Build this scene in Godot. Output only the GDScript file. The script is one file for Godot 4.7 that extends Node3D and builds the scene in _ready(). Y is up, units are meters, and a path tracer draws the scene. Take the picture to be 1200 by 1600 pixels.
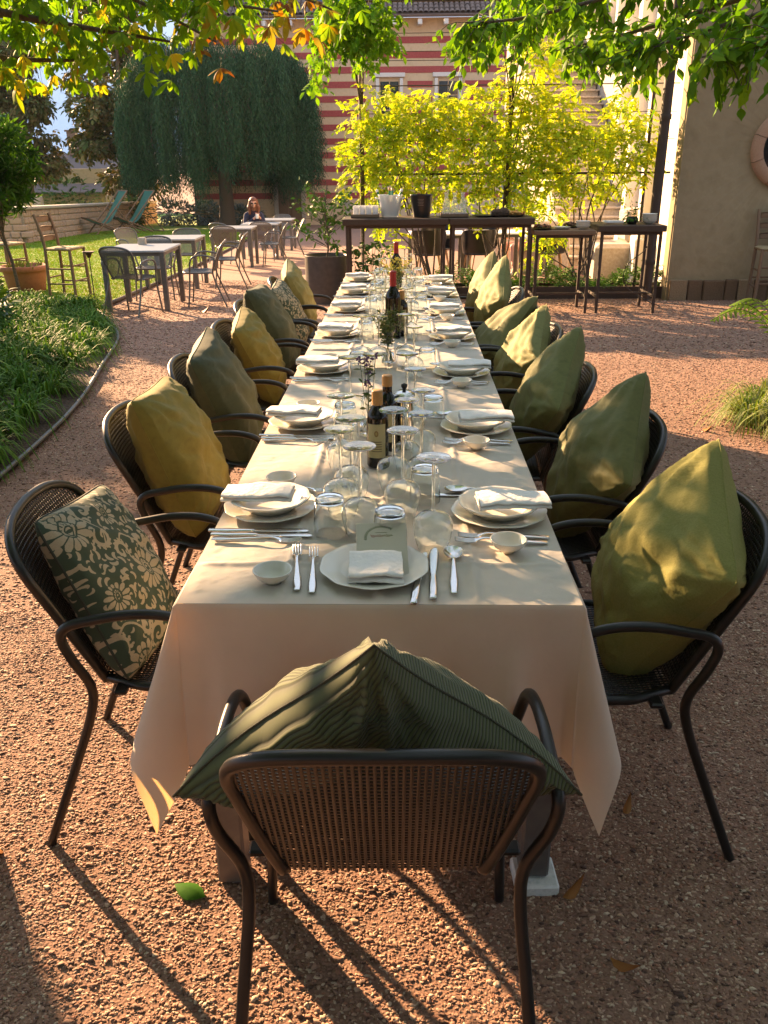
extends Node3D
# A long dinner table laid under trees on a gravel terrace, low evening sun from behind on the lawn side.

var used := {}
var M := {}
var rng := RandomNumberGenerator.new()
const ORD := ["first", "second", "third", "fourth", "fifth", "sixth", "seventh"]


# ---------------------------------------------------------------- mesh builder
class MB:
	var v := PackedVector3Array()
	var t := PackedVector2Array()
	var k := PackedColorArray()
	var ix := PackedInt32Array()
	var col := Color.WHITE
	var xf := Transform3D()

	func p(q: Vector3, u := Vector2.ZERO) -> int:
		v.append(xf * q); t.append(u); k.append(col)
		return v.size() - 1

	func tri(a: int, b: int, c: int) -> void:
		ix.append(a); ix.append(b); ix.append(c)

	func quad(a: int, b: int, c: int, d: int) -> void:
		ix.append(a); ix.append(b); ix.append(c)
		ix.append(a); ix.append(c); ix.append(d)

	# a flat polygon of a convex body whose middle is m; turned to face outwards
	func face(pts: Array, m: Vector3) -> void:
		var n: Vector3 = (pts[2] - pts[0]).cross(pts[1] - pts[0])
		var out: bool = n.dot(pts[0] - m) >= 0.0
		var i0 := v.size()
		for q in pts:
			p(q, Vector2(q.x + q.z, q.y))
		for i in range(1, pts.size() - 1):
			if out: tri(i0, i0 + i, i0 + i + 1)
			else: tri(i0, i0 + i + 1, i0 + i)

	func box(c: Vector3, s: Vector3, b := 0.0, ba := Basis()) -> void:
		var h := s * 0.5
		b = minf(b, minf(h.x, minf(h.y, h.z)) * 0.95)
		var g := {}
		for sx in [-1, 1]:
			for sy in [-1, 1]:
				for sz in [-1, 1]:
					for a in 3:
						var q := Vector3(sx * (h.x - b), sy * (h.y - b), sz * (h.z - b))
						q[a] = [sx * h.x, sy * h.y, sz * h.z][a]
						g[[sx, sy, sz, a]] = c + ba * q
		var o := [[-1, -1], [1, -1], [1, 1], [-1, 1]]
		for a in 3:
			for s1 in [-1, 1]:
				var f := []
				for e in o:
					var key := [0, 0, 0, a]
					key[a] = s1; key[(a + 1) % 3] = e[0]; key[(a + 2) % 3] = e[1]
					f.append(g[key])
				face(f, c)
		if b <= 0.0: return
		for a in 3:
			var a1 := (a + 1) % 3
			var a2 := (a + 2) % 3
			for s1 in [-1, 1]:
				for s2 in [-1, 1]:
					var f := []
					for w in [[-1, a1], [1, a1], [1, a2], [-1, a2]]:
						var key := [0, 0, 0, w[1]]
						key[a] = w[0]; key[a1] = s1; key[a2] = s2
						f.append(g[key])
					face(f, c)
		for sx in [-1, 1]:
			for sy in [-1, 1]:
				for sz in [-1, 1]:
					face([g[[sx, sy, sz, 0]], g[[sx, sy, sz, 1]], g[[sx, sy, sz, 2]]], c)

	# a swept tube; r is a number or one radius per point; flat squashes it along its own normal
	func tube(path: Array, r, n := 8, caps := true, closed := false, flat := 1.0, up := Vector3.ZERO) -> void:
		var cnt := path.size()
		var i0 := v.size()
		var tang: Vector3 = (path[1] - path[0]).normalized()
		var nor := up if up != Vector3.ZERO else (Vector3.UP if absf(tang.y) < 0.9 else Vector3.RIGHT)
		nor = (nor - tang * nor.dot(tang)).normalized()
		var run := 0.0
		for i in cnt:
			var a: Vector3 = path[(i - 1 + cnt) % cnt] if (i > 0 or closed) else path[0]
			var b: Vector3 = path[(i + 1) % cnt] if (i < cnt - 1 or closed) else path[cnt - 1]
			tang = (b - a).normalized()
			nor = (nor - tang * nor.dot(tang)).normalized()
			var bi := tang.cross(nor)
			var rr: float = r[i] if r is Array else r
			if i > 0: run += (path[i] - path[i - 1]).length()
			for j in n:
				var an := TAU * j / n
				p(path[i] + (nor * cos(an) * flat + bi * sin(an)) * rr, Vector2(float(j) / n, run))
		for i in (cnt if closed else cnt - 1):
			for j in n:
				var a := i0 + i * n + j
				var b := i0 + i * n + (j + 1) % n
				var c := i0 + ((i + 1) % cnt) * n + (j + 1) % n
				var d := i0 + ((i + 1) % cnt) * n + j
				quad(a, d, c, b)
		if caps and not closed:
			for e in [0, cnt - 1]:
				var m := p(path[e])
				for j in n:
					var a: int = i0 + e * n + j
					var b: int = i0 + e * n + (j + 1) % n
					if e == 0: tri(m, a, b)
					else: tri(m, b, a)

	# profile: (radius, height) from the outside bottom upwards; wave: scalloped rim
	func lathe(pr: Array, n := 24, wave := 0.0, waves := 12, sx := 1.0) -> void:
		var i0 := v.size()
		for i in pr.size():
			for j in n + 1:
				var an := TAU * j / n
				var r: float = pr[i].x * (1.0 + wave * cos(an * waves) * clampf(pr[i].x / maxf(pr[pr.size() / 2].x, 0.001), 0, 1))
				p(Vector3(cos(an) * r * sx, pr[i].y, sin(an) * r), Vector2(float(j) / n, float(i) / maxf(1, pr.size() - 1)))
		for i in pr.size() - 1:
			for j in n:
				var a := i0 + i * (n + 1) + j
				quad(a, a + 1, a + n + 2, a + n + 1)

	func grid(nu: int, nv: int, fn: Callable, flip := false) -> void:
		var i0 := v.size()
		for i in nv + 1:
			for j in nu + 1:
				var u := Vector2(float(j) / nu, float(i) / nv)
				p(fn.call(u.x, u.y), u)
		for i in nv:
			for j in nu:
				var a := i0 + i * (nu + 1) + j
				if flip: quad(a, a + 1, a + nu + 2, a + nu + 1)
				else: quad(a, a + nu + 1, a + nu + 2, a + 1)

	# a leaf blade of two halves folded along the midrib
	func blade(o: Vector3, d: Vector3, side: Vector3, l: float, w: float, fold := 0.25, droop := 0.3, prof := [0.0, 0.75, 1.0, 0.7, 0.0], tip := Color(-1, 0, 0)) -> void:
		var nrm := side.cross(d).normalized()
		var n := prof.size()
		var base := col
		var last := [-1, -1, -1]
		for i in n:
			var f := float(i) / (n - 1)
			var c := o + d * l * f * (1.0 - 0.15 * droop * f) - Vector3.UP * droop * l * f * f
			if tip.r >= 0.0: col = base.lerp(tip, smoothstep(0.45, 1.0, f))
			var ww: float = prof[i] * w * 0.5
			if i == 0 or i == n - 1:
				var q := p(c, Vector2(0.5, f))
				if i > 0:
					tri(last[0], last[1], q); tri(last[1], last[2], q)
				last = [q, q, q]
			else:
				var a := p(c - side * ww + nrm * ww * fold, Vector2(0, f))
				var b := p(c, Vector2(0.5, f))
				var e := p(c + side * ww + nrm * ww * fold, Vector2(1, f))
				if i == 1:
					tri(last[0], b, a); tri(last[0], e, b)
				else:
					quad(last[0], last[1], b, a); quad(last[1], last[2], e, b)
				last = [a, b, e]
		col = base

	func mesh() -> ArrayMesh:
		var n := PackedVector3Array()
		n.resize(v.size())
		for i in range(0, ix.size(), 3):
			var a := ix[i]
			var b := ix[i + 1]
			var c := ix[i + 2]
			var f := (v[c] - v[a]).cross(v[b] - v[a])
			n[a] += f; n[b] += f; n[c] += f
		for i in n.size():
			n[i] = n[i].normalized() if n[i].length_squared() > 1e-24 else Vector3.UP
		var arr := []
		arr.resize(Mesh.ARRAY_MAX)
		arr[Mesh.ARRAY_VERTEX] = v; arr[Mesh.ARRAY_NORMAL] = n; arr[Mesh.ARRAY_TEX_UV] = t
		arr[Mesh.ARRAY_COLOR] = k; arr[Mesh.ARRAY_INDEX] = ix
		var m := ArrayMesh.new()
		m.add_surface_from_arrays(Mesh.PRIMITIVE_TRIANGLES, arr)
		return m


# ---------------------------------------------------------------- naming
func numbered(n: String) -> String:
	if not used.has(n):
		used[n] = 0
		return n
	used[n] += 1
	return "%s_%03d" % [n, used[n]]

func tag(o: Node, label := "", category := "", group := "", kind := "") -> Node:
	if label: o.set_meta("label", label)
	if category: o.set_meta("category", category)
	if group: o.set_meta("group", group)
	if kind: o.set_meta("kind", kind)
	return o

func thing(called: String, label: String, category: String, at := Vector3.ZERO, turn := 0.0, group := "") -> Node3D:
	var o := Node3D.new()
	o.name = numbered(called)
	add_child(o)
	o.position = at
	o.rotation.y = turn
	tag(o, label, category, group)
	return o

# one named mesh: a part of `parent`, or a top-level thing when parent is null
func put(called: String, m, mat: Material, parent: Node = null, xf := Transform3D()) -> MeshInstance3D:
	var o := MeshInstance3D.new()
	o.mesh = m.mesh() if m is MB else m
	o.material_override = mat
	o.transform = xf
	if parent == null:
		o.name = numbered(called)
		add_child(o)
	else:
		o.name = called
		parent.add_child(o, true)
	return o

func many(called: String, m, mat: Material, xfs: Array, cols: Array, parent: Node = null) -> MultiMeshInstance3D:
	var mm := MultiMesh.new()
	mm.transform_format = MultiMesh.TRANSFORM_3D
	mm.use_colors = cols.size() > 0
	mm.mesh = m.mesh() if m is MB else m
	mm.instance_count = xfs.size()
	var w := 16 if cols.size() > 0 else 12
	var buf := PackedFloat32Array()
	buf.resize(xfs.size() * w)
	for i in xfs.size():
		var x: Transform3D = xfs[i]
		var b := i * w
		buf[b] = x.basis.x.x; buf[b + 1] = x.basis.y.x; buf[b + 2] = x.basis.z.x; buf[b + 3] = x.origin.x
		buf[b + 4] = x.basis.x.y; buf[b + 5] = x.basis.y.y; buf[b + 6] = x.basis.z.y; buf[b + 7] = x.origin.y
		buf[b + 8] = x.basis.x.z; buf[b + 9] = x.basis.y.z; buf[b + 10] = x.basis.z.z; buf[b + 11] = x.origin.z
		if w == 16:
			var c: Color = cols[i]
			buf[b + 12] = c.r; buf[b + 13] = c.g; buf[b + 14] = c.b; buf[b + 15] = 1.0
	mm.buffer = buf
	var o := MultiMeshInstance3D.new()
	o.multimesh = mm
	o.material_override = mat
	if parent == null:
		o.name = numbered(called)
		add_child(o)
	else:
		o.name = called
		parent.add_child(o, true)
	o.set_meta("kind", "stuff")
	return o

func copy(o: Node3D, label: String, at: Vector3, turn := 0.0) -> Node3D:
	var c: Node3D = o.duplicate()
	c.name = numbered(String(o.name).rstrip("0123456789").trim_suffix("_"))
	add_child(c)
	c.position = at
	c.rotation.y = turn
	c.set_meta("label", label)
	return c

func R(a: float, b: float) -> float:
	return rng.randf_range(a, b)

func ter(z: float) -> float:
	return 0.03 * maxf(-58.0, minf(0.0, z + 4.0))

func on(x: float, z: float, h := 0.0) -> Vector3:
	return Vector3(x, ter(z) + h, z)

func smooth(pts: Array, n := 6, closed := false) -> Array:
	var out := []
	var c := pts.size()
	for i in (c if closed else c - 1):
		var p0: Vector3 = pts[(i - 1 + c) % c] if closed else pts[maxi(i - 1, 0)]
		var p1: Vector3 = pts[i]
		var p2: Vector3 = pts[(i + 1) % c]
		var p3: Vector3 = pts[(i + 2) % c] if closed else pts[mini(i + 2, c - 1)]
		for j in n:
			out.append(p1.cubic_interpolate(p2, p0, p3, float(j) / n))
	if not closed: out.append(pts[c - 1])
	return out

func look(o: Vector3, d: Vector3, s := 1.0, roll := 0.0) -> Transform3D:
	# local +z along d
	d = d.normalized()
	var up := Vector3.UP if absf(d.y) < 0.98 else Vector3.RIGHT
	var x := up.cross(d).normalized()
	var y := d.cross(x)
	return Transform3D(Basis(x, y, d).rotated(d, roll).scaled(Vector3.ONE * s), o)


# ---------------------------------------------------------------- materials
func lin(r: float, g: float, b: float) -> Color:
	return Color(r, g, b).linear_to_srgb()

func noise(freq: float, ramp: Array, size := 512, octaves := 4, kind := FastNoiseLite.TYPE_SIMPLEX_SMOOTH, sd := 1, normal := false) -> NoiseTexture2D:
	var n := FastNoiseLite.new()
	n.noise_type = kind
	n.seed = sd
	n.frequency = freq
	n.fractal_octaves = octaves
	var x := NoiseTexture2D.new()
	x.width = size; x.height = size; x.seamless = true; x.noise = n
	if ramp.size():
		var g := Gradient.new()
		g.offsets = PackedFloat32Array()
		var off := PackedFloat32Array()
		var cs := PackedColorArray()
		for i in ramp.size():
			off.append(float(i) / (ramp.size() - 1)); cs.append(ramp[i])
		g.offsets = off; g.colors = cs
		x.color_ramp = g
	return x

func mat(c: Color, rough := 0.6, metal := 0.0) -> StandardMaterial3D:
	var m := StandardMaterial3D.new()
	m.albedo_color = c
	m.roughness = rough
	m.metallic = metal
	return m

# a material whose colour wanders between tones (noise laid on in world or own axes, `per` metres a tile) over fine relief
func tone(tones: Array, per: float, freq := 0.02, rough := 0.8, relief = null, relief_per := 0.3, cm := 0.2, world := false, oct := 4) -> StandardMaterial3D:
	var m := mat(Color.WHITE, rough)
	m.albedo_texture = noise(freq, tones, 512, oct, FastNoiseLite.TYPE_SIMPLEX_SMOOTH, tones.size() + int(per * 100))
	m.uv1_triplanar = true
	m.uv1_world_triplanar = world
	m.uv1_scale = Vector3.ONE / per
	if relief:
		m.heightmap_enabled = true
		m.heightmap_texture = relief
		m.heightmap_scale = cm
	return m

func leafy(trans := 0.8) -> StandardMaterial3D:
	var m := mat(Color.WHITE, 0.6)
	m.vertex_color_use_as_albedo = true
	m.backlight_enabled = true
	m.backlight = Color(trans, trans, trans * 0.55)
	m.cull_mode = BaseMaterial3D.CULL_DISABLED
	m.metallic_specular = 0.25
	return m

func pic(w: int, h: int, fn: Callable) -> ImageTexture:
	var im := Image.create(w, h, false, Image.FORMAT_RGB8)
	for y in h:
		for x in w:
			im.set_pixel(x, y, fn.call(x, y))
	return ImageTexture.create_from_image(im)

func damask() -> ImageTexture:
	var S := 512
	var a := PackedFloat32Array()
	a.resize(S * S)
	var stamp := func(x: float, y: float, r: float, val: float) -> void:
		for j in range(int(y - r) - 1, int(y + r) + 2):
			for i in range(int(x - r) - 1, int(x + r) + 2):
				var d := Vector2(i - x, j - y).length()
				if d < r: a[posmod(j, S) * S + posmod(i, S)] = val
	var flower := func(cx: float, cy: float, R0: float) -> void:
		for q in 13:
			var an := TAU * q / 13.0
			var l := R0 * (0.85 + 0.15 * cos(an * 2.0))
			for s in range(3, 11):
				var f := s / 10.0
				stamp.call(cx + cos(an) * l * f, cy + sin(an) * l * f * 1.1, R0 * (0.07 + 0.12 * sin(f * 2.6)), 1.0)
		for q in 13:
			var an := TAU * (q + 0.5) / 13.0
			for s in range(7, 22):
				var f := s / 22.0
				stamp.call(cx + cos(an) * R0 * f, cy + sin(an) * R0 * f * 1.1, 2.4, 0.0)
		for s in 60:
			var an := TAU * s / 60.0
			var rr := R0 * 0.36 * (1.0 + 0.25 * cos(an - PI * 0.5))
			stamp.call(cx + cos(an) * rr, cy + sin(an) * rr * 1.25, 3.6, 0.0)
		for s in 26:
			var an := TAU * s / 26.0
			stamp.call(cx + cos(an) * R0 * 0.17, cy + sin(an) * R0 * 0.24, 3.2, 0.0)
	var scroll := func(cx: float, cy: float, rad: float, start: float, dir: float) -> void:
		for s in 150:
			var f := s / 150.0
			var an := start + dir * f * 7.6
			var r := rad * (1.0 - f * 0.86)
			stamp.call(cx + cos(an) * r, cy + sin(an) * r, 3.0 + 8.0 * sin(f * PI) * (1.0 - f * 0.4), 1.0)
		for s in 11:
			var f := s / 16.0
			var an := start + dir * f * 7.6
			var r := rad * (1.0 - f * 0.86) * 1.22
			stamp.call(cx + cos(an) * r, cy + sin(an) * r, 7.5 - 4.0 * f, 1.0)
			stamp.call(cx + cos(an + 0.12 * dir) * r * 1.12, cy + sin(an + 0.12 * dir) * r * 1.12, 5.0 - 3.0 * f, 1.0)
	flower.call(128, 130, 80); flower.call(384, 386, 80)
	flower.call(384, 120, 52); flower.call(128, 376, 52)
	for o in [Vector2(0, 0), Vector2(256, 256)]:
		scroll.call(o.x + 246, o.y + 60, 46, 2.2, 1.0)
		scroll.call(o.x + 262, o.y + 176, 50, 4.0, -1.0)
		scroll.call(o.x + 40, o.y + 236, 44, 5.4, 1.0)
		scroll.call(o.x + 196, o.y + 238, 36, 0.4, -1.0)
		for s in 60:
			var f := s / 60.0
			stamp.call(o.x + 60 + 150 * f, o.y + 262 + 26 * sin(f * 6.0), 4.5, 1.0)
			stamp.call(o.x + 232 + 22 * sin(f * 6.0), o.y + 20 + 220 * f, 4.0, 1.0)
	# small curled leaves fill what is still plain
	var g := RandomNumberGenerator.new()
	g.seed = 5
	for q in 900:
		var o := Vector2(g.randf_range(0, S), g.randf_range(0, S))
		var an := g.randf_range(0, TAU)
		var L := 30.0 if q < 500 else 17.0
		var free := true
		for s in 5:
			for e in [-0.35, 0.0, 0.35]:
				var c: Vector2 = o + Vector2(cos(an), sin(an)) * L * (s / 4.0) + Vector2(-sin(an), cos(an)) * L * e
				if a[posmod(int(c.y), S) * S + posmod(int(c.x), S)] > 0.5: free = false
		if not free: continue
		for s in 22:
			var f := s / 21.0
			var w := an + f * 1.5
			stamp.call(o.x + cos(w) * L * f * 0.95, o.y + sin(w) * L * f * 0.95, (1.2 + 6.0 * sin(f * PI * 0.9)) * L / 30.0, 1.0)
	var n := FastNoiseLite.new()
	n.frequency = 0.15
	var dark := lin(0.030, 0.058, 0.035)
	var pale := lin(0.42, 0.36, 0.25)
	return pic(S, S, func(x: int, y: int) -> Color:
		var c: Color = dark.lerp(pale, a[y * S + x] * (0.9 + 0.1 * n.get_noise_2d(x, y)))
		return c.lerp(Color.BLACK, 0.06 + 0.06 * float((x + y) % 3 == 0)))

func materials() -> void:
	var grain := noise(0.09, [], 512, 3, FastNoiseLite.TYPE_SIMPLEX_SMOOTH, 7)
	var lumps := noise(0.03, [], 512, 5, FastNoiseLite.TYPE_SIMPLEX_SMOOTH, 8)
	var grit := noise(0.34, [], 512, 2, FastNoiseLite.TYPE_SIMPLEX_SMOOTH, 9)
	var weave := pic(64, 64, func(x: int, y: int) -> Color:
		var over := (x / 8 + y / 8) % 2 == 0
		var f := absf(sin((x % 8 + 0.5) / 8.0 * PI)) if over else absf(sin((y % 8 + 0.5) / 8.0 * PI))
		return Color(f, f, f))
	M.gravel = tone([lin(0.09, 0.045, 0.029), lin(0.22, 0.123, 0.083), lin(0.29, 0.172, 0.12), lin(0.18, 0.098, 0.066), lin(0.40, 0.27, 0.195)], 1.3, 0.22, 0.95, grit, 0.3, 0.3, true, 5)
	M.soil = tone([lin(0.035, 0.022, 0.014), lin(0.09, 0.055, 0.035)], 0.6, 0.05, 0.95, lumps, 0.3, 1.5, true)
	M.lawn = tone([lin(0.10, 0.18, 0.016), lin(0.17, 0.26, 0.026), lin(0.135, 0.22, 0.02), lin(0.20, 0.28, 0.035)], 3.0, 0.02, 0.9, lumps, 1.0, 2.5, true, 5)
	M.peb = mat(Color.WHITE, 0.8)
	M.peb.vertex_color_use_as_albedo = true
	M.steel = tone([lin(0.013, 0.013, 0.013), lin(0.023, 0.022, 0.021)], 0.5, 0.02, 0.34, grain, 0.1, 0.008)
	M.steel.metallic = 0.2
	M.greysteel = tone([lin(0.10, 0.10, 0.10), lin(0.15, 0.148, 0.14)], 0.6, 0.02, 0.42, grain, 0.1, 0.01)
	M.greysteel.metallic = 0.3
	M.tabletop = tone([lin(0.30, 0.34, 0.38), lin(0.38, 0.41, 0.44)], 0.7, 0.03, 0.3)
	M.rust = tone([lin(0.020, 0.013, 0.009), lin(0.055, 0.032, 0.020), lin(0.032, 0.020, 0.014)], 0.4, 0.04, 0.6, grain, 0.2, 0.03)
	M.cloth = tone([lin(0.73, 0.675, 0.585), lin(0.79, 0.74, 0.66)], 0.9, 0.01, 0.75)
	M.cloth.heightmap_enabled = true
	M.cloth.heightmap_texture = lumps
	M.cloth.heightmap_scale = 0.12
	M.cloth.backlight_enabled = true
	M.cloth.backlight = Color(0.82, 0.69, 0.48)
	M.cloth.cull_mode = BaseMaterial3D.CULL_DISABLED
	M.napkin = tone([lin(0.74, 0.73, 0.72), lin(0.80, 0.79, 0.77)], 0.3, 0.02, 0.8, lumps, 0.2, 0.15)
	M.china = mat(lin(0.72, 0.69, 0.61), 0.16)
	M.china.clearcoat_enabled = true
	M.china.clearcoat = 0.5
	M.cutlery = tone([lin(0.62, 0.61, 0.58), lin(0.74, 0.73, 0.70)], 0.1, 0.03, 0.16)
	M.cutlery.metallic = 1.0
	M.shell = mat(Color(0.96, 0.98, 0.98, 0.02), 0.02)
	M.shell.transparency = BaseMaterial3D.TRANSPARENCY_ALPHA
	M.shell.cull_mode = BaseMaterial3D.CULL_DISABLED
	M.stem = mat(Color(0.98, 1.0, 1.0, 0.02), 0.02)
	M.stem.refraction_enabled = true
	M.stem.refraction_scale = 0.05
	M.frost = mat(lin(0.75, 0.76, 0.76), 0.35)
	M.frost.transparency = BaseMaterial3D.TRANSPARENCY_ALPHA
	M.frost.albedo_color.a = 0.55
	M.haze = mat(lin(0.75, 0.76, 0.76), 0.3)
	M.haze.transparency = BaseMaterial3D.TRANSPARENCY_ALPHA
	M.haze.albedo_color.a = 0.28
	M.darkglass = mat(lin(0.010, 0.008, 0.006), 0.08)
	M.greenglass = mat(lin(0.02, 0.16, 0.07), 0.12)
	M.gold = tone([lin(0.36, 0.19, 0.06), lin(0.46, 0.27, 0.09)], 0.1, 0.03, 0.45)
	M.red = mat(lin(0.30, 0.015, 0.015), 0.35)
	M.black = mat(lin(0.010, 0.010, 0.011), 0.28)
	M.oldwood = tone([lin(0.10, 0.062, 0.036), lin(0.19, 0.12, 0.070), lin(0.13, 0.085, 0.05)], 0.25, 0.04, 0.75, grain, 0.2, 0.08)
	M.palewood = tone([lin(0.34, 0.22, 0.12), lin(0.44, 0.30, 0.17)], 0.3, 0.03, 0.6)
	M.straw = tone([lin(0.27, 0.20, 0.10), lin(0.42, 0.33, 0.19)], 0.1, 0.08, 0.85, grain, 0.1, 0.2)
	M.terracotta = tone([lin(0.30, 0.115, 0.060), lin(0.42, 0.18, 0.10)], 0.7, 0.03, 0.85, grain, 0.3, 0.08)
	M.potsteel = tone([lin(0.050, 0.038, 0.030), lin(0.085, 0.066, 0.052)], 0.8, 0.02, 0.5)
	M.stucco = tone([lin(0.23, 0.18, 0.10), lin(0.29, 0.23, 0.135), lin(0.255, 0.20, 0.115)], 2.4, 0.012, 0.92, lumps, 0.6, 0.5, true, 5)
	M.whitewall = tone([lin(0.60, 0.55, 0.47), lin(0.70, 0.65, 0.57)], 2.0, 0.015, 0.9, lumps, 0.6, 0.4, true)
	M.pinkstone = tone([lin(0.26, 0.145, 0.085), lin(0.38, 0.24, 0.15), lin(0.31, 0.18, 0.11)], 0.5, 0.04, 0.8, grain, 0.2, 0.1)
	M.palestone = tone([lin(0.34, 0.29, 0.23), lin(0.47, 0.42, 0.35)], 0.9, 0.03, 0.85, lumps, 0.4, 0.3, true)
	M.facade = tone([lin(0.56, 0.41, 0.25), lin(0.66, 0.50, 0.32), lin(0.61, 0.455, 0.285)], 3.0, 0.02, 0.9, lumps, 1, 0.4, true)
	M.redband = tone([lin(0.34, 0.062, 0.060), lin(0.43, 0.10, 0.09)], 1.4, 0.03, 0.9, null, 1, 0, true)
	M.rooftile = tone([lin(0.085, 0.058, 0.048), lin(0.17, 0.115, 0.095), lin(0.12, 0.095, 0.085)], 0.9, 0.05, 0.85, grain, 0.3, 0.2, true)
	M.slate = tone([lin(0.10, 0.085, 0.085), lin(0.15, 0.13, 0.13)], 1.4, 0.05, 0.85, null, 1, 0, true)
	M.brickdark = tone([lin(0.10, 0.060, 0.032), lin(0.17, 0.105, 0.058)], 0.4, 0.04, 0.9, lumps, 0.3, 0.4, true)
	M.brickwarm = tone([lin(0.19, 0.125, 0.068), lin(0.28, 0.20, 0.115)], 0.4, 0.04, 0.9, lumps, 0.3, 0.4, true)
	M.wallstone = tone([lin(0.26, 0.19, 0.13), lin(0.42, 0.32, 0.22), lin(0.33, 0.22, 0.16), lin(0.46, 0.38, 0.29)], 1.6, 0.09, 0.9, lumps, 0.3, 0.5, true)
	M.hill = mat(lin(0.08, 0.12, 0.10), 0.95)
	M.whitewood = mat(lin(0.70, 0.68, 0.64), 0.6)
	M.bark = tone([lin(0.045, 0.033, 0.024), lin(0.11, 0.085, 0.063), lin(0.07, 0.052, 0.038)], 0.5, 0.05, 0.9, lumps, 0.3, 1.5)
	M.skylight = mat(lin(0.10, 0.20, 0.36), 0.1)
	M.glass = mat(lin(0.03, 0.035, 0.04), 0.08)
	M.marble = tone([lin(0.62, 0.62, 0.60), lin(0.74, 0.74, 0.72), lin(0.52, 0.55, 0.52)], 0.25, 0.02, 0.4)
	M.canvas = mat(lin(0.015, 0.11, 0.075), 0.8)
	M.canvas.backlight_enabled = true
	M.canvas.backlight = Color(0.25, 0.3, 0.25)
	M.leaf = leafy(1.0)
	M.leafdull = leafy(0.45)
	M.leafgold = leafy(1.0)
	M.grassblade = leafy(0.8)
	M.dryleaf = leafy(0.3)
	M.skin = mat(lin(0.50, 0.28, 0.20), 0.5)
	M.skin.subsurf_scatter_enabled = true
	M.skin.subsurf_scatter_strength = 0.15
	M.hair = tone([lin(0.10, 0.030, 0.012), lin(0.17, 0.055, 0.022)], 0.06, 0.06, 0.5)
	M.darkhair = mat(lin(0.012, 0.010, 0.009), 0.45)
	M.navy = tone([lin(0.012, 0.016, 0.045), lin(0.02, 0.026, 0.06)], 0.2, 0.04, 0.85)
	M.denim = tone([lin(0.10, 0.15, 0.24), lin(0.14, 0.20, 0.30)], 0.2, 0.04, 0.85)
	M.white = mat(lin(0.75, 0.75, 0.74), 0.6)
	# cushion cloths
	var velvet := func(a: Color, b: Color) -> StandardMaterial3D:
		var m := tone([a, b, a.lerp(b, 0.4)], 0.35, 0.018, 0.78, grain, 0.1, 0.03)
		m.rim_enabled = true
		m.rim = 0.06
		m.rim_tint = 1.0
		return m
	M.mustard = velvet.call(lin(0.130, 0.106, 0.011), lin(0.175, 0.146, 0.018))
	M.forest = velvet.call(lin(0.026, 0.036, 0.013), lin(0.044, 0.056, 0.022))
	M.olive = velvet.call(lin(0.095, 0.105, 0.024), lin(0.14, 0.145, 0.036))
	M.moss = velvet.call(lin(0.090, 0.096, 0.023), lin(0.128, 0.130, 0.034))
	M.limeolive = velvet.call(lin(0.13, 0.135, 0.036), lin(0.19, 0.19, 0.055))
	M.sage = velvet.call(lin(0.13, 0.128, 0.034), lin(0.18, 0.17, 0.05))
	M.wool = tone([lin(0.14, 0.145, 0.028), lin(0.24, 0.225, 0.065), lin(0.17, 0.175, 0.036), lin(0.30, 0.26, 0.10)], 0.55, 0.15, 0.9)
	M.wool.heightmap_enabled = true
	M.wool.heightmap_texture = grain
	M.wool.heightmap_scale = 0.08
	M.damask = mat(Color.WHITE, 0.8)
	M.damask.albedo_texture = damask()
	M.damask.uv1_scale = Vector3(1.2, 1.2, 1)
	M.damask.uv1_offset = Vector3(0.1, 0.22, 0)
	M.cord = tone([lin(0.034, 0.058, 0.024), lin(0.050, 0.080, 0.034)], 0.3, 0.02, 0.85)
	M.cord.rim_enabled = true
	M.cord.rim = 0.3
	M.piping = mat(lin(0.02, 0.028, 0.02), 0.8)


# ---------------------------------------------------------------- the ground
var bump1 := FastNoiseLite.new()
var bump2 := FastNoiseLite.new()

func gh(x: float, z: float) -> float:
	var f := (1.0 - smoothstep(3.0, 4.6, absf(x - 0.6))) * (1.0 - smoothstep(5.0, 8.0, -z)) * (1.0 - smoothstep(1.2, 2.2, z))
	return ter(z) + f * (0.005 * bump1.get_noise_2d(x, z) + 0.008 * bump2.get_noise_2d(x, z))

func lawn_edge(z: float) -> float:
	if z > -15.35: return lerpf(-3.81, -4.06, clampf((-9.4 - z) / 5.95, 0, 1))
	return lerpf(-4.06, -5.6, clampf((-15.35 - z) / 22.6, 0, 1))

func steps(a: float, b: float, d: float) -> Array:
	var out := []
	var n := int(round(absf(b - a) / d))
	for i in n + 1: out.append(lerpf(a, b, float(i) / n))
	return out

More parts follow.
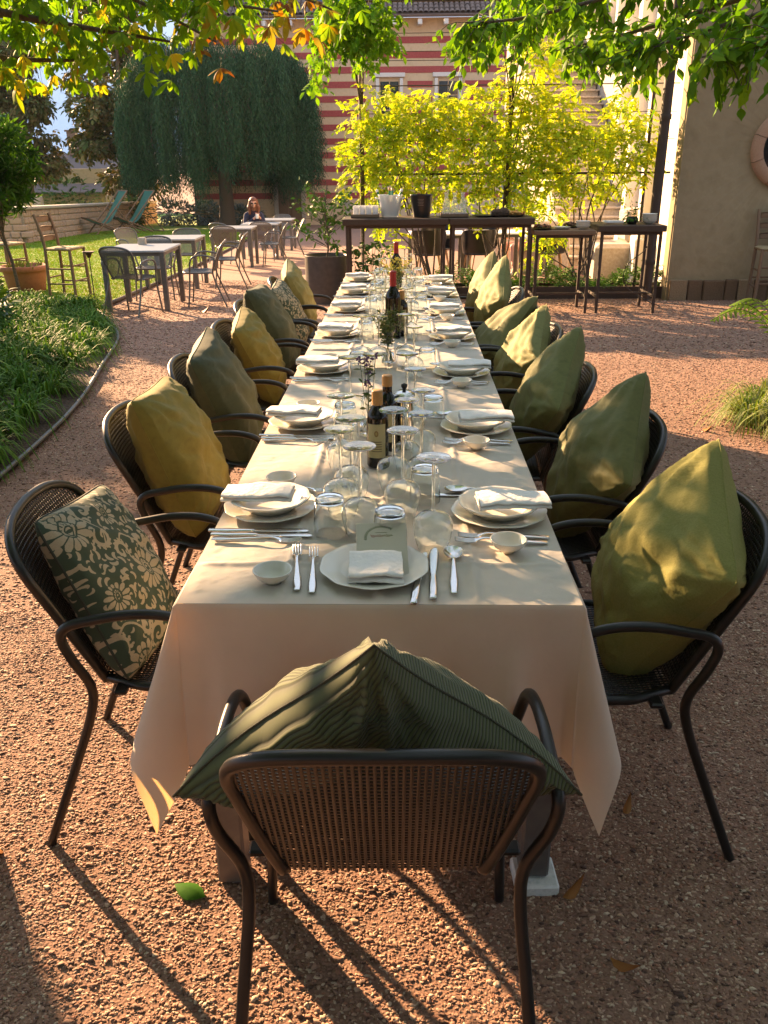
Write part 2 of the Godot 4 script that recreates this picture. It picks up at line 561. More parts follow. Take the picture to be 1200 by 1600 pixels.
func build_ground() -> void:
	bump1.frequency = 2.6; bump1.seed = 3
	bump2.frequency = 0.5; bump2.seed = 4; bump2.fractal_octaves = 3
	var xs := [-260.0, -60.0, -20.0, -8.0] + steps(-4.2, 5.4, 0.05) + [9.0, 20.0, 60.0, 260.0]
	var zs := [60.0, 20.0, 6.0] + steps(2.4, -8.4, 0.05) + [-10.0, -14.0, -20.0, -30.0, -45.0, -62.0, -90.0, -180.0, -400.0]
	var g := MB.new()
	g.grid(xs.size() - 1, zs.size() - 1, func(u: float, w: float) -> Vector3:
		var x: float = xs[int(round(u * (xs.size() - 1)))]
		var z: float = zs[int(round(w * (zs.size() - 1)))]
		return Vector3(x, gh(x, z), z))
	tag(put("ground", g, M.gravel), "reddish brown crushed gravel terrace under and around the long table", "", "", "structure")

	var tones := [Color(0.20, 0.106, 0.07), Color(0.29, 0.162, 0.11), Color(0.38, 0.23, 0.16), Color(0.10, 0.052, 0.036), Color(0.48, 0.32, 0.22), Color(0.34, 0.165, 0.105), Color(0.56, 0.43, 0.31)]
	for kind in [[210000, -1.7, 1.9, -1.3, 1.2, 0.0018, 0.0048], [24000, -1.7, 1.9, -1.5, 1.2, 0.004, 0.0072], [7000, -1.7, 1.9, -1.6, 1.2, 0.005, 0.009], [130000, -3.0, 4.4, -6.0, -1.2, 0.003, 0.008], [60000, -4.0, 5.0, -13.0, -6.0, 0.006, 0.013]]:
		for shape in 3:
			var st := MB.new()
			var pts := []
			for j in 3:
				for i in 5:
					var an := TAU * (i + 0.5 * j) / 5 + R(-0.3, 0.3)
					var rr: float = [0.75, 1.0, 0.55][j] * R(0.65, 1.2)
					pts.append(Vector3(cos(an) * rr * 1.25, [-0.3, R(-0.1, 0.15), R(0.25, 0.5)][j], sin(an) * rr * 0.8))
			st.p(Vector3(0, -0.45, 0))
			for q in pts: st.p(q)
			st.p(Vector3(R(-0.2, 0.2), R(0.4, 0.6), R(-0.2, 0.2)))
			for i in 5:
				var i2 := (i + 1) % 5
				st.tri(0, 1 + i, 1 + i2)
				for j in 2:
					st.quad(1 + j * 5 + i, 6 + j * 5 + i, 6 + j * 5 + i2, 1 + j * 5 + i2)
				st.tri(16, 11 + i2, 11 + i)
			var xf := []
			var cs := []
			for i in kind[0] / 3:
				var x := R(kind[1], kind[2])
				var z := R(kind[3], kind[4])
				var r := R(kind[5], kind[6])
				var b := Basis.from_euler(Vector3(R(-0.6, 0.6), R(0, TAU), R(-0.6, 0.6))).scaled(Vector3(r * R(0.8, 1.5), r * R(0.35, 0.85), r))
				xf.append(Transform3D(b, Vector3(x, gh(x, z) + r * R(-0.1, 0.3), z)))
				var c: Color = tones[[0, 1, 2, 3, 5, 0, 1, 2, 5, 1, 4][rng.randi() % 11]] if rng.randf() > 0.17 else tones[6 if rng.randf() < 0.5 else 4]
				cs.append(c * R(0.75, 1.1))
			many("gravel", st, M.peb, xf, cs)

	# lawn and its edging
	var lz := steps(-9.4, -60.0, 0.8)
	var lw := MB.new()
	lw.grid(24, lz.size() - 1, func(u: float, w: float) -> Vector3:
		var z: float = lz[int(round(w * (lz.size() - 1)))]
		var x := lerpf(lawn_edge(z), -70.0, u * u)
		return Vector3(x, ter(z) + 0.03 + 0.02 * bump2.get_noise_2d(x * 0.4, z * 0.4), z), true)
	tag(put("lawn", lw, M.lawn), "mown green lawn beyond the gravel path", "", "", "structure")
	var ed := MB.new()
	var path := []
	for z in steps(-9.4, -38.0, 1.2): path.append(Vector3(lawn_edge(z) + 0.01, ter(z) + 0.02, z))
	ed.tube(path, 0.035, 6, true, false, 0.9)
	tag(put("edging_strip", ed, M.rust), "thin dark metal edging between lawn and gravel path", "edging")
	var tuft := MB.new()
	tuft.col = Color(0.17, 0.27, 0.03)
	for i in 7:
		var an := TAU * i / 7 + R(-0.3, 0.3)
		var d := Vector3(cos(an) * 0.45, 1, sin(an) * 0.45).normalized()
		tuft.blade(Vector3(cos(an), 0, sin(an)) * 0.02, d, Vector3(-sin(an), 0, cos(an)), R(0.03, 0.06), 0.006, 0.2, 0.4, [0.4, 1.0, 0.0])
	var xf := []
	var cs := []
	for i in 60000:
		var z := -9.5 - 22.0 * pow(rng.randf(), 1.4)
		var x := lawn_edge(z) - 0.03 - 9.0 * rng.randf()
		xf.append(Transform3D(Basis(Vector3.UP, R(0, TAU)).scaled(Vector3.ONE * R(0.7, 1.5) * (1.0 - z * 0.02)), Vector3(x, ter(z) + 0.02, z)))
		cs.append(Color(R(0.7, 1.5), R(0.8, 1.3), R(0.6, 1.4)))
	many("lawn_grass", tuft, M.grassblade, xf, cs)


# ---------------------------------------------------------------- buildings
func build_palazzo() -> void:
	var t := thing("striped_house", "ochre house painted with red horizontal bands under a brown tiled roof", "building", on(0, -38))
	var g0 := ter(-38.0)
	var eave := 6.95 - g0
	var m := MB.new()
	m.box(Vector3(2.4, eave / 2, -4), Vector3(23.2, eave, 8))
	put("wall", m, M.facade, t)
	for i in 12:
		var y := 0.19 - g0 + 0.542 * i
		var cuts := [[-9.2, 14.0]]
		if i >= 5 and i <= 8:
			cuts = [[-9.2, -1.35 - 0.12 * (i - 5)], [0.15, 1.2], [2.55, 14.0]]
		if i < 4: cuts = [[-9.2, -5.75], [-4.25, 14.0]]
		for c in cuts:
			var b := MB.new()
			b.box(Vector3((c[0] + c[1]) / 2, y, 0.006), Vector3(c[1] - c[0], 0.245, 0.03), 0.006)
			put("painted_band", b, M.redband, t)
	for wx in [1.85, -0.6]:
		var w := MB.new()
		for s in [-1, 1]: w.box(Vector3(wx + s * 0.5, 4.55 - g0 - 0.75, 0.05), Vector3(0.14, 1.9, 0.14), 0.01)
		w.box(Vector3(wx, 4.6 - g0 + 0.27, 0.06), Vector3(1.3, 0.16, 0.18), 0.01)
		w.box(Vector3(wx, 4.55 - g0 - 1.77, 0.07), Vector3(1.3, 0.12, 0.2), 0.01)
		var f := put("window", w, M.whitewood, t)
		for sx in [-1, 1]:
			for j in 3:
				var g := MB.new()
				g.box(Vector3(wx + sx * 0.2, 4.1 - g0 - 0.82 + 0.55 * j, 0.015), Vector3(0.36, 0.5, 0.02), 0.004)
				put("pane", g, M.glass, f)
	var d := MB.new()
	d.box(Vector3(-5.0, 1.2, 0.03), Vector3(1.0, 2.4, 0.06), 0.01)
	var door := put("door", d, M.oldwood, t)
	for s in [-1, 1]:
		for y in [0.65, 1.75]:
			var pnl := MB.new()
			pnl.box(Vector3(-5.0 + s * 0.24, y, 0.07), Vector3(0.36, 0.85, 0.03), 0.01)
			put("panel", pnl, M.oldwood, door)
		var jb := MB.new()
		jb.box(Vector3(-5.0 + s * 0.6, 1.3, 0.06), Vector3(0.18, 2.6, 0.12), 0.01)
		put("door_jamb", jb, M.palestone, t)
	var pil := MB.new()
	pil.box(Vector3(-2.45, 0.75, 0.05), Vector3(0.24, 1.5, 0.1), 0.01)
	put("pilaster", pil, M.palestone, t)
	for i in 18:
		var r := MB.new()
		r.box(Vector3(-8.8 + i * 1.05, eave - 0.22, 0.28), Vector3(0.18, 0.2, 0.6), 0.02)
		put("rafter_end", r, M.whitewood, t)
	var sl := deg_to_rad(24)
	var rb := Basis(Vector3.RIGHT, sl)
	var rf := MB.new()
	rf.box(Vector3(2.4, eave + 0.02, 0.5) + rb * Vector3(0, 0, -4.2), Vector3(24, 0.1, 8.6), 0.01, rb)
	var roof := put("roof", rf, M.rooftile, t)
	var tile := MB.new()
	tile.grid(5, 1, func(u: float, w: float) -> Vector3:
		var a := PI * u
		return Vector3(cos(a) * (0.10 - 0.015 * w), sin(a) * 0.075 - 0.02 * w, 0.24 - 0.5 * w), true)
	var xf := []
	var cs := []
	for j in 14:
		for i in 112:
			var o := Vector3(-9.4 + i * 0.21, eave + 0.085, 0.5) + rb * Vector3(0, 0.03 + R(-0.01, 0.01), -0.2 - j * 0.42)
			xf.append(Transform3D(rb * Basis(Vector3.UP, R(-0.03, 0.03)), o))
			cs.append(Color.WHITE * R(0.7, 1.25))
	var tiles := many("tile", tile, M.rooftile, xf, [], roof)
	M.rooftile.cull_mode = BaseMaterial3D.CULL_DISABLED
	for x in [-2.9, 1.7, 4.6]:
		var s := MB.new()
		s.box(Vector3(x, eave + 0.2, 0.5) + rb * Vector3(0, 0.05, -1.9), Vector3(1.3, 0.12, 1.6), 0.02, rb)
		put("skylight", s, M.skylight, roof)

	# the stone stair that climbs beside the church
	var st := thing("stone_staircase", "broad pale stone stair climbing beside the sunlit church wall", "staircase", Vector3(0, 0, 0))
	for i in 31:
		var z := -15.6 - i * 0.3
		var top := -0.36 + 0.165 * (i + 1)
		var s := MB.new()
		s.box(Vector3(3.95, (top - 1.1) / 2, z - 0.15), Vector3(1.6, top + 1.1, 0.296), 0.004)
		s.box(Vector3(3.95, top + 0.002, z - 0.13), Vector3(1.66, 0.045, 0.36), 0.012)
		put("step", s, M.palestone, st)
	var sw := MB.new()
	var poly := [Vector2(-14.9, -0.4), Vector2(-14.9, 0.5), Vector2(-15.4, 0.75), Vector2(-25.0, 6.05), Vector2(-26.0, 6.05), Vector2(-26.0, -1.2)]
	for x in [4.78, 5.03]:
		var i0 := sw.v.size()
		for q in poly: sw.p(Vector3(x, q.y, q.x))
		for i in range(1, poly.size() - 1):
			if x < 4.9: sw.tri(i0, i0 + i, i0 + i + 1)
			else: sw.tri(i0, i0 + i + 1, i0 + i)
	for i in poly.size():
		var a: Vector2 = poly[i]
		var b: Vector2 = poly[(i + 1) % poly.size()]
		var i0 := sw.v.size()
		sw.p(Vector3(4.78, a.y, a.x)); sw.p(Vector3(5.03, a.y, a.x)); sw.p(Vector3(5.03, b.y, b.x)); sw.p(Vector3(4.78, b.y, b.x))
		sw.quad(i0, i0 + 1, i0 + 2, i0 + 3)
	put("parapet", sw, M.palestone, st)
	var lo := MB.new()
	lo.box(Vector3(2.45, 0.02, -15.4), Vector3(1.4, 0.95, 0.35), 0.02)
	put("plinth", lo, M.palestone, st)
	var land := MB.new()
	land.box(Vector3(3.95, 1.85, -26.4), Vector3(1.6, 5.9, 2.8), 0.02)
	put("landing", land, M.palestone, st)


func build_church() -> void:
	var t := thing("church", "pale plastered church with sunlit pilastered side and shaded end wall", "building", on(3.5, -10.1))
	# the sunlit flank runs back from the corner; its own frame: local -z along the wall
	var dir := Vector3(1.75, 0, -11.9).normalized()
	var ba := Basis(Vector3(-dir.z, 0, dir.x), Vector3.UP, -dir)
	var w := MB.new()
	w.xf = Transform3D(ba, Vector3.ZERO)
	w.box(Vector3(0.30, 4.5, -8.13), Vector3(0.6, 9.4, 16.0), 0.01)
	put("flank_wall", w, M.whitewall, t)
	for i in 5:
		var p := MB.new()
		p.xf = w.xf
		p.box(Vector3(-0.10, 4.5, -1.9 - i * 2.9), Vector3(0.24, 9.0, 0.62), 0.015)
		p.box(Vector3(-0.12, 0.3, -1.9 - i * 2.9), Vector3(0.34, 0.7, 0.76), 0.02)
		put("pilaster", p, M.whitewall, t)
	var co := MB.new()
	co.xf = w.xf
	co.box(Vector3(-0.2, 8.9, -8.0), Vector3(0.5, 0.3, 16.0), 0.03)
	put("cornice", co, M.palestone, t)
	var f := MB.new()
	var c := Vector2(1.31, 1.84)
	var n := 48
	# end wall with a round opening
	var outer := func(an: float) -> Vector2:
		var d := Vector2(cos(an), sin(an))
		var k := 1e9
		if d.x > 1e-4: k = minf(k, (8.0 - c.x) / d.x)
		if d.x < -1e-4: k = minf(k, (0.0 - c.x) / d.x)
		if d.y > 1e-4: k = minf(k, (9.2 - c.y) / d.y)
		if d.y < -1e-4: k = minf(k, (-0.1 - c.y) / d.y)
		return c + d * k
	var angs := []
	for i in n: angs.append(TAU * i / n)
	for q in [Vector2(0, -0.1), Vector2(8, -0.1), Vector2(8, 9.2), Vector2(0, 9.2)]: angs.append(fposmod((q - c).angle(), TAU))
	angs.sort()
	for i in angs.size():
		var a: float = angs[i]
		var b: float = angs[(i + 1) % angs.size()]
		var ia := c + Vector2(cos(a), sin(a)) * 0.34
		var ib := c + Vector2(cos(b), sin(b)) * 0.34
		var oa: Vector2 = outer.call(a)
		var ob: Vector2 = outer.call(b)
		var q := f.v.size()
		for e in [[ia, 0.02], [ib, 0.02], [ob, 0.02], [oa, 0.02], [ia, -0.5], [ib, -0.5]]: f.p(Vector3(e[0].x, e[0].y, e[1]))
		f.quad(q, q + 1, q + 2, q + 3)
		f.quad(q, q + 4, q + 5, q + 1)
	var q0 := f.v.size()
	for e in [Vector3(0, -0.1, 0.02), Vector3(0, 9.2, 0.02), Vector3(0, 9.2, -0.25), Vector3(0, -0.1, -0.25)]: f.p(e)
	f.quad(q0, q0 + 1, q0 + 2, q0 + 3)
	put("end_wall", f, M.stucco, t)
	var gl := MB.new()
	gl.xf = Transform3D(Basis(Vector3.RIGHT, PI / 2), Vector3(c.x, c.y, -0.34))
	gl.lathe([Vector2(0.0, -0.01), Vector2(0.34, -0.01), Vector2(0.34, 0.01), Vector2(0.0, 0.01)], 32)
	put("window_pane", gl, M.glass, t)
	for i in 9:
		var r := MB.new()
		r.grid(6, 4, func(u: float, v: float) -> Vector3:
			var a := TAU * (i + 0.012 + u * 0.976) / 9.0
			var e: Vector2 = [Vector2(0.325, -0.3), Vector2(0.325, 0.05), Vector2(0.345, 0.075), Vector2(0.46, 0.075), Vector2(0.48, 0.0)][int(round(v * 4))]
			return Vector3(c.x + cos(a) * e.x, c.y + sin(a) * e.x, e.y))
		put("ring_stone", r, M.pinkstone, t)
	var bx := 0.02
	while bx < 3.2:
		var bw := R(0.17, 0.3)
		var b := MB.new()
		b.box(Vector3(bx + bw / 2, 0.12, 0.02), Vector3(bw - 0.012, R(0.26, 0.3), R(0.07, 0.12)), 0.012, Basis(Vector3.BACK, R(-0.015, 0.015)))
		put("brick", b, [M.brickdark, M.brickwarm][rng.randi() % 2], t)
		bx += bw

	var dp := thing("downpipe", "brown rainwater downpipe at the corner of the church wall", "downpipe", on(3.22, -10.0))
	var pm := MB.new()
	pm.tube([Vector3(0, 0.02, 0), Vector3(0, 4.6, 0)], 0.062, 14)
	put("pipe", pm, M.rust, dp)
	for y in [0.5, 2.2, 3.9]:
		var br := MB.new()
		br.lathe([Vector2(0.058, y - 0.03), Vector2(0.074, y - 0.03), Vector2(0.074, y + 0.03), Vector2(0.058, y + 0.03)], 14)
		put("bracket", br, M.rust, dp)

	var pd := thing("stone_pedestal", "worn beige stone pedestal with stepped block at the foot of the church wall", "pedestal", on(3.45, -12.7))
	var s1 := MB.new()
	s1.box(Vector3(0.05, 0.3, 0), Vector3(1.0, 0.6, 0.9), 0.06)
	put("base", s1, M.palestone, pd)
	var s2 := MB.new()
	s2.box(Vector3(0.3, 0.85, -0.1), Vector3(0.5, 0.5, 0.6), 0.05)
	put("block", s2, M.palestone, pd)
	var cb := MB.new()
	cb.tube(smooth([Vector3(3.0, 0.82, -9.2), Vector3(2.95, 0.55, -9.25), Vector3(2.75, 0.35, -9.3), Vector3(2.78, 0.1, -9.35), Vector3(3.1, -0.1, -9.4), Vector3(3.25, -0.16, -9.45)]), 0.006, 6)
	tag(put("power_cord", cb, M.black), "thin black cord hanging below the bar table near the downpipe", "cord")


func build_far_left() -> void:
	var t := thing("garden_wall", "low rough stone garden wall with pale coping behind the lawn", "wall", Vector3.ZERO)
	var a := on(-11.1, -24.0)
	var b := on(-12.0, -41.0)
	var a0 := on(-19.0, -18.0)
	for seg in [[a0, a], [a, b]]:
		var d: Vector3 = (seg[1] - seg[0])
		var L := d.length()
		d = d.normalized()
		var ba := Basis(d, Vector3.UP, d.cross(Vector3.UP).normalized())
		var core := MB.new()
		core.xf = Transform3D(ba, seg[0])
		core.box(Vector3(L / 2, 0.45, 0), Vector3(L, 0.95, 0.36))
		put("core", core, M.palestone, t)
		var stn := MB.new()
		stn.xf = core.xf
		for j in 5:
			var x := 0.0
			while x < L:
				var w := R(0.16, 0.42)
				for s in [-1, 1]:
					stn.box(Vector3(x + w / 2, 0.09 + j * 0.185, s * 0.18), Vector3(w - 0.02, 0.165, R(0.06, 0.12)), 0.025)
				x += w
		tag(put("wall_stone", stn, M.wallstone, t), "", "", "", "stuff")
		var x := 0.0
		while x < L:
			var w := R(0.7, 1.0)
			var cp := MB.new()
			cp.xf = core.xf
			cp.box(Vector3(x + w / 2, 0.985, 0), Vector3(w - 0.012, 0.09, 0.56), 0.02)
			put("coping_stone", cp, M.palestone, t)
			x += w
	# the neighbour's roof and chimney over the wall
	var h := thing("neighbour_house", "house with purple brown slate roof and chimney behind the garden wall", "house", on(-27, -62))
	var hm := MB.new()
	hm.box(Vector3(0, 1.2, 0), Vector3(14, 3.6, 7))
	put("wall", hm, M.stucco, h)
	for s in [-1, 1]:
		var rm := MB.new()
		var rb := Basis(Vector3.RIGHT, s * deg_to_rad(30))
		rm.box(Vector3(0, 3.0, 0) + rb * Vector3(0, 0.9, s * 2.1), Vector3(14.8, 0.14, 4.8), 0.03, rb)
		var rp := put("roof", rm, M.slate, h)
		if s == 1:
			var ch := MB.new()
			ch.box(Vector3(4.2, 4.6, 0.4), Vector3(0.6, 1.5, 0.6), 0.03)
			ch.box(Vector3(4.2, 5.4, 0.4), Vector3(0.8, 0.12, 0.8), 0.03)
			put("chimney", ch, M.rooftile, rp)
	for i in 4:
		var bl := MB.new()
		bl.box(Vector3(0, 0.55, 0), Vector3(0.5, 1.1, 0.32), 0.04)
		tag(put("stone_post", bl, M.palestone, null, Transform3D(Basis(), on([-14.6, -14.0, -13.4, -14.2][i], [-27.0, -27.6, -31.0, -33.0][i], [0.1, 0.25, 0.2, 0.1][i]))), ["squat grey stone post behind the garden wall by the tall grass", "taller grey stone post close behind the garden wall coping", "grey stone post beside the feathery grass behind the wall", "grey stone post deepest in the grass behind the wall"][i], "post", "stone posts behind the garden wall")
	# hills under the haze
	var hl := MB.new()
	var hn := FastNoiseLite.new()
	hn.frequency = 0.004
	hl.grid(60, 8, func(u: float, v: float) -> Vector3:
		var x := lerpf(-420.0, 320.0, u)
		return Vector3(x, -9.0 + (12.0 + 9.0 * hn.get_noise_2d(x, 3.0)) * sin(v * PI * 0.5), -300.0 - v * 90.0))
	tag(put("hills", hl, M.hill), "hazy wooded hills on the horizon behind the garden", "", "", "structure")


func pergola() -> void:
	var t := thing("pergola_frame", "rusty steel trellis frame of slim posts and wires behind the bar tables", "trellis", on(0, -10.5))
	for x in [-0.52, 1.38, 3.18]:
		var m := MB.new()
		m.tube([Vector3(x, -0.02, 0), Vector3(x, 3.6, 0)], 0.021, 8)
		put("post", m, M.rust, t)
	for y in [1.58, 2.62, 3.55]:
		var m := MB.new()
		m.tube([Vector3(-0.52, y, 0.0), Vector3(3.5, y, 0.0)], 0.014 if y != 2.62 else 0.007, 6)
		put("rail", m, M.rust, t)
	for y in [1.98, 2.3, 2.9, 3.0, 3.2]:
		var m := MB.new()
		m.tube([Vector3(-0.52, y, 0.02), Vector3(3.5, y, 0.02)], 0.0045, 5)
		put("wire", m, M.rust, t)
	for x in [-0.52, 1.38, 3.18]:
		var m := MB.new()
		m.tube([Vector3(x, 3.57, 0), Vector3(x * 1.05, 3.57, 4.5)], 0.018, 6)
		put("roof_bar", m, M.rust, t)
	var pl := thing("planter_trough", "long low rusty steel planter trough under the trellis", "planter", on(1.9, -10.5))
	for s in [-1, 1]:
		var m := MB.new()
		m.box(Vector3(0, 0.08, s * 0.22), Vector3(3.4, 0.17, 0.012), 0.003)
		put("side", m, M.rust, pl)
		var e := MB.new()
		e.box(Vector3(s * 1.7, 0.08, 0), Vector3(0.012, 0.17, 0.428), 0.003)
		put("end", e, M.rust, pl)
	var so := MB.new()
	so.grid(30, 6, func(u: float, v: float) -> Vector3: return Vector3(-1.69 + 3.38 * u, 0.12 + R(-0.01, 0.015), -0.21 + 0.42 * v), true)
	put("soil", so, M.soil, pl)


# ---------------------------------------------------------------- chairs and tables
func arm_path(s: float) -> Array:
	return smooth([Vector3(s * 0.255, 0.0, -0.365), Vector3(s * 0.245, 0.2, -0.285), Vector3(s * 0.232, 0.36, -0.225), Vector3(s * 0.238, 0.44, -0.212), Vector3(s * 0.268, 0.53, -0.232), Vector3(s * 0.276, 0.59, -0.246), Vector3(s * 0.276, 0.620, -0.228), Vector3(s * 0.275, 0.634, -0.17), Vector3(s * 0.274, 0.644, -0.10), Vector3(s * 0.272, 0.640, -0.025), Vector3(s * 0.269, 0.617, 0.03), Vector3(s * 0.262, 0.56, 0.06), Vector3(s * 0.243, 0.46, 0.074), Vector3(s * 0.236, 0.36, 0.082), Vector3(s * 0.245, 0.18, 0.10), Vector3(s * 0.255, 0.0, 0.125)], 5)

func back_pt(v: float) -> Vector2:   # height and depth of the back's middle line, v 0 at the seat
	return Vector2(lerpf(0.42, 0.805, v), -0.195 - 0.165 * pow(v, 1.15))

func back_half(v: float) -> float:
	if v < 0.72: return lerpf(0.172, 0.226, pow(v / 0.72, 0.8))
	var f := (v - 0.72) / 0.28
	return 0.226 * pow(maxf(0.0, 1.0 - pow(f, 3.0)), 0.42)

func seat_half(f: float) -> float:    # f 0 at the back, 1 at the front
	if f < 0.15: return lerpf(0.172, 0.212, smoothstep(0, 1, f / 0.15))
	if f < 0.7: return 0.212 + 0.012 * sin((f - 0.15) / 0.55 * PI)
	return 0.212 * pow(maxf(0.0, 1.0 - pow((f - 0.7) / 0.3, 2.6)), 0.4)

func back_xyz(x: float, v: float) -> Vector3:
	var q := back_pt(v)
	var h := back_half(v)
	return Vector3(x, q.x, q.y - 0.028 * (1.0 - x * x / 0.05) * sin(clampf(v, 0, 1) * PI * 0.6 + 0.2))

func seat_xyz(x: float, f: float) -> Vector3:
	return Vector3(x, 0.432 - 0.022 * sin(f * PI) * (1.0 - x * x / 0.06) + 0.0 * f, -0.195 + 0.37 * f)

# the punched metal sheet: upright bars and cross bars with square holes between them
func lattice(mb: MB, surf: Callable, half: Callable, w: float, pitch: float, len: float, bar: float, cross: float, thick: float) -> void:
	var n := int(w / pitch)
	for i in range(-n, n + 1):
		var x := i * pitch
		var pts := []
		for j in 31:
			var v := j / 30.0
			if half.call(v) >= absf(x) - 0.002: pts.append(surf.call(x, v))
		if pts.size() > 2: _strip(mb, pts, Vector3.RIGHT, bar, thick, 0.0)
	var m := int(len / pitch)
	for j in range(1, m):
		var v := float(j) / m
		var h: float = half.call(v)
		var pts := []
		for i in 13: pts.append(surf.call(lerpf(-h, h, i / 12.0), v))
		var d: Vector3 = surf.call(0.0, minf(1.0, v + 0.02)) - surf.call(0.0, maxf(0.0, v - 0.02))
		_strip(mb, pts, d.normalized(), cross, thick, 0.0006)

func _strip(mb: MB, pts: Array, side: Vector3, w: float, th: float, lift: float) -> void:
	var i0 := mb.v.size()
	for i in pts.size():
		var d: Vector3 = (pts[mini(i + 1, pts.size() - 1)] - pts[maxi(i - 1, 0)]).normalized()
		var n := d.cross(side).normalized()
		for e in [[-1, -1], [1, -1], [1, 1], [-1, 1]]:
			mb.p(pts[i] + side * (e[0] * w * 0.5) + n * (e[1] * th * 0.5 + lift))
	for i in pts.size() - 1:
		for j in 4:
			var a := i0 + i * 4 + j
			var b := i0 + i * 4 + (j + 1) % 4
			mb.quad(a, b, b + 4, a + 4)

func make_armchair(called: String, label: String, metal: Material, group: String, pitch := 0.0102) -> Node3D:
	var t := thing(called, label, "chair", Vector3.ZERO, 0.0, group)
	var s := MB.new()
	lattice(s, seat_xyz, seat_half, 0.225, pitch, 0.37, pitch * 0.52, pitch * 0.42, 0.0022)
	put("seat", s, metal, t)
	var b := MB.new()
	lattice(b, back_xyz, back_half, 0.226, pitch, 0.40, pitch * 0.52, pitch * 0.42, 0.0022)
	put("backrest", b, metal, t)
	var loop := []
	for i in 33:
		var a := lerpf(0.0, 1.0, i / 32.0)
		# up one side of the back and down the other
		var v := 1.0 - absf(1.0 - 2.0 * a)
		var side := -1.0 if a < 0.5 else 1.0
		v = 1.0 - pow(1.0 - v, 1.6)
		loop.append(back_xyz(side * back_half(v), v))
	loop.append(Vector3(0.176, 0.423, -0.185))
	for i in range(2, 25):
		var a := i / 26.0
		var f := 1.0 - absf(1.0 - 2.0 * a)
		var side := 1.0 if a < 0.5 else -1.0
		f = 1.0 - pow(1.0 - f, 1.6)
		var q := seat_xyz(side * seat_half(f), f)
		loop.append(Vector3(q.x, 0.427, q.z))
	loop.append(Vector3(-0.176, 0.423, -0.185))
	var fr := MB.new()
	fr.tube(smooth(loop, 3, true), 0.0118, 10, false, true)
	put("frame", fr, metal, t)
	for side in [-1.0, 1.0]:
		var m := MB.new()
		m.tube(arm_path(side), 0.0112, 10)
		m.box(Vector3(side * 0.228, 0.425, 0.075), Vector3(0.03, 0.014, 0.03), 0.004)
		m.box(Vector3(side * 0.216, 0.42, -0.15), Vector3(0.045, 0.014, 0.03), 0.004)
		put("arm_and_legs", m, metal, t)
	return t

func cafe_table(called: String, label: String, at: Vector3, turn: float, w: float, d: float, h: float, group: String, top: Material) -> Node3D:
	var t := thing(called, label, "table", at, turn, group)
	var m := MB.new()
	m.box(Vector3(0, h - 0.012, 0), Vector3(w, 0.024, d), 0.004)
	put("table_top", m, top, t)
	var a := MB.new()
	for s in [-1, 1]:
		a.box(Vector3(0, h - 0.046, s * (d / 2 - 0.035)), Vector3(w - 0.13, 0.042, 0.03), 0.004)
		a.box(Vector3(s * (w / 2 - 0.035), h - 0.046, 0), Vector3(0.03, 0.042, d - 0.13), 0.004)
	put("apron", a, M.greysteel, t)
	for sx in [-1, 1]:
		for sz in [-1, 1]:
			var l := MB.new()
			l.box(Vector3(sx * (w / 2 - 0.034), (h - 0.026) / 2, sz * (d / 2 - 0.034)), Vector3(0.06, h - 0.026, 0.06), 0.006)
			put("leg", l, M.greysteel, t)
	return t

func bar_table(label: String, x0: float, x1: float, z0: float, z1: float, h: float, thick: float, wood: Material) -> Node3D:
	var t := thing("bar_table", label, "bar table", on((x0 + x1) / 2, (z0 + z1) / 2), 0.0, "")
	var w := x1 - x0
	var d := z1 - z0
	for i in 3:
		var p := MB.new()
		p.box(Vector3(0, h - thick / 2, -d / 2 + d * (i + 0.5) / 3.0), Vector3(w, thick, d / 3.0 - 0.004), 0.006)
		put("top_plank", p, wood, t)
	var f := MB.new()
	for s in [-1, 1]:
		f.box(Vector3(0, h - thick - 0.017, s * (d / 2 - 0.05)), Vector3(w - 0.1, 0.034, 0.03), 0.004)
		f.box(Vector3(s * (w / 2 - 0.05), 0.2, 0), Vector3(0.026, 0.026, d - 0.1), 0.004)
	f.box(Vector3(0, 0.2, 0), Vector3(w - 0.1, 0.024, 0.024), 0.004)
	put("foot_rail", f, M.rust, t)
	for sx in [-1, 1]:
		for sz in [-1, 1]:
			var l := MB.new()
			l.box(Vector3(sx * (w / 2 - 0.05), (h - thick) / 2, sz * (d / 2 - 0.05)), Vector3(0.034, h - thick, 0.034), 0.005)
			put("leg", l, M.rust, t)
	return t

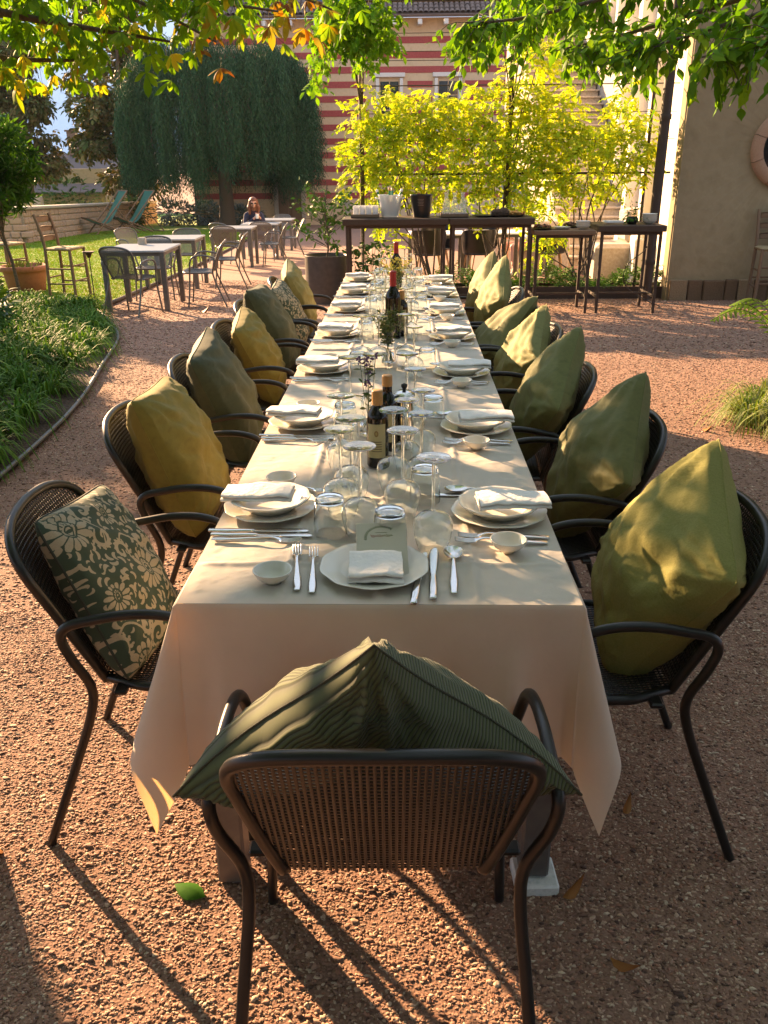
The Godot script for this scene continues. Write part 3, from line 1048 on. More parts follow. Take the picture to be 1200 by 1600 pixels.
func rush_chair(label: String, at: Vector3, turn: float) -> Node3D:
	var t := thing("rush_seat_stool", label, "chair", at, turn)
	var sh := 0.68
	for sx in [-1, 1]:
		var fl := MB.new()
		fl.tube([Vector3(sx * 0.205, 0, 0.195), Vector3(sx * 0.195, 0.35, 0.19), Vector3(sx * 0.19, sh, 0.185)], [0.019, 0.023, 0.02], 8)
		put("leg", fl, M.oldwood, t)
		var bl := MB.new()
		bl.tube(smooth([Vector3(sx * 0.19, 0, -0.20), Vector3(sx * 0.182, sh, -0.175), Vector3(sx * 0.185, 0.95, -0.215), Vector3(sx * 0.185, 1.12, -0.265)], 4), 0.021, 8)
		put("back_post", bl, M.oldwood, t)
		for y in [0.22, 0.42]:
			var r := MB.new()
			r.tube([Vector3(sx * 0.2, y, 0.19), Vector3(sx * 0.186, y, -0.19)], 0.011, 6)
			put("stretcher", r, M.oldwood, t)
	for e in [[0.26, 0.192], [0.46, 0.19], [0.3, -0.188]]:
		var r := MB.new()
		r.tube([Vector3(-0.195, e[0], e[1]), Vector3(0.195, e[0], e[1])], 0.011, 6)
		put("stretcher", r, M.oldwood, t)
	for i in 3:
		var y := 0.80 + 0.125 * i
		var sl := MB.new()
		sl.grid(8, 3, func(u: float, v: float) -> Vector3:
			var a := TAU * 0.0 + v
			var hh: float = [0.032, 0.034, -0.034, -0.032][int(round(v * 3))] + 0.012 * sin(u * PI)
			var zz: float = [0.007, -0.007, -0.007, 0.007][int(round(v * 3))]
			return Vector3(lerpf(-0.18, 0.18, u), y + hh, -0.19 - (y - 0.7) * 0.16 - 0.022 * sin(u * PI) + zz))
		sl.box(Vector3(0, y, -0.205 - (y - 0.7) * 0.16), Vector3(0.36, 0.055, 0.01), 0.004)
		put("slat", sl, M.oldwood, t)
	var se := MB.new()
	se.grid(16, 16, func(u: float, v: float) -> Vector3:
		var x := lerpf(-0.205, 0.205, u)
		var z := lerpf(0.2, -0.19, v)
		var k := maxf(absf(u - 0.5), absf(v - 0.5)) * 2.0
		return Vector3(x, sh + 0.022 - 0.02 * (1.0 - k) - 0.022 * pow(k, 8) + R(-0.0015, 0.0015), z))
	se.box(Vector3(0, sh - 0.01, 0.005), Vector3(0.4, 0.03, 0.38), 0.014)
	put("rush_seat", se, M.straw, t)
	return t

func make_bucket_chair(label: String) -> Node3D:
	var t := thing("bucket_chair", label, "chair", Vector3.ZERO, 0.0, "black shell chairs at the cafe tables")
	var m := MB.new()
	for side in [0.0, 0.012]:
		m.grid(14, 10, func(u: float, v: float) -> Vector3:
			var a := lerpf(-1.9, 1.9, u)
			var r: float = 0.235 + 0.03 * v + side
			var top := 0.56 + 0.26 * smoothstep(0.2, 0.9, cos(a * 0.55))
			return Vector3(sin(a) * r, lerpf(0.47, top, v), -cos(a) * r * 0.95), side > 0.0)
	put("shell", m, M.black, t)
	var s := MB.new()
	s.xf = Transform3D(Basis(), Vector3(0, 0.455, 0.01))
	s.lathe([Vector2(0, -0.012), Vector2(0.225, -0.012), Vector2(0.24, 0.0), Vector2(0.225, 0.018), Vector2(0, 0.01)], 24)
	put("seat", s, M.black, t)
	for sx in [-1, 1]:
		for sz in [-1, 1]:
			var l := MB.new()
			l.tube([Vector3(sx * 0.15, 0.45, sz * 0.14), Vector3(sx * 0.23, 0, sz * 0.22)], [0.018, 0.011], 8)
			put("leg", l, M.palewood, t)
	return t


# ---------------------------------------------------------------- cushions
func cushion(label: String, S: float, T: float, mt: Material, sd: int, crease: float, group := "", n := 44, piped := false, bend := 0.0, pinch := 0.05, soft := 0.045) -> Node3D:
	var nz := FastNoiseLite.new()
	nz.seed = sd
	nz.frequency = 1.0
	nz.fractal_octaves = 2
	var surf := func(u: float, v: float, sgn: float) -> Vector3:
		var a := u * 2.0 - 1.0
		var b := v * 2.0 - 1.0
		var ro := 1.0 - soft * pow(a * b, 6.0)
		var x := a * ro * S * 0.5 * (1.0 - pinch * (1.0 - b * b) * pow(absf(a), 2.0))
		var y := b * ro * S * 0.5 * (1.0 - pinch * (1.0 - a * a) * pow(absf(b), 2.0))
		var e := maxf(0.0, (1.0 - a * a) * (1.0 - b * b))
		var h := 1.05 * T * pow(e, 0.41) * (1.0 - 0.16 * b) * (1.0 + 0.16 * nz.get_noise_2d(a * 1.2, b * 1.2 + sgn * 9.0))
		# gathers running in from the corners and along the seams
		for cx in [-1.0, 1.0]:
			for cy in [-1.0, 1.0]:
				var d := Vector2(a - cx, b - cy)
				var r := d.length()
				var an := atan2(-d.y * cy, -d.x * cx)
				h += crease * T * exp(-r * 1.9) * smoothstep(0.03, 0.3, r) * pow(e, 0.2) * (0.8 * sin(an * 13.0 + 3.0 * nz.get_noise_1d(cx * 3.0 + cy * 7.0 + r * 1.5)) + nz.get_noise_2d(an * 6.0, r * 0.8 + cx * 5.0 + cy * 9.0))
		h += crease * T * 0.9 * pow(e, 0.3) * maxf(-0.4, nz.get_noise_2d(a * 1.1 + b * 2.6 + 20.0, a * 0.9 - b * 0.3))
		var q := Vector3(x, y, sgn * maxf(h, 0.0015))
		if bend != 0.0:
			var k := maxf(0.0, absf(x - y) * 0.7071 - 0.12)
			q.z -= bend * k * k * 8.0
		return q
	var t := thing("cushion", label, "cushion", Vector3.ZERO, 0.0, group)
	var m := MB.new()
	m.grid(n, n, func(u: float, v: float) -> Vector3: return surf.call(u, v, 1.0))
	m.grid(n, n, func(u: float, v: float) -> Vector3: return surf.call(u, v, -1.0), true)
	put("cover", m, mt, t)
	var rim := []
	for i in 48:
		var f := i / 12.0
		var s := f - floorf(f)
		var uv: Vector2 = [Vector2(s, 0), Vector2(1, s), Vector2(1 - s, 1), Vector2(0, 1 - s)][int(f)]
		rim.append(surf.call(uv.x, uv.y, 0.0))
	var sm := MB.new()
	sm.tube(rim, 0.0034 if piped else 0.0022, 6, false, true)
	put("piping" if piped else "seam", sm, M.piping if piped else mt, t)
	return t

# set a cushion on a chair: spin in its own plane, lean against the back
func seat_cushion(c: Node3D, chair: Transform3D, spin: float, lean: float, off: Vector3, yaw := 0.0) -> void:
	var b := Basis(Vector3.UP, deg_to_rad(yaw)) * Basis(Vector3.RIGHT, -deg_to_rad(lean)) * Basis(Vector3.BACK, deg_to_rad(spin))
	c.transform = chair * Transform3D(b, off)


# ---------------------------------------------------------------- the long table
const TW := 0.775
const TL := 5.02
const TH := 0.76

func build_table() -> void:
	for k in 3:
		var t := thing("dining_table", ["steel table at the cloth's near end, one square leg on a marble slab", "middle steel table hidden under the long white cloth", "last steel table under the far end of the long white cloth"][k], "table", Vector3(0, 0, -0.02 - k * 1.66), 0.0)
		var m := MB.new()
		m.box(Vector3(0, TH - 0.016, -0.825), Vector3(TW - 0.012, 0.024, 1.645), 0.004)
		put("table_top", m, M.greysteel, t)
		for sx in [-1, 1]:
			for z in [-0.06, -1.6]:
				var l := MB.new()
				var y0 := 0.03 if (sx == 1 and z > -1 and k == 0) else ter(-0.02 - k * 1.66 + z)
				l.box(Vector3(sx * (TW / 2 - 0.042), (TH - 0.03 + y0) / 2, z), Vector3(0.066, TH - 0.03 - y0, 0.066), 0.006)
				put("leg", l, M.greysteel, t)
	var sl := MB.new()
	sl.box(Vector3(0, 0.012, 0), Vector3(0.098, 0.032, 0.095), 0.005)
	tag(put("marble_slab", sl, M.marble, null, Transform3D(Basis(Vector3.UP, 0.05), Vector3(0.35, 0, -0.07))), "small white marble slab under the table's foot", "slab")

	var c := MB.new()
	var n1 := FastNoiseLite.new()
	n1.frequency = 1.0
	n1.fractal_octaves = 3
	var hgt := func(x: float, z: float) -> float:
		var h := 0.0022 * n1.get_noise_2d(x * 5.0, z * 3.0) + 0.0030 * maxf(0.0, n1.get_noise_2d(x * 9.0 + z * 4.0, z * 14.0 - x * 3.0))
		for i in 14:
			var d := z + 0.17 + i * 0.362 + 0.004 * n1.get_noise_2d(x * 4.0, i * 7.0)
			h += 0.0090 * exp(-d * d / 0.00008) * (0.55 + 0.45 * sin(i * 2.4))
		for x0 in [-0.19, 0.0, 0.19]:
			var d: float = x - x0 + 0.003 * n1.get_noise_2d(z * 3.0, x0 * 50.0)
			h += 0.0060 * exp(-d * d / 0.00006)
		return TH + 0.001 + h * smoothstep(0.0, 0.03, minf(TW / 2 - absf(x), minf(-z, TL + z)))
	c.grid(130, 960, func(u: float, v: float) -> Vector3:
		var x := lerpf(-TW / 2, TW / 2, u)
		var z := lerpf(0.0, -TL, v)
		return Vector3(x, hgt.call(x, z), z))
	# the hanging cloth: down each side and fanned out at the corners
	var ring := []   # [edge point, outward, flare, drop]
	var D := 0.36
	var side := func(a: Vector3, b: Vector3, o: Vector3, k: int, fa: float, fb: float) -> void:
		for i in k:
			var f := float(i) / k
			var L := (b - a).length()
			var near := maxf(fa * exp(-pow(f * L / 0.16, 2.0)), fb * exp(-pow((1.0 - f) * L / 0.16, 2.0)))
			ring.append([a.lerp(b, f), o, 0.035 + near, D, 1.0 - near])
	var corner := func(q: Vector3, o1: Vector3, o2: Vector3, f1: float, f2: float) -> void:
		for i in 25:
			var th := PI / 2 * i / 24.0
			var o := (o1 * cos(th) + o2 * sin(th)).normalized()
			var fl := lerpf(f1, f2, smoothstep(0.1, 0.9, i / 24.0)) + 0.035
			ring.append([q, o, fl, D / maxf(cos(th), sin(th)), 0.0])
	var A := Vector3(-TW / 2, TH, 0.0)
	var B := Vector3(TW / 2, TH, 0.0)
	var C := Vector3(TW / 2, TH, -TL)
	var E := Vector3(-TW / 2, TH, -TL)
	side.call(A, B, Vector3(0, 0, 1), 60, 0.02, 0.02)
	corner.call(B, Vector3(0, 0, 1), Vector3(1, 0, 0), 0.02, 0.24)
	side.call(B, C, Vector3(1, 0, 0), 220, 0.24, 0.15)
	corner.call(C, Vector3(1, 0, 0), Vector3(0, 0, -1), 0.15, 0.05)
	side.call(C, E, Vector3(0, 0, -1), 40, 0.05, 0.05)
	corner.call(E, Vector3(0, 0, -1), Vector3(-1, 0, 0), 0.05, 0.15)
	side.call(E, A, Vector3(-1, 0, 0), 220, 0.15, 0.30)
	corner.call(A, Vector3(-1, 0, 0), Vector3(0, 0, 1), 0.30, 0.02)
	var pleats := [-0.31, -0.17, 0.03, 0.12, 0.27]
	var nu := ring.size()
	var rows := 30
	c.grid(nu, rows, func(u: float, v: float) -> Vector3:
		var e = ring[int(round(u * nu)) % nu]
		var l: float = e[3] * v
		var s: float = e[0].x * 1.0 + e[0].z * 1.0
		var wave := 0.016 * sin(s * 11.0 + 2.0 * n1.get_noise_1d(s * 1.3)) + 0.010 * sin(s * 27.0 + 1.0)
		if e[1].z > 0.9:
			for q in pleats.size(): wave += [0.02, -0.016, 0.03, -0.02, 0.024][q] * exp(-pow((s - pleats[q] - 0.05 * l * sin(q * 9.0)) / 0.022, 2.0))
		var o: float = minf(0.004, l) + l * (e[2] + wave * e[4] * 2.2 * smoothstep(0.0, 0.25, l) * (2.0 if e[1].z > 0.9 else 1.0))
		var q: Vector3 = e[0] + e[1] * o
		q.y = TH + 0.0005 - sqrt(maxf(0.0, l * l - o * o * 0.8)) * (1.0 if l > 0.02 else 0.7)
		return q, true)
	tag(put("tablecloth", c, M.cloth), "long cream tablecloth with pressed folds draped to its corners over the dining tables", "tablecloth")


# ---------------------------------------------------------------- tableware
func ribbon(m: MB, pts: Array, ws: Array, th: float) -> void:
	var p := smooth(pts, 3)
	var r := []
	for i in p.size():
		var f := float(i) / (p.size() - 1) * (ws.size() - 1)
		var a := mini(int(f), ws.size() - 2)
		r.append(lerpf(ws[a], ws[a + 1], f - a) * 0.5)
	# flat section: half width along the side, thin in height
	var i0 := m.v.size()
	for i in p.size():
		var d: Vector3 = (p[mini(i + 1, p.size() - 1)] - p[maxi(i - 1, 0)]).normalized()
		var sd := d.cross(Vector3.UP).normalized()
		var up := sd.cross(d)
		var w: float = r[i]
		for e in [[-1.0, 0.0], [-0.6, 0.5], [0.6, 0.5], [1.0, 0.0], [0.6, -0.5], [-0.6, -0.5]]:
			m.p(p[i] + sd * w * e[0] + up * th * e[1])
	for i in p.size() - 1:
		for j in 6:
			var a := i0 + i * 6 + j
			var b := i0 + i * 6 + (j + 1) % 6
			m.quad(a, a + 6, b + 6, b)
	for e in [i0, i0 + (p.size() - 1) * 6]:
		for j in range(1, 5): m.tri(e, e + j, e + j + 1)

func fork_mesh() -> ArrayMesh:
	var m := MB.new()
	ribbon(m, [Vector3(0, 0.003, 0.10), Vector3(0, 0.005, 0.06), Vector3(0, 0.009, 0.0), Vector3(0, 0.012, -0.035), Vector3(0, 0.006, -0.058)], [0.013, 0.018, 0.011, 0.006, 0.008, 0.024], 0.003)
	for i in 4:
		var x := -0.0084 + 0.0056 * i
		ribbon(m, [Vector3(x, 0.006, -0.056), Vector3(x, 0.005, -0.075), Vector3(x * 1.03, 0.009, -0.102)], [0.0040, 0.0036, 0.0018], 0.0022)
	return m.mesh()

func spoon_mesh() -> ArrayMesh:
	var m := MB.new()
	ribbon(m, [Vector3(0, 0.003, 0.10), Vector3(0, 0.005, 0.06), Vector3(0, 0.010, 0.0), Vector3(0, 0.012, -0.032), Vector3(0, 0.010, -0.045)], [0.013, 0.018, 0.011, 0.006, 0.010], 0.003)
	for s in [0.0, 0.0014]:
		m.grid(12, 12, func(u: float, v: float) -> Vector3:
			var a := TAU * u
			return Vector3(cos(a) * v * 0.021, 0.012 - 0.009 * (1.0 - v * v) - s, -0.073 + sin(a) * v * 0.031 * (1.0 + 0.12 * sin(a))), s > 0.0)
	return m.mesh()

func knife_mesh() -> ArrayMesh:
	var m := MB.new()
	ribbon(m, [Vector3(0, 0.0045, 0.11), Vector3(0, 0.0045, 0.05), Vector3(0, 0.0045, 0.005)], [0.014, 0.018, 0.015, 0.013], 0.006)
	ribbon(m, [Vector3(0, 0.004, 0.006), Vector3(0.001, 0.004, -0.05), Vector3(0.002, 0.004, -0.10), Vector3(0.005, 0.004, -0.118)], [0.013, 0.019, 0.021, 0.019, 0.006], 0.0014)
	return m.mesh()

func napkin_mesh(w: float, d: float, h: float, sd: int, sag: float) -> ArrayMesh:
	var m := MB.new()
	var nz := FastNoiseLite.new()
	nz.seed = sd
	nz.frequency = 9.0
	var lay := 2
	for k in lay:
		var hh := h / lay
		var y0 := hh * (k + 0.5)
		var dd := d * (1.0 - 0.03 * k)
		m.grid(20, 24, func(u: float, v: float) -> Vector3:
			var a := TAU * v
			var ca := cos(a)
			var z := signf(ca) * pow(absf(ca), 0.35) * (dd / 2)
			var y := y0 + sin(a) * hh * 0.52
			var x := lerpf(-w / 2, w / 2, u) * (1.0 - 0.012 * k)
			var sg := -sag * pow(absf(u * 2 - 1), 2.2) + 0.006 * nz.get_noise_2d(x, z) * (k + 1) * 0.6
			return Vector3(x + 0.002 * nz.get_noise_2d(z * 2, y * 20), maxf(y0 - hh * 0.5 - sag, y + sg), z + 0.007 * nz.get_noise_2d(x * 1.6, k * 3.0 + 5.0)))
		for e in [0, 20]:
			var i0: int = m.v.size() - 21 * 25
			var mid := Vector3.ZERO
			for v in 24: mid += m.v[i0 + v * 21 + e] / 24.0
			var c := m.p(mid)
			for v in 24:
				if e == 0: m.tri(c, i0 + v * 21 + e, i0 + (v + 1) * 21 + e)
				else: m.tri(c, i0 + (v + 1) * 21 + e, i0 + v * 21 + e)
	return m.mesh()

func bowl_profile(r: float, h: float, th: float) -> Array:
	return [Vector2(0, 0), Vector2(r * 0.40, 0), Vector2(r * 0.42, h * 0.12), Vector2(r * 0.8, h * 0.45), Vector2(r, h * 0.96), Vector2(r - th * 0.4, h), Vector2(r - th, h * 0.95), Vector2(r * 0.78 - th * 0.3, h * 0.5), Vector2(r * 0.45, h * 0.2), Vector2(0, h * 0.14)]

func plate_profile(r: float, h: float) -> Array:
	return [Vector2(0, 0), Vector2(r * 0.58, 0), Vector2(r * 0.62, h * 0.22), Vector2(r * 0.97, h * 0.86), Vector2(r, h), Vector2(r * 0.985, h * 1.06), Vector2(r * 0.9, h * 0.98), Vector2(r * 0.64, h * 0.46), Vector2(r * 0.58, h * 0.28), Vector2(0, h * 0.24)]

var P := {}

func prep_tableware() -> void:
	P.fork = fork_mesh(); P.spoon = spoon_mesh(); P.knife = knife_mesh()
	var a := MB.new(); a.lathe(plate_profile(0.112, 0.016), 60, 0.014, 10); P.plate = a.mesh()
	var b := MB.new(); b.lathe(plate_profile(0.096, 0.030), 60, 0.014, 10); P.soup = b.mesh()
	var c := MB.new(); c.lathe(bowl_profile(0.040, 0.029, 0.0045), 36); P.bowl = c.mesh()
	# upside-down wine glass: rim on the cloth, foot in the air
	for kind in [["wine", 0.030, 0.043, 0.092, 0.212, 0.036], ["wine2", 0.027, 0.037, 0.082, 0.195, 0.033]]:
		var s := MB.new()
		var pr := []
		for i in 15:
			var f := i / 14.0
			var r: float = lerpf(kind[1], kind[2], sin(minf(1.0, f * 1.5) * PI * 0.5)) if f < 0.62 else kind[2] * pow(maxf(0.0, 1.0 - pow((f - 0.62) / 0.38, 2.3)), 0.5)
			pr.append(Vector2(maxf(r, 0.005), f * kind[3]))
		pr.append(Vector2(0.0, kind[3]))
		for q in range(pr.size() - 2, -1, -1): pr.append(Vector2(maxf(0.0, pr[q].x - 0.0012), pr[q].y - (0.0012 if q > 3 else 0.0)))
		pr.append(pr[0])
		s.lathe(pr, 40)
		P[kind[0] + "_bowl"] = s.mesh()
		var t := MB.new()
		var H: float = kind[4]
		t.lathe([Vector2(0.0, kind[3] - 0.001), Vector2(0.0052, kind[3] - 0.0005), Vector2(0.0042, kind[3] + 0.008), Vector2(0.0034, kind[3] + 0.03), Vector2(0.0036, H - 0.02), Vector2(0.006, H - 0.008), Vector2(0.0, H - 0.005)], 16)
		P[kind[0] + "_stem"] = t.mesh()
		t = MB.new()
		t.lathe([Vector2(0.0, H - 0.0079), Vector2(0.006, H - 0.0078), Vector2(0.012, H - 0.0052), Vector2(kind[5] * 0.6, H - 0.0034), Vector2(kind[5], H - 0.0018), Vector2(kind[5] + 0.0006, H - 0.001), Vector2(kind[5], H - 0.0002), Vector2(kind[5] * 0.6, H - 0.0012), Vector2(0.0, H - 0.0026)], 40)
		P[kind[0] + "_foot"] = t.mesh()
	var u := MB.new()
	u.lathe([Vector2(0.0375, 0.0), Vector2(0.0372, 0.03), Vector2(0.0335, 0.078), Vector2(0.0312, 0.087), Vector2(0.0295, 0.088), Vector2(0.0, 0.0875), Vector2(0.0, 0.0795), Vector2(0.0295, 0.079), Vector2(0.032, 0.075), Vector2(0.0357, 0.03), Vector2(0.0361, 0.0), Vector2(0.0375, 0.0)], 40)
	P.tumbler_wall = u.mesh()
	var v := MB.new()
	v.lathe([Vector2(0, 0.0795), Vector2(0.0295, 0.0798), Vector2(0.0312, 0.0835), Vector2(0.0302, 0.0872), Vector2(0, 0.0872)], 30)
	P.tumbler_base = v.mesh()
	P.napkin = []
	for i in 5: P.napkin.append(napkin_mesh(0.165, 0.085, 0.020, 30 + i, 0.003))

func item(called: String, label: String, cat: String, mesh: Mesh, m: Material, at: Vector3, turn: float, group: String) -> MeshInstance3D:
	var o := put(called, mesh, m, null, Transform3D(Basis(Vector3.UP, turn), at))
	tag(o, label, cat, group)
	return o

func glass(kind: String, label: String, x: float, z: float) -> void:
	var t := thing("drinking_glass" if kind == "tumbler" else "wine_glass", label, "glass", Vector3(x, TH + 0.003, z), R(0, TAU), "upturned glasses along the table")
	if kind == "tumbler":
		put("wall", P.tumbler_wall, M.stem, t)
	else:
		put("bowl", P[kind + "_bowl"], M.stem, t)
		put("stem", P[kind + "_stem"], M.stem, t)
		put("foot", P[kind + "_foot"], M.stem, t)

func place_setting(side: int, k: int, z: float) -> void:
	var sd := "lawn-side" if side < 0 else "church-side"
	var at: String = "at the %s %s place from table's head" % [ORD[k], sd]
	var y := TH + 0.0042
	var x := side * 0.272
	var tw := PI / 2 + R(-0.06, 0.06)
	item("dinner_plate", "cream dinner plate under the soup plate " + at, "plate", P.plate, M.china, Vector3(x, y, z), R(0, TAU), "cream plates along the table")
	item("soup_plate", "cream soup plate under a napkin " + at, "plate", P.soup, M.china, Vector3(x, y + 0.0075, z), R(0, TAU), "cream plates along the table")
	item("napkin", "white folded napkin lying across the plates " + at, "napkin", P.napkin[(k * 2 + (side + 1) / 2) % 5], M.napkin, Vector3(x + side * R(-0.005, 0.03), y + 0.0385, z + R(0.0, 0.02)), R(-0.10, 0.10), "folded napkins along the table")
	var bz := z - 0.165 if side < 0 else z + 0.195
	item("small_bowl", "small cream sauce bowl " + at, "bowl", P.bowl, M.china, Vector3(side * R(0.255, 0.275), y, bz), 0.0, "small bowls along the table")
	# cutlery lies along x; handles towards the sitter
	var h := side * PI / 2
	if side < 0:
		item("table_knife", "steel knife nearest the plate " + at, "knife", P.knife, M.cutlery, Vector3(-0.285, y, z + 0.128), h + R(-0.04, 0.04), "cutlery along the table")
		item("table_knife", "outer steel knife beside the fork " + at, "knife", P.knife, M.cutlery, Vector3(-0.275, y, z + 0.152), h + R(-0.04, 0.04), "cutlery along the table")
		item("fork", "steel fork with tines up " + at, "fork", P.fork, M.cutlery, Vector3(-0.28, y, z + 0.18), h + R(-0.1, 0.05), "cutlery along the table")
		item("fork", "steel fork lying beyond the plate " + at, "fork", P.fork, M.cutlery, Vector3(-0.235, y, z - 0.125), h + R(-0.08, 0.08), "cutlery along the table")
	else:
		item("fork", "steel fork nearest the plate " + at, "fork", P.fork, M.cutlery, Vector3(0.27, y, z + 0.128), h + R(-0.06, 0.04), "cutlery along the table")
		item("fork", "outer steel fork by the sauce bowl " + at, "fork", P.fork, M.cutlery, Vector3(0.262, y, z + 0.155), h + R(-0.06, 0.04), "cutlery along the table")
		item("table_knife", "steel knife lying beyond the plate " + at, "knife", P.knife, M.cutlery, Vector3(0.235, y, z - 0.125), h + R(-0.05, 0.05), "cutlery along the table")
		item("spoon", "steel spoon lying beyond the plate " + at, "spoon", P.spoon, M.cutlery, Vector3(0.25, y, z - 0.15), h + R(-0.08, 0.0), "cutlery along the table")

func bottle(called: String, label: String, at: Vector3, pr: Array, body: Material, cap: Array, capm: Material, lab: Array) -> void:
	var t := thing(called, label, "bottle", at, R(0, TAU) if lab.is_empty() else -0.5)
	var m := MB.new()
	m.lathe(pr, 32)
	put("body", m, body, t)
	var c := MB.new()
	c.lathe(cap, 24)
	put("cap", c, capm, t)
	if lab.size():
		var l := MB.new()
		for a in [[0.3, 2.0], [2.6, 4.3]]:
			l.grid(14, 1, func(u: float, v: float) -> Vector3:
				var an := lerpf(a[0], a[1], u)
				return Vector3(cos(an) * lab[0], lerpf(lab[1], lab[2], 1.0 - v), sin(an) * lab[0]))
		put("paper_label", l, M.label, t)

func build_tableware() -> void:
	prep_tableware()
	var y := TH + 0.0042
	var lz := [-0.46, -1.18, -1.93, -2.68, -3.40, -4.08, -4.70]
	for k in 7:
		place_setting(-1, k, lz[k])
		place_setting(1, k, lz[k] + 0.03 + 0.02 * k)
	# the place at the head of the table
	item("dinner_plate", "scalloped cream plate holding menu card and napkin at the table's head", "plate", P.plate, M.china, Vector3(-0.012, y, -0.135), 0.3, "cream plates along the table")
	var card := thing("menu_card", "cream menu card with wreath and script tucked under the head napkin", "menu card", Vector3(0.003, y + 0.034, -0.165), 0.06)
	var cm := MB.new()
	cm.box(Vector3.ZERO, Vector3(0.105, 0.0012, 0.15), 0.0003)
	put("card", cm, M.card, card)
	var pm := MB.new()
	pm.grid(2, 2, func(u: float, v: float) -> Vector3: return Vector3(lerpf(-0.05, 0.05, u), 0.0009, lerpf(-0.073, 0.073, v)), true)
	put("print", pm, M.menu, card)
	card.rotation.x = 0.42
	item("napkin", "white napkin folded square on the plate at the table's head", "napkin", napkin_mesh(0.108, 0.118, 0.024, 77, 0.001), M.napkin, Vector3(-0.008, y + 0.013, -0.105), 0.04, "folded napkins along the table")
	for e in [["fork", "steel fork lying nearest the sauce bowl at the table's head", -0.172, -0.145, 0.12], ["fork", "steel fork lying nearest the plate at the table's head", -0.138, -0.135, 0.08], ["table_knife", "steel knife nearest the plate at the table's head", 0.108, -0.12, -0.03], ["table_knife", "steel knife half under the plate at the table's head", 0.078, -0.10, -0.1], ["spoon", "steel spoon beside the knives at the table's head", 0.15, -0.135, -0.04]]:
		item(e[0], e[1], {"fork": "fork", "table_knife": "knife", "spoon": "spoon"}[e[0]], P[{"fork": "fork", "table_knife": "knife", "spoon": "spoon"}[e[0]]], M.cutlery, Vector3(e[2], y, e[3]), e[4], "cutlery along the table")
	item("small_bowl", "small cream sauce bowl beside the forks at the table's head", "bowl", P.bowl, M.china, Vector3(-0.213, y, -0.085), 0, "small bowls along the table")
	# glasses: the first two clusters as they stand, then a pattern of pairs
	var gl := [["tumbler", -0.118, -0.33], ["tumbler", 0.018, -0.255], ["tumbler", 0.10, -0.53], ["tumbler", -0.12, -0.93], ["wine", -0.048, -0.315], ["wine", 0.045, -0.43], ["wine", 0.11, -0.24], ["wine", -0.08, -0.53], ["wine", 0.022, -0.60], ["wine2", 0.092, -0.63], ["wine2", 0.10, -0.86], ["wine", -0.118, -0.74], ["wine", -0.10, -0.44], ["wine2", 0.055, -0.76]]
	for q in range(1, 7):
		var z: float = lz[q]
		gl += [["wine", -0.115 + R(-0.01, 0.01), z - 0.03 + R(-0.03, 0.03)], ["wine", -0.058 + R(-0.01, 0.01), z - 0.07 + R(-0.03, 0.03)], ["tumbler", -0.135, z + 0.07 + R(-0.02, 0.02)], ["wine", 0.055 + R(-0.01, 0.01), z - 0.10 + R(-0.03, 0.03)], ["wine2", 0.085 + R(-0.01, 0.01), z + 0.09 + R(-0.03, 0.03)], ["tumbler", 0.14, z - 0.03 + R(-0.02, 0.02)]]
	var first := ["upturned tumbler nearest the lawn-side first plate", "upturned tumbler standing just behind the menu card", "upturned tumbler behind the church-side spoon of the first place", "upturned tumbler beside the oil bottles on the lawn side", "tall upturned wine glass just behind the menu card", "tall upturned wine glass in the middle of the front cluster", "tall upturned wine glass nearest the church-side first plate", "upturned wine glass behind the front lawn-side tumbler", "upturned wine glass standing right before the oil bottles", "smaller upturned wine glass beside the oil bottles", "smaller upturned wine glass before the steel shaker", "upturned wine glass close to the lawn-side oil bottle", "upturned wine glass between the front tumbler and the stemless glass", "smaller upturned wine glass beside the dark oil bottle"]
	for i in gl.size():
		var lab: String
		if i < 14: lab = first[i]
		else:
			var j := (i - 14) % 6
			var q := (i - 14) / 6 + 1
			lab = ["upturned wine glass nearest the plate", "upturned wine glass nearest the table's middle line", "upturned tumbler nearest the plate", "upturned wine glass nearest the table's middle line", "small upturned wine glass set nearer the head", "upturned tumbler nearest the plate"][j] + " by the %s %s place" % [ORD[q], "lawn-side" if j < 3 else "church-side"]
		glass(gl[i][0], lab, gl[i][1], gl[i][2])
	# a stemless glass standing the right way up
	var t := thing("drinking_glass", "round stemless glass standing upright before the oil bottles", "glass", Vector3(-0.10, y, -0.64))
	var m := MB.new()
	m.lathe([Vector2(0.001, 0.004), Vector2(0.02, 0.004), Vector2(0.035, 0.018), Vector2(0.041, 0.042), Vector2(0.038, 0.07), Vector2(0.030, 0.092)], 30)
	put("bowl", m, M.shell, t)
	var bs := MB.new()
	bs.lathe([Vector2(0, 0.0005), Vector2(0.019, 0.0005), Vector2(0.021, 0.0035), Vector2(0, 0.0037)], 24)
	put("base", bs, M.stem, t)
	# oil, vinegar, shaker, flowers, wine
	var op := [Vector2(0, 0), Vector2(0.028, 0.0), Vector2(0.030, 0.004), Vector2(0.030, 0.135), Vector2(0.026, 0.152), Vector2(0.015, 0.166), Vector2(0.0135, 0.175), Vector2(0.0135, 0.2), Vector2(0, 0.2)]
	var ocap := [Vector2(0.0140, 0.172), Vector2(0.0148, 0.173), Vector2(0.0148, 0.208), Vector2(0.013, 0.212), Vector2(0, 0.212)]
	bottle("oil_bottle", "dark oil bottle with copper cap and cream label, nearer the table's head", Vector3(-0.024, y, -0.79), op, M.darkglass, ocap, M.gold, [0.0306, 0.03, 0.125])
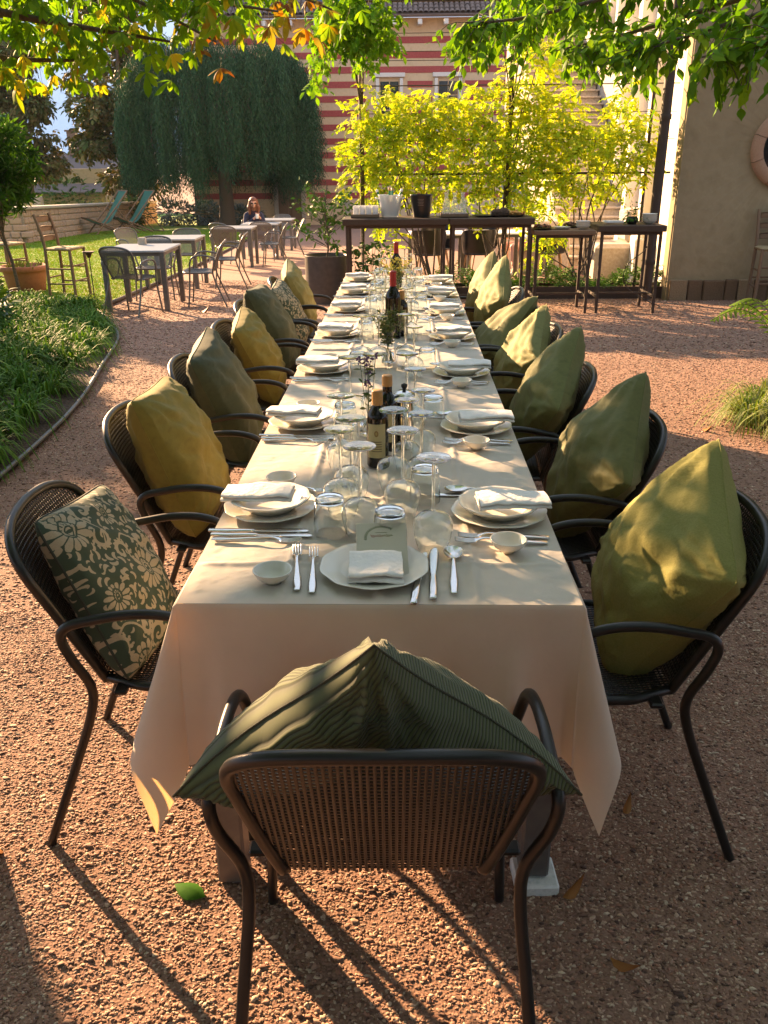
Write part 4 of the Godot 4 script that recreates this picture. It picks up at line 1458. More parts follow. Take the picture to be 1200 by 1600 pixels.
	bottle("vinegar_bottle", "dark bottle with brass cap just behind the oil bottle", Vector3(0.0, y, -0.93), op, M.darkglass, [Vector2(0.0140, 0.188), Vector2(0.0148, 0.189), Vector2(0.0148, 0.216), Vector2(0.013, 0.22), Vector2(0, 0.22)], M.gold, [0.0306, 0.03, 0.125])
	var sh := thing("steel_shaker", "cylindrical steel and glass pepper mill with a black knob", "pepper mill", Vector3(0.048, y, -0.96))
	var s1 := MB.new(); s1.lathe([Vector2(0, 0), Vector2(0.030, 0), Vector2(0.031, 0.004), Vector2(0.027, 0.09), Vector2(0.027, 0.11), Vector2(0, 0.11)], 28)
	put("body", s1, M.cutlery, sh)
	var s2 := MB.new(); s2.lathe([Vector2(0.028, 0.11), Vector2(0.029, 0.112), Vector2(0.029, 0.15), Vector2(0.031, 0.152), Vector2(0.031, 0.158), Vector2(0.020, 0.166), Vector2(0, 0.168)], 28)
	put("head", s2, M.cutlery, sh)
	var s3 := MB.new(); s3.lathe([Vector2(0, 0.166), Vector2(0.005, 0.167), Vector2(0.006, 0.174), Vector2(0.0095, 0.179), Vector2(0.009, 0.186), Vector2(0, 0.189)], 16)
	put("knob", s3, M.black, sh)
	var wp := [Vector2(0, 0), Vector2(0.035, 0.0), Vector2(0.037, 0.004), Vector2(0.037, 0.185), Vector2(0.032, 0.208), Vector2(0.017, 0.232), Vector2(0.0145, 0.245), Vector2(0.0138, 0.30), Vector2(0, 0.30)]
	var wc := [Vector2(0.0150, 0.225), Vector2(0.0156, 0.226), Vector2(0.0150, 0.298), Vector2(0.0158, 0.30), Vector2(0.0158, 0.308), Vector2(0, 0.309)]
	bottle("wine_bottle", "dark wine bottle with a red neck capsule behind the herb vase", Vector3(-0.005, y, -2.62), wp, M.darkglass, wc, M.red, [])
	bottle("wine_bottle", "dark wine bottle with a red capsule by the yellow flowers", Vector3(-0.005, y, -4.15), wp, M.darkglass, wc, M.red, [])
	bottle("oil_bottle", "small olive bottle with copper cap beside the red-capped wine bottle", Vector3(0.035, y, -2.68), op, M.greenglass if false else M.darkglass, ocap, M.gold, [0.0306, 0.03, 0.125])
	vase("slim glass vase of green herbs in front of the wine bottle", Vector3(-0.02, y, -2.06), 0)
	vase("slim glass vase of small pale yellow flowers deeper along the table", Vector3(0.0, y, -3.72), 1)
	vase("slim glass vase of lavender sprigs behind the oil bottles", Vector3(-0.06, y, -1.06), 2)

func vase(label: String, at: Vector3, kind: int) -> void:
	var t := thing("flower_vase", label, "vase", at, R(0, TAU))
	var g := MB.new()
	g.lathe([Vector2(0.001, 0.004), Vector2(0.028, 0.004), Vector2(0.030, 0.01), Vector2(0.026, 0.05), Vector2(0.019, 0.085), Vector2(0.024, 0.115), Vector2(0.032, 0.135)], 20)
	put("glass", g, M.shell, t)
	var w := MB.new()
	w.lathe([Vector2(0, 0.006), Vector2(0.0275, 0.006), Vector2(0.0285, 0.012), Vector2(0.025, 0.048), Vector2(0, 0.049)], 20)
	put("water", w, M.stem, t)
	var s := MB.new()
	var fl := MB.new()
	var sprigs: int = [26, 16, 7][kind]
	for i in sprigs:
		var an := R(0, TAU)
		var sp := R(0.1, 0.75) * (0.6 if kind == 2 else 1.0)
		var top := Vector3(cos(an) * sp * 0.11, R(0.17, 0.25), sin(an) * sp * 0.11)
		var path := smooth([Vector3(-cos(an) * 0.015, 0.012, -sin(an) * 0.015), Vector3(cos(an) * 0.006, 0.085, sin(an) * 0.006), top], 4)
		s.col = Color(0.07, 0.10, 0.035)
		s.tube(path, 0.0011, 4, false)
		for j in (14 if kind != 2 else 5):
			var f := R(0.55, 1.0)
			var q: Vector3 = path[int(f * (path.size() - 1))]
			var d := Vector3(R(-1, 1), R(0.0, 1.2), R(-1, 1)).normalized()
			s.col = [Color(0.09, 0.13, 0.04), Color(0.13, 0.16, 0.05), Color(0.16, 0.19, 0.09)][rng.randi() % 3]
			s.blade(q, d, d.cross(Vector3(R(-1, 1), R(-1, 1), R(-1, 1))).normalized(), R(0.018, 0.04), R(0.006, 0.011), 0.2, 0.3)
		if kind > 0:
			for j in 16:
				var q := top + Vector3(R(-1, 1), R(-1.5, 1.5), R(-1, 1)) * (0.012 if kind == 1 else 0.006)
				var d := Vector3(R(-1, 1), R(-0.3, 1), R(-1, 1)).normalized()
				fl.col = Color(0.55, 0.50, 0.14) if kind == 1 else Color(0.12, 0.08, 0.20)
				fl.blade(q, d, d.cross(Vector3.RIGHT).normalized(), R(0.008, 0.014), 0.007, 0.3, 0.3)
	put("stems_and_leaves", s, M.leafdull, t)
	if kind > 0: put("flowers", fl, M.leafdull, t)
	if kind == 0:
		var big := MB.new()
		big.col = Color(0.10, 0.20, 0.03)
		big.blade(Vector3(-0.02, 0.135, 0.02), Vector3(-1, 0.1, 0.4).normalized(), Vector3(0.4, 0, 1).normalized(), 0.06, 0.04, 0.2, 0.4)
		put("broad_leaf", big, M.leaf, t)


# ---------------------------------------------------------------- trees and plants
func limb(m: MB, pts: Array, r0: float, r1: float, n := 8) -> Array:
	var p := smooth(pts, 6)
	var r := []
	for i in p.size(): r.append(lerpf(r0, r1, pow(float(i) / (p.size() - 1), 0.8)))
	m.tube(p, r, n)
	return p

func palmate(cols: Array, sd: int) -> ArrayMesh:
	rng.seed = sd
	var m := MB.new()
	var n := 5 + rng.randi() % 3
	for i in n:
		var a := lerpf(-1.75, 1.75, float(i) / (n - 1)) + R(-0.1, 0.1)
		var l := (0.15 - 0.045 * absf(a) / 1.75) * R(0.85, 1.1)
		var d := Vector3(sin(a), R(-0.45, 0.05), cos(a)).normalized()
		m.col = cols[rng.randi() % cols.size()]
		var tip: Color = cols[rng.randi() % cols.size()]
		m.blade(Vector3.ZERO, d, Vector3(cos(a), 0, -sin(a)), l, l * R(0.36, 0.44), R(0.15, 0.5), R(0.2, 0.7), [0.06, 0.32, 0.72, 1.0, 0.8, 0.0], tip)
	m.col = Color(0.10, 0.12, 0.03)
	m.tube([Vector3(0, 0, 0), Vector3(0, 0.03, -0.06), Vector3(0, 0.07, -0.11)], 0.0018, 4, false)
	return m.mesh()

func build_chestnut() -> void:
	var t := thing("chestnut_tree", "horse chestnut whose green, yellow and browning leaves hang over the lawn-side tables", "tree", on(-4.35, -3.85))
	var o := t.position
	var tr := MB.new()
	limb(tr, [Vector3(0, -0.1, 0), Vector3(0.02, 0.6, 0), Vector3(0.0, 1.8, 0.02), Vector3(0.05, 3.0, 0), Vector3(0.1, 4.4, 0.1)], 0.27, 0.12, 14)
	put("trunk", tr, M.bark, t)
	var br := [
		[Vector3(-4.3, 2.7, -3.9), Vector3(-2.8, 2.72, -4.3), Vector3(-1.7, 2.55, -4.6), Vector3(-0.75, 2.42, -4.7)],
		[Vector3(-4.3, 2.5, -3.9), Vector3(-2.9, 2.45, -4.1), Vector3(-2.1, 2.33, -4.3), Vector3(-1.35, 2.22, -4.4)],
		[Vector3(-4.3, 2.4, -3.9), Vector3(-3.1, 2.28, -4.3), Vector3(-2.5, 2.16, -4.5), Vector3(-1.95, 2.16, -4.7)],
		[Vector3(-4.3, 3.0, -3.9), Vector3(-2.6, 2.95, -4.4), Vector3(-1.2, 2.72, -4.9), Vector3(-0.45, 2.5, -5.2)],
		[Vector3(-4.3, 2.9, -3.9), Vector3(-2.4, 2.75, -3.9), Vector3(-1.4, 2.55, -4.0), Vector3(-0.95, 2.4, -4.05)],
		[Vector3(-2.4, 2.75, -3.9), Vector3(-1.6, 2.46, -4.4), Vector3(-1.1, 2.22, -4.4)],
		[Vector3(-4.3, 2.6, -3.9), Vector3(-2.9, 2.5, -5.0), Vector3(-2.1, 2.42, -5.5)],
	]
	var green := [Color(0.14, 0.30, 0.018), Color(0.19, 0.36, 0.02), Color(0.26, 0.42, 0.025), Color(0.10, 0.23, 0.016)]
	var mixed := [Color(0.18, 0.32, 0.02), Color(0.34, 0.38, 0.025), Color(0.36, 0.22, 0.025), Color(0.24, 0.34, 0.02)]
	var gold := [Color(0.60, 0.56, 0.04), Color(0.50, 0.55, 0.035), Color(0.62, 0.50, 0.04)]
	var brown := [Color(0.28, 0.11, 0.02), Color(0.36, 0.20, 0.03), Color(0.20, 0.07, 0.015), Color(0.34, 0.27, 0.04)]
	var kinds := [[], [], [], []]
	for i in 5: kinds[0].append(palmate(green, 100 + i))
	for i in 3: kinds[1].append(palmate(mixed, 120 + i))
	for i in 3: kinds[2].append(palmate(gold, 140 + i))
	for i in 4: kinds[3].append(palmate(brown, 160 + i))
	rng.seed = 11
	for bi in br.size():
		var pts := []
		for q in br[bi]: pts.append(q - o)
		var m := MB.new()
		var p := limb(m, pts, 0.05 if bi != 5 else 0.018, 0.006)
		put("limb", m, M.bark, t)
		var n: int = [66, 64, 60, 54, 50, 30, 50][bi]
		for i in n:
			var f := lerpf(0.22 if bi != 5 else 0.05, 1.0, pow(rng.randf(), 0.8))
			var c: Vector3 = p[int(f * (p.size() - 1))] + Vector3(R(-0.22, 0.22), R(-0.2, 0.16), R(-0.25, 0.25))
			var w := c + o
			var d := Vector3(R(-1, 1), R(-0.9, 0.0), R(-0.6, 1)).normalized()
			if w.x < -2.75 and w.y < 2.9: continue
			var k := 0
			var u := rng.randf()
			if w.x > -1.25 and w.y < 2.3: k = 3 if u < 0.4 else 1
			elif w.x < -1.9 and w.y < 2.16: k = 2 if u < 0.55 else 1
			elif u < 0.05: k = 3
			elif u < 0.17: k = 1
			elif u < 0.22: k = 2
			if w.x > -0.85: k = 3 if u < 0.6 else 1
			put("leaf", kinds[k][rng.randi() % kinds[k].size()], M.leaf, t, look(c, d, R(0.52, 0.85), R(-0.5, 0.5)))
		var xf := []
		for i in int(n * 1.6):
			var f := lerpf(0.2, 0.98, rng.randf())
			var c: Vector3 = p[int(f * (p.size() - 1))] + Vector3(R(-0.3, 0.3), R(-0.12, 0.3), R(-0.5, 0.1))
			if c.x + o.x < -2.75: continue
			xf.append(look(c, Vector3(R(-1, 1), R(-0.9, 0.0), R(-0.6, 1)), R(0.5, 0.82), R(-0.5, 0.5)))
		if bi != 5: many("foliage", kinds[0][bi % 5], M.leaf, xf, [], t)
	rng.seed = 12
	crown(t, Vector3(1.0, 5.7, 4.6), Vector3(4.6, 2.6, 3.9), 5200, kinds[0].slice(0, 3), 3.15, 2.6)

# a whole crown of hand-shaped leaves on its limbs
func crown(t: Node3D, c: Vector3, r: Vector3, n: int, kinds: Array, low: float, from: float) -> void:
	var lb := MB.new()
	var xf := []
	for k in kinds.size(): xf.append([])
	for i in 34:
		var d := Vector3(R(-1, 1), R(-0.7, 1), R(-1, 1)).normalized()
		var q := c + d * r * R(0.6, 0.98)
		if q.y < low: q.y = low + R(0, 0.5)
		limb(lb, [Vector3(0, from + R(0, 1.4), 0), Vector3(q.x * 0.4, lerpf(from + 1.0, q.y, 0.6), q.z * 0.4), q], 0.06, 0.012, 6)
		for j in n / 34:
			var e := Vector3(R(-1, 1), R(-0.8, 0.8), R(-1, 1))
			if e.length() > 1.0: continue
			var p := q + e * r * 0.36
			if p.y < low: continue
			xf[rng.randi() % kinds.size()].append(look(p, e + Vector3(R(-0.7, 0.7), R(-1.2, 0.1), R(-0.7, 0.7)), R(1.0, 1.7), R(-0.5, 0.5)))
	put("limbs", lb, M.bark, t)
	for k in kinds.size(): many("crown", kinds[k], M.leaf, xf[k], [], t)

func build_grove() -> void:
	# the rest of the grove stands round and behind the camera and keeps most of the sky off the table
	var kinds := []
	for i in 3: kinds.append(palmate([Color(0.075, 0.17, 0.012), Color(0.10, 0.21, 0.015), Color(0.06, 0.14, 0.012)], 180 + i))
	rng.seed = 13
	for e in [[-4.7, 4.6, 4.4, "chestnut tree behind the table's head on the lawn side"], [1.2, 6.6, 4.2, "chestnut tree straight behind the table's head"], [6.4, 4.4, 4.2, "chestnut tree behind the table's head on the church side"]]:
		var t := thing("chestnut_tree", "tall green " + e[3], "tree", on(e[0], e[1]), 0.0, "chestnut grove behind the table's head")
		var tr := MB.new()
		limb(tr, [Vector3(0, -0.1, 0), Vector3(0.03, 1.2, 0), Vector3(-0.04, 3.0, 0.03), Vector3(0.0, 6.0, 0)], 0.25, 0.1, 12)
		put("trunk", tr, M.bark, t)
		crown(t, Vector3(0, 4.6, -0.4), Vector3(e[2], 3.4, e[2]), 5200, kinds, 1.9, 1.8)
	var h := thing("laurel_hedge", "tall clipped laurel hedge closing the terrace behind the chestnut trees", "hedge", on(0, 11))
	var hl := spray([Color(0.03, 0.07, 0.015), Color(0.045, 0.10, 0.02)], 3, 0.4, 0.22, 0.12)
	var xf := []
	for i in 5200: xf.append(look(Vector3(R(-15, 15), R(0.1, 3.2), R(-0.5, 0.5)), Vector3(R(-1, 1), R(-0.3, 1), R(-1.5, 0.5)), R(0.8, 1.3)))
	var hs := MB.new()
	for i in 30: limb(hs, [Vector3(-14.5 + i, -0.05, 0), Vector3(-14.5 + i + R(-0.1, 0.1), 1.4, 0), Vector3(-14.5 + i, 2.9, 0)], 0.05, 0.015, 6)
	put("stems", hs, M.bark, h)
	many("foliage", hl, M.leafdull, xf, [], h)

func build_right_tree() -> void:
	var t := thing("broadleaf_tree", "tree with oval green leaves hanging over the church-side gravel", "tree", on(4.5, -3.2))
	var o := t.position
	var tr := MB.new()
	limb(tr, [Vector3(0, -0.1, 0), Vector3(0.03, 1.0, 0), Vector3(-0.05, 2.2, -0.05), Vector3(-0.1, 4.0, 0)], 0.16, 0.07, 12)
	put("trunk", tr, M.bark, t)
	var br := [
		[Vector3(4.45, 2.5, -3.25), Vector3(3.0, 2.6, -4.0), Vector3(2.1, 2.32, -4.4), Vector3(1.3, 2.12, -4.6)],
		[Vector3(4.45, 2.6, -3.25), Vector3(3.0, 2.8, -4.3), Vector3(1.8, 2.6, -4.8), Vector3(0.9, 2.42, -5.0), Vector3(0.45, 2.4, -5.1)],
		[Vector3(4.45, 2.3, -3.25), Vector3(3.0, 2.42, -3.8), Vector3(2.4, 2.22, -4.0), Vector3(1.75, 2.08, -4.1)],
		[Vector3(4.42, 3.0, -3.25), Vector3(2.6, 3.0, -4.6), Vector3(1.4, 2.8, -5.2), Vector3(0.8, 2.68, -5.5)],
		[Vector3(4.42, 2.8, -3.25), Vector3(2.6, 2.58, -4.9), Vector3(1.7, 2.38, -5.4), Vector3(1.15, 2.28, -5.6)],
		[Vector3(4.45, 2.4, -3.25), Vector3(2.9, 2.3, -3.5), Vector3(2.2, 2.12, -3.7)],
	]
	var lf := []
	var cols := [Color(0.11, 0.26, 0.016), Color(0.16, 0.33, 0.02), Color(0.085, 0.20, 0.014), Color(0.23, 0.40, 0.025)]
	for c in cols:
		var m := MB.new()
		m.col = c
		m.blade(Vector3.ZERO, Vector3.BACK, Vector3.RIGHT, 0.09, 0.047, 0.22, 0.25, [0.08, 0.7, 1.0, 0.8, 0.35, 0.0])
		lf.append(m.mesh())
	rng.seed = 21
	var spots := []
	for bi in br.size():
		var pts := []
		for q in br[bi]: pts.append(q - o)
		var m := MB.new()
		var p := limb(m, pts, 0.032, 0.005)
		for i in [70, 66, 70, 54, 54, 60][bi]:
			var f := lerpf(0.3, 1.0, pow(rng.randf(), 0.85))
			var c: Vector3 = p[int(f * (p.size() - 1))]
			var d := Vector3(R(-1, 1), R(-0.9, 0.35), R(-1, 1)).normalized()
			var L := R(0.16, 0.4)
			var tw := smooth([c, c + d * L * 0.5, c + d * L * 0.85 + Vector3(0, -L * 0.3, 0)], 3)
			m.tube(tw, 0.0025, 4, false)
			for j in 11:
				var q: Vector3 = tw[int(lerpf(1, tw.size() - 1, j / 10.0))]
				var ld := (d * 0.5 + Vector3(R(-1, 1), R(-1.1, 0.1), R(-1, 1))).normalized()
				spots.append(look(q, ld, R(0.7, 1.25), R(-0.8, 0.8)))
		put("limb", m, M.bark, t)
	crown(t, Vector3(-0.2, 4.9, 1.4), Vector3(3.6, 2.4, 3.6), 3000, [palmate([Color(0.08, 0.19, 0.013), Color(0.065, 0.15, 0.012)], 190)], 3.1, 2.4)
	# the nearest leaves one by one, the rest as one mass
	spots.sort_custom(func(a: Transform3D, b: Transform3D) -> bool: return a.origin.z > b.origin.z)
	var rest := [[], [], [], []]
	for i in spots.size():
		if i % 10 == 0: put("leaf", lf[i / 10 % 4], M.leaf, t, spots[i])
		else: rest[i % 4].append(spots[i])
	for i in 4: many("foliage", lf[i], M.leaf, rest[i], [], t)

func spray(cols: Array, pairs: int, l: float, ll: float, lw: float) -> MB:
	# a pinnate leaf: leaflets in pairs on a drooping stalk
	var m := MB.new()
	m.col = Color(0.2, 0.2, 0.05)
	for i in pairs * 2 + 1:
		var f := (i / 2 + 1.0) / (pairs + 1.0)
		var q := Vector3(0, -0.35 * l * f * f, l * f)
		var s := 1.0 if i % 2 == 0 else -1.0
		var d := Vector3(s, -0.25, 0.45).normalized() if i < pairs * 2 else Vector3(0, -0.6, 1).normalized()
		m.col = cols[i % cols.size()]
		m.blade(q, d, d.cross(Vector3.UP).normalized(), ll * R(0.85, 1.1), lw, R(0.0, 0.3), 0.25, [0.2, 0.95, 0.85, 0.0])
	return m

func build_golden_shrubs() -> void:
	rng.seed = 31
	var ys := [Color(0.54, 0.60, 0.032), Color(0.66, 0.66, 0.05), Color(0.42, 0.55, 0.03)]
	var sp := [spray(ys, 4, 0.18, 0.062, 0.040), spray([ys[2], Color(0.34, 0.48, 0.03), Color(0.25, 0.38, 0.028)], 4, 0.15, 0.05, 0.033)]
	var g0 := ter(-10.5)
	var plants := [[0.35, "golden leaved shrub trained over the trellis nearest the potted lemon plant"], [1.3, "golden leaved shrub trained over the middle of the trellis"], [2.45, "golden leaved shrub trained over the trellis next to the church"]]
	var blobs := [
		[[-0.45, 1.95, 0.36, 0.5], [-0.1, 1.75, 0.5, 0.55], [0.3, 1.7, 0.5, 0.6], [0.25, 2.25, 0.4, 0.3], [-0.3, 2.35, 0.32, 0.25], [-0.2, 0.95, 0.17, 0.4], [-0.5, 1.45, 0.28, 0.3], [0.6, 2.15, 0.35, 0.35]],
		[[0.9, 1.7, 0.5, 0.55], [1.35, 1.75, 0.5, 0.6], [1.15, 2.35, 0.4, 0.35], [1.6, 2.6, 0.28, 0.35], [1.75, 2.95, 0.2, 0.3], [0.85, 1.1, 0.3, 0.2], [1.75, 1.95, 0.4, 0.6], [1.5, 1.2, 0.3, 0.25]],
		[[2.1, 1.75, 0.4, 0.5], [2.45, 1.6, 0.45, 0.45], [2.85, 1.7, 0.35, 0.5], [2.05, 2.3, 0.25, 0.3], [2.9, 2.2, 0.25, 0.35], [3.1, 1.85, 0.22, 0.4], [1.95, 1.0, 0.22, 0.5], [2.5, 2.0, 0.3, 0.25], [1.85, 0.55, 0.14, 0.2]],
	]
	for k in 3:
		var t := thing("golden_shrub", plants[k][1], "shrub", Vector3(plants[k][0], g0 + 0.1, -10.5), 0.0, "golden shrubs on the trellis")
		var o := t.position
		var st := MB.new()
		var xf := [[], []]
		var cs := [[], []]
		for b in blobs[k]:
			var c := Vector3(b[0], b[1] + g0 + 0.06, -10.5) - o
			limb(st, [Vector3(R(-0.12, 0.12), 0, R(-0.05, 0.05)), Vector3(c.x * 0.25 + R(-0.15, 0.15), c.y * 0.45, R(-0.08, 0.08)), Vector3(c.x * 0.75, c.y * 0.85, R(-0.1, 0.1)), c], 0.014, 0.004, 6)
			var greener := clampf(0.8 - (b[1] - 0.8) * 0.5 + R(-0.25, 0.25), 0.05, 0.55)
			for i in int(400 * b[2] * b[3] / 0.25):
				var d := Vector3(R(-1, 1), R(-1, 1), R(-1, 1))
				if d.length() > 1.0: continue
				d *= 0.6 + 0.4 / maxf(0.35, d.length()) if rng.randf() < 0.5 else 1.0
				var q := c + Vector3(d.x * b[2], d.y * b[3], d.z * 0.3)
				var dir := Vector3(d.x + R(-0.7, 0.7), R(-0.7, 0.45), d.z + R(-0.5, 0.7))
				var w := 1 if rng.randf() < greener else 0
				xf[w].append(look(q, dir, R(0.7, 1.2), R(-0.6, 0.6)))
				cs[w].append(Color.WHITE * R(0.75, 1.25))
		put("stems", st, M.bark, t)
		for w in 2: many("crown", sp[w], M.leafgold, xf[w], cs[w], t)
	# wisteria-like vine on top of the trellis
	var v := thing("climbing_vine", "green vine hanging from the top of the trellis posts", "vine", on(0, -10.5))
	var vb := [[-0.55, 3.15, -9.6, 0.42, 0.42], [-0.4, 2.95, -9.8, 0.4, 0.4], [-0.98, 2.65, -9.7, 0.14, 0.34], [-0.85, 3.0, -9.7, 0.22, 0.3], [1.55, 3.1, -9.3, 0.5, 0.25], [1.25, 2.9, -9.4, 0.4, 0.2], [0.75, 2.72, -9.4, 0.3, 0.1], [1.9, 3.0, -9.2, 0.35, 0.35], [1.3, 3.45, -9.3, 0.9, 0.18], [-0.3, 3.5, -9.6, 0.8, 0.15]]
	var vl := spray([Color(0.16, 0.34, 0.02), Color(0.22, 0.40, 0.025), Color(0.11, 0.25, 0.016)], 3, 0.14, 0.085, 0.048)
	var xf := []
	var cs := []
	var vs := MB.new()
	for b in vb:
		var c := Vector3(b[0], b[1] + 0.02, b[2]) - v.position
		limb(vs, [Vector3(-0.52 if b[0] < 0.4 else 1.38, 0.1, 0.03), Vector3(-0.5 if b[0] < 0.4 else 1.4, 2.2, 0.05), Vector3(lerpf(-0.5 if b[0] < 0.4 else 1.4, c.x, 0.5), 3.3, c.z * 0.5), c], 0.014, 0.004, 6)
		for i in int(230 * b[3] * b[4] / 0.16) + 14:
			var d := Vector3(R(-1, 1), R(-1, 1), R(-1, 1))
			if d.length() > 1.0: continue
			xf.append(look(c + Vector3(d.x * b[3], d.y * b[4], d.z * 0.35), Vector3(R(-1, 1), R(-1.2, 0.1), R(-1, 1)), R(0.6, 1.1), R(-0.6, 0.6)))
			cs.append(Color.WHITE * R(0.7, 1.3))
	put("stems", vs, M.bark, v)
	many("foliage", vl, M.leaf, xf, cs, v)
	# low green plants in the trough
	var pg := thing("trough_plants", "low bright green herbs growing in the steel trough", "plants", on(1.9, -10.5, 0.11))
	xf = []; cs = []
	var hb := spray([Color(0.07, 0.16, 0.02), Color(0.10, 0.20, 0.03)], 4, 0.14, 0.045, 0.018)
	for i in 900:
		var x := R(-1.6, 1.6)
		if fposmod(x * 1.7, 1.0) < 0.18: continue
		xf.append(look(Vector3(x, R(0, 0.28) * (0.5 + 0.5 * sin(x * 5.0 + 1.0)), R(-0.18, 0.18)), Vector3(R(-1, 1), R(0.2, 1.6), R(-1, 1)), R(0.7, 1.2)))
		cs.append(Color.WHITE * R(0.7, 1.3))
	many("foliage", hb, M.leafdull, xf, cs, pg)

func shoot(cols: Array, n: int, l: float) -> MB:
	var m := MB.new()
	for i in n:
		var f := float(i) / n
		var an := i * 2.4
		m.col = cols[i % cols.size()]
		var d := Vector3(cos(an) * 0.55, -0.85, sin(an) * 0.55).normalized()
		m.blade(Vector3(cos(an) * 0.02, -l * f, sin(an) * 0.02), d, d.cross(Vector3(0.3, 1, 0.2)).normalized(), R(0.07, 0.11), R(0.018, 0.026), 0.2, 0.2, [0.2, 1.0, 0.0])
	return m

func build_far_trees() -> void:
	rng.seed = 41
	# the weeping tree on the lawn
	var t := thing("weeping_tree", "broad dark green weeping tree with curtains of foliage to near the lawn", "tree", on(-7.25, -35))
	var tr := MB.new()
	limb(tr, [Vector3(0, -0.1, 0), Vector3(0.05, 1.2, 0), Vector3(0, 2.8, 0), Vector3(0.1, 5.4, 0)], 0.4, 0.12, 12)
	put("trunk", tr, M.bark, t)
	var lm := MB.new()
	for i in 16:
		var an := TAU * i / 16 + R(-0.15, 0.15)
		var rr := R(2.4, 3.5)
		limb(lm, [Vector3(0, 2.4 + R(0, 1.6), 0), Vector3(cos(an) * rr * 0.45, 4.8 + R(-0.3, 0.6), sin(an) * rr * 0.4), Vector3(cos(an) * rr, 4.4, sin(an) * rr * 0.85), Vector3(cos(an) * (rr + 0.3), 3.0, sin(an) * rr * 0.9)], 0.09, 0.02, 6)
	put("limbs", lm, M.bark, t)
	var sh := [shoot([Color(0.032, 0.086, 0.042), Color(0.046, 0.110, 0.054), Color(0.026, 0.072, 0.036)], 16, 0.9), shoot([Color(0.036, 0.094, 0.044), Color(0.055, 0.122, 0.052)], 10, 0.6)]
	var n := FastNoiseLite.new()
	n.frequency = 0.55
	var xf := [[], []]
	var cs := [[], []]
	for i in 26000:
		var an := R(0, TAU)
		var y := R(1.5, 7.1)
		var f := (y - 1.5) / 5.6
		var base := 3.75 * pow(maxf(0.0, 1.0 - pow(f, 6.0)), 0.42) * (0.95 + 0.05 * sin(f * 3.0))
		var lump := 1.0 + 0.24 * n.get_noise_2d(an * 4.4, y * 0.12) + 0.10 * n.get_noise_2d(an * 13.0, y * 0.3)
		var low := 2.2 + 0.9 * n.get_noise_1d(an * 5.0) + (0.7 if cos(an - 1.0) > 0.86 else 0.0)
		if y < low or y > 6.75 + 0.7 * n.get_noise_2d(cos(an) * 4.0, sin(an) * 4.0 + 9.0): continue
		var r := base * lump * (1.0 - 0.22 * pow(rng.randf(), 2.0))
		var c := Vector3(cos(an) * r, y, sin(an) * r * 0.85)
		var w := rng.randi() % 2
		xf[w].append(Transform3D(Basis(Vector3.UP, R(0, TAU)).rotated(Vector3(R(-1, 1), 0, R(-1, 1)).normalized(), R(0, 0.35)).scaled(Vector3.ONE * R(0.8, 1.4)), c))
		cs[w].append(Color.WHITE * R(0.75, 1.25))
	for w in 2: many("crown", sh[w], M.leafdull, xf[w], cs[w], t)

	# trees beyond the garden wall
	var lf := []
	for cset in [[Color(0.10, 0.105, 0.035), Color(0.15, 0.135, 0.05), Color(0.20, 0.14, 0.055)], [Color(0.065, 0.095, 0.03), Color(0.10, 0.12, 0.04)]]:
		lf.append(spray(cset, 3, 0.34, 0.20, 0.12))
	for e in [["autumn_tree", "tall olive and bronze leaved tree beyond the garden wall, beside the weeping tree", -12.6, -40.0, 2.3, 1.1, 9.2], ["autumn_tree", "half bare bronze leaved tree beyond the wall behind the small glossy tree", -17.5, -40.0, 2.0, 1.5, 7.8]]:
		var a := thing(e[0], e[1], "tree", on(e[2], e[3]), 0.0, "autumn trees beyond the garden wall")
		var m := MB.new()
		limb(m, [Vector3(0.3, -0.1, 0), Vector3(0.2, 2.0, 0), Vector3(0, 4.5, 0), Vector3(0.1, 7.6, 0)], 0.24, 0.05, 10)
		put("trunk", m, M.bark, a)
		var lb := MB.new()
		xf = [[], []]; cs = [[], []]
		for b in 26:
			var y := R(e[5] + 0.4, e[6])
			var an := R(0, TAU)
			var rr: float = e[4] * R(0.45, 1.0) * pow(maxf(0.05, sin(PI * clampf((y - e[5]) / (e[6] - e[5]), 0.08, 0.9))), 0.6)
			var c := Vector3(cos(an) * rr, y, sin(an) * rr)
			limb(lb, [Vector3(0.1, maxf(0.8, y - 1.4), 0), Vector3(c.x * 0.5, y - 0.5, c.z * 0.5), c], 0.05, 0.012, 5)
			for i in 230:
				var d := Vector3(R(-1, 1), R(-1, 1), R(-1, 1))
				if d.length() > 1.0: continue
				var w := 0 if rng.randf() < 0.45 + 0.3 * d.length() else 1
				xf[w].append(look(c + d * Vector3(0.85, 0.6, 0.85), d + Vector3(R(-1, 1), R(-0.9, 0.3), R(-1, 1)), R(0.6, 1.15), R(-0.7, 0.7)))
				cs[w].append(Color.WHITE * R(0.6, 1.4))
		put("limbs", lb, M.bark, a)
		for w in 2: many("crown", lf[w], M.leafdull, xf[w], cs[w], a)

	# the small tree with long leaves beside the rush chair
	var s := thing("small_tree", "small glossy tree with long drooping leaves by the terracotta pot", "tree", on(-5.45, -10.6))
	var stm := MB.new()
	limb(stm, [Vector3(0.1, 0, 0), Vector3(0.06, 0.5, 0), Vector3(0.0, 1.0, 0.02), Vector3(0.0, 2.1, 0)], 0.03, 0.012, 8)
	xf = [[], [], []]
	var wl := []
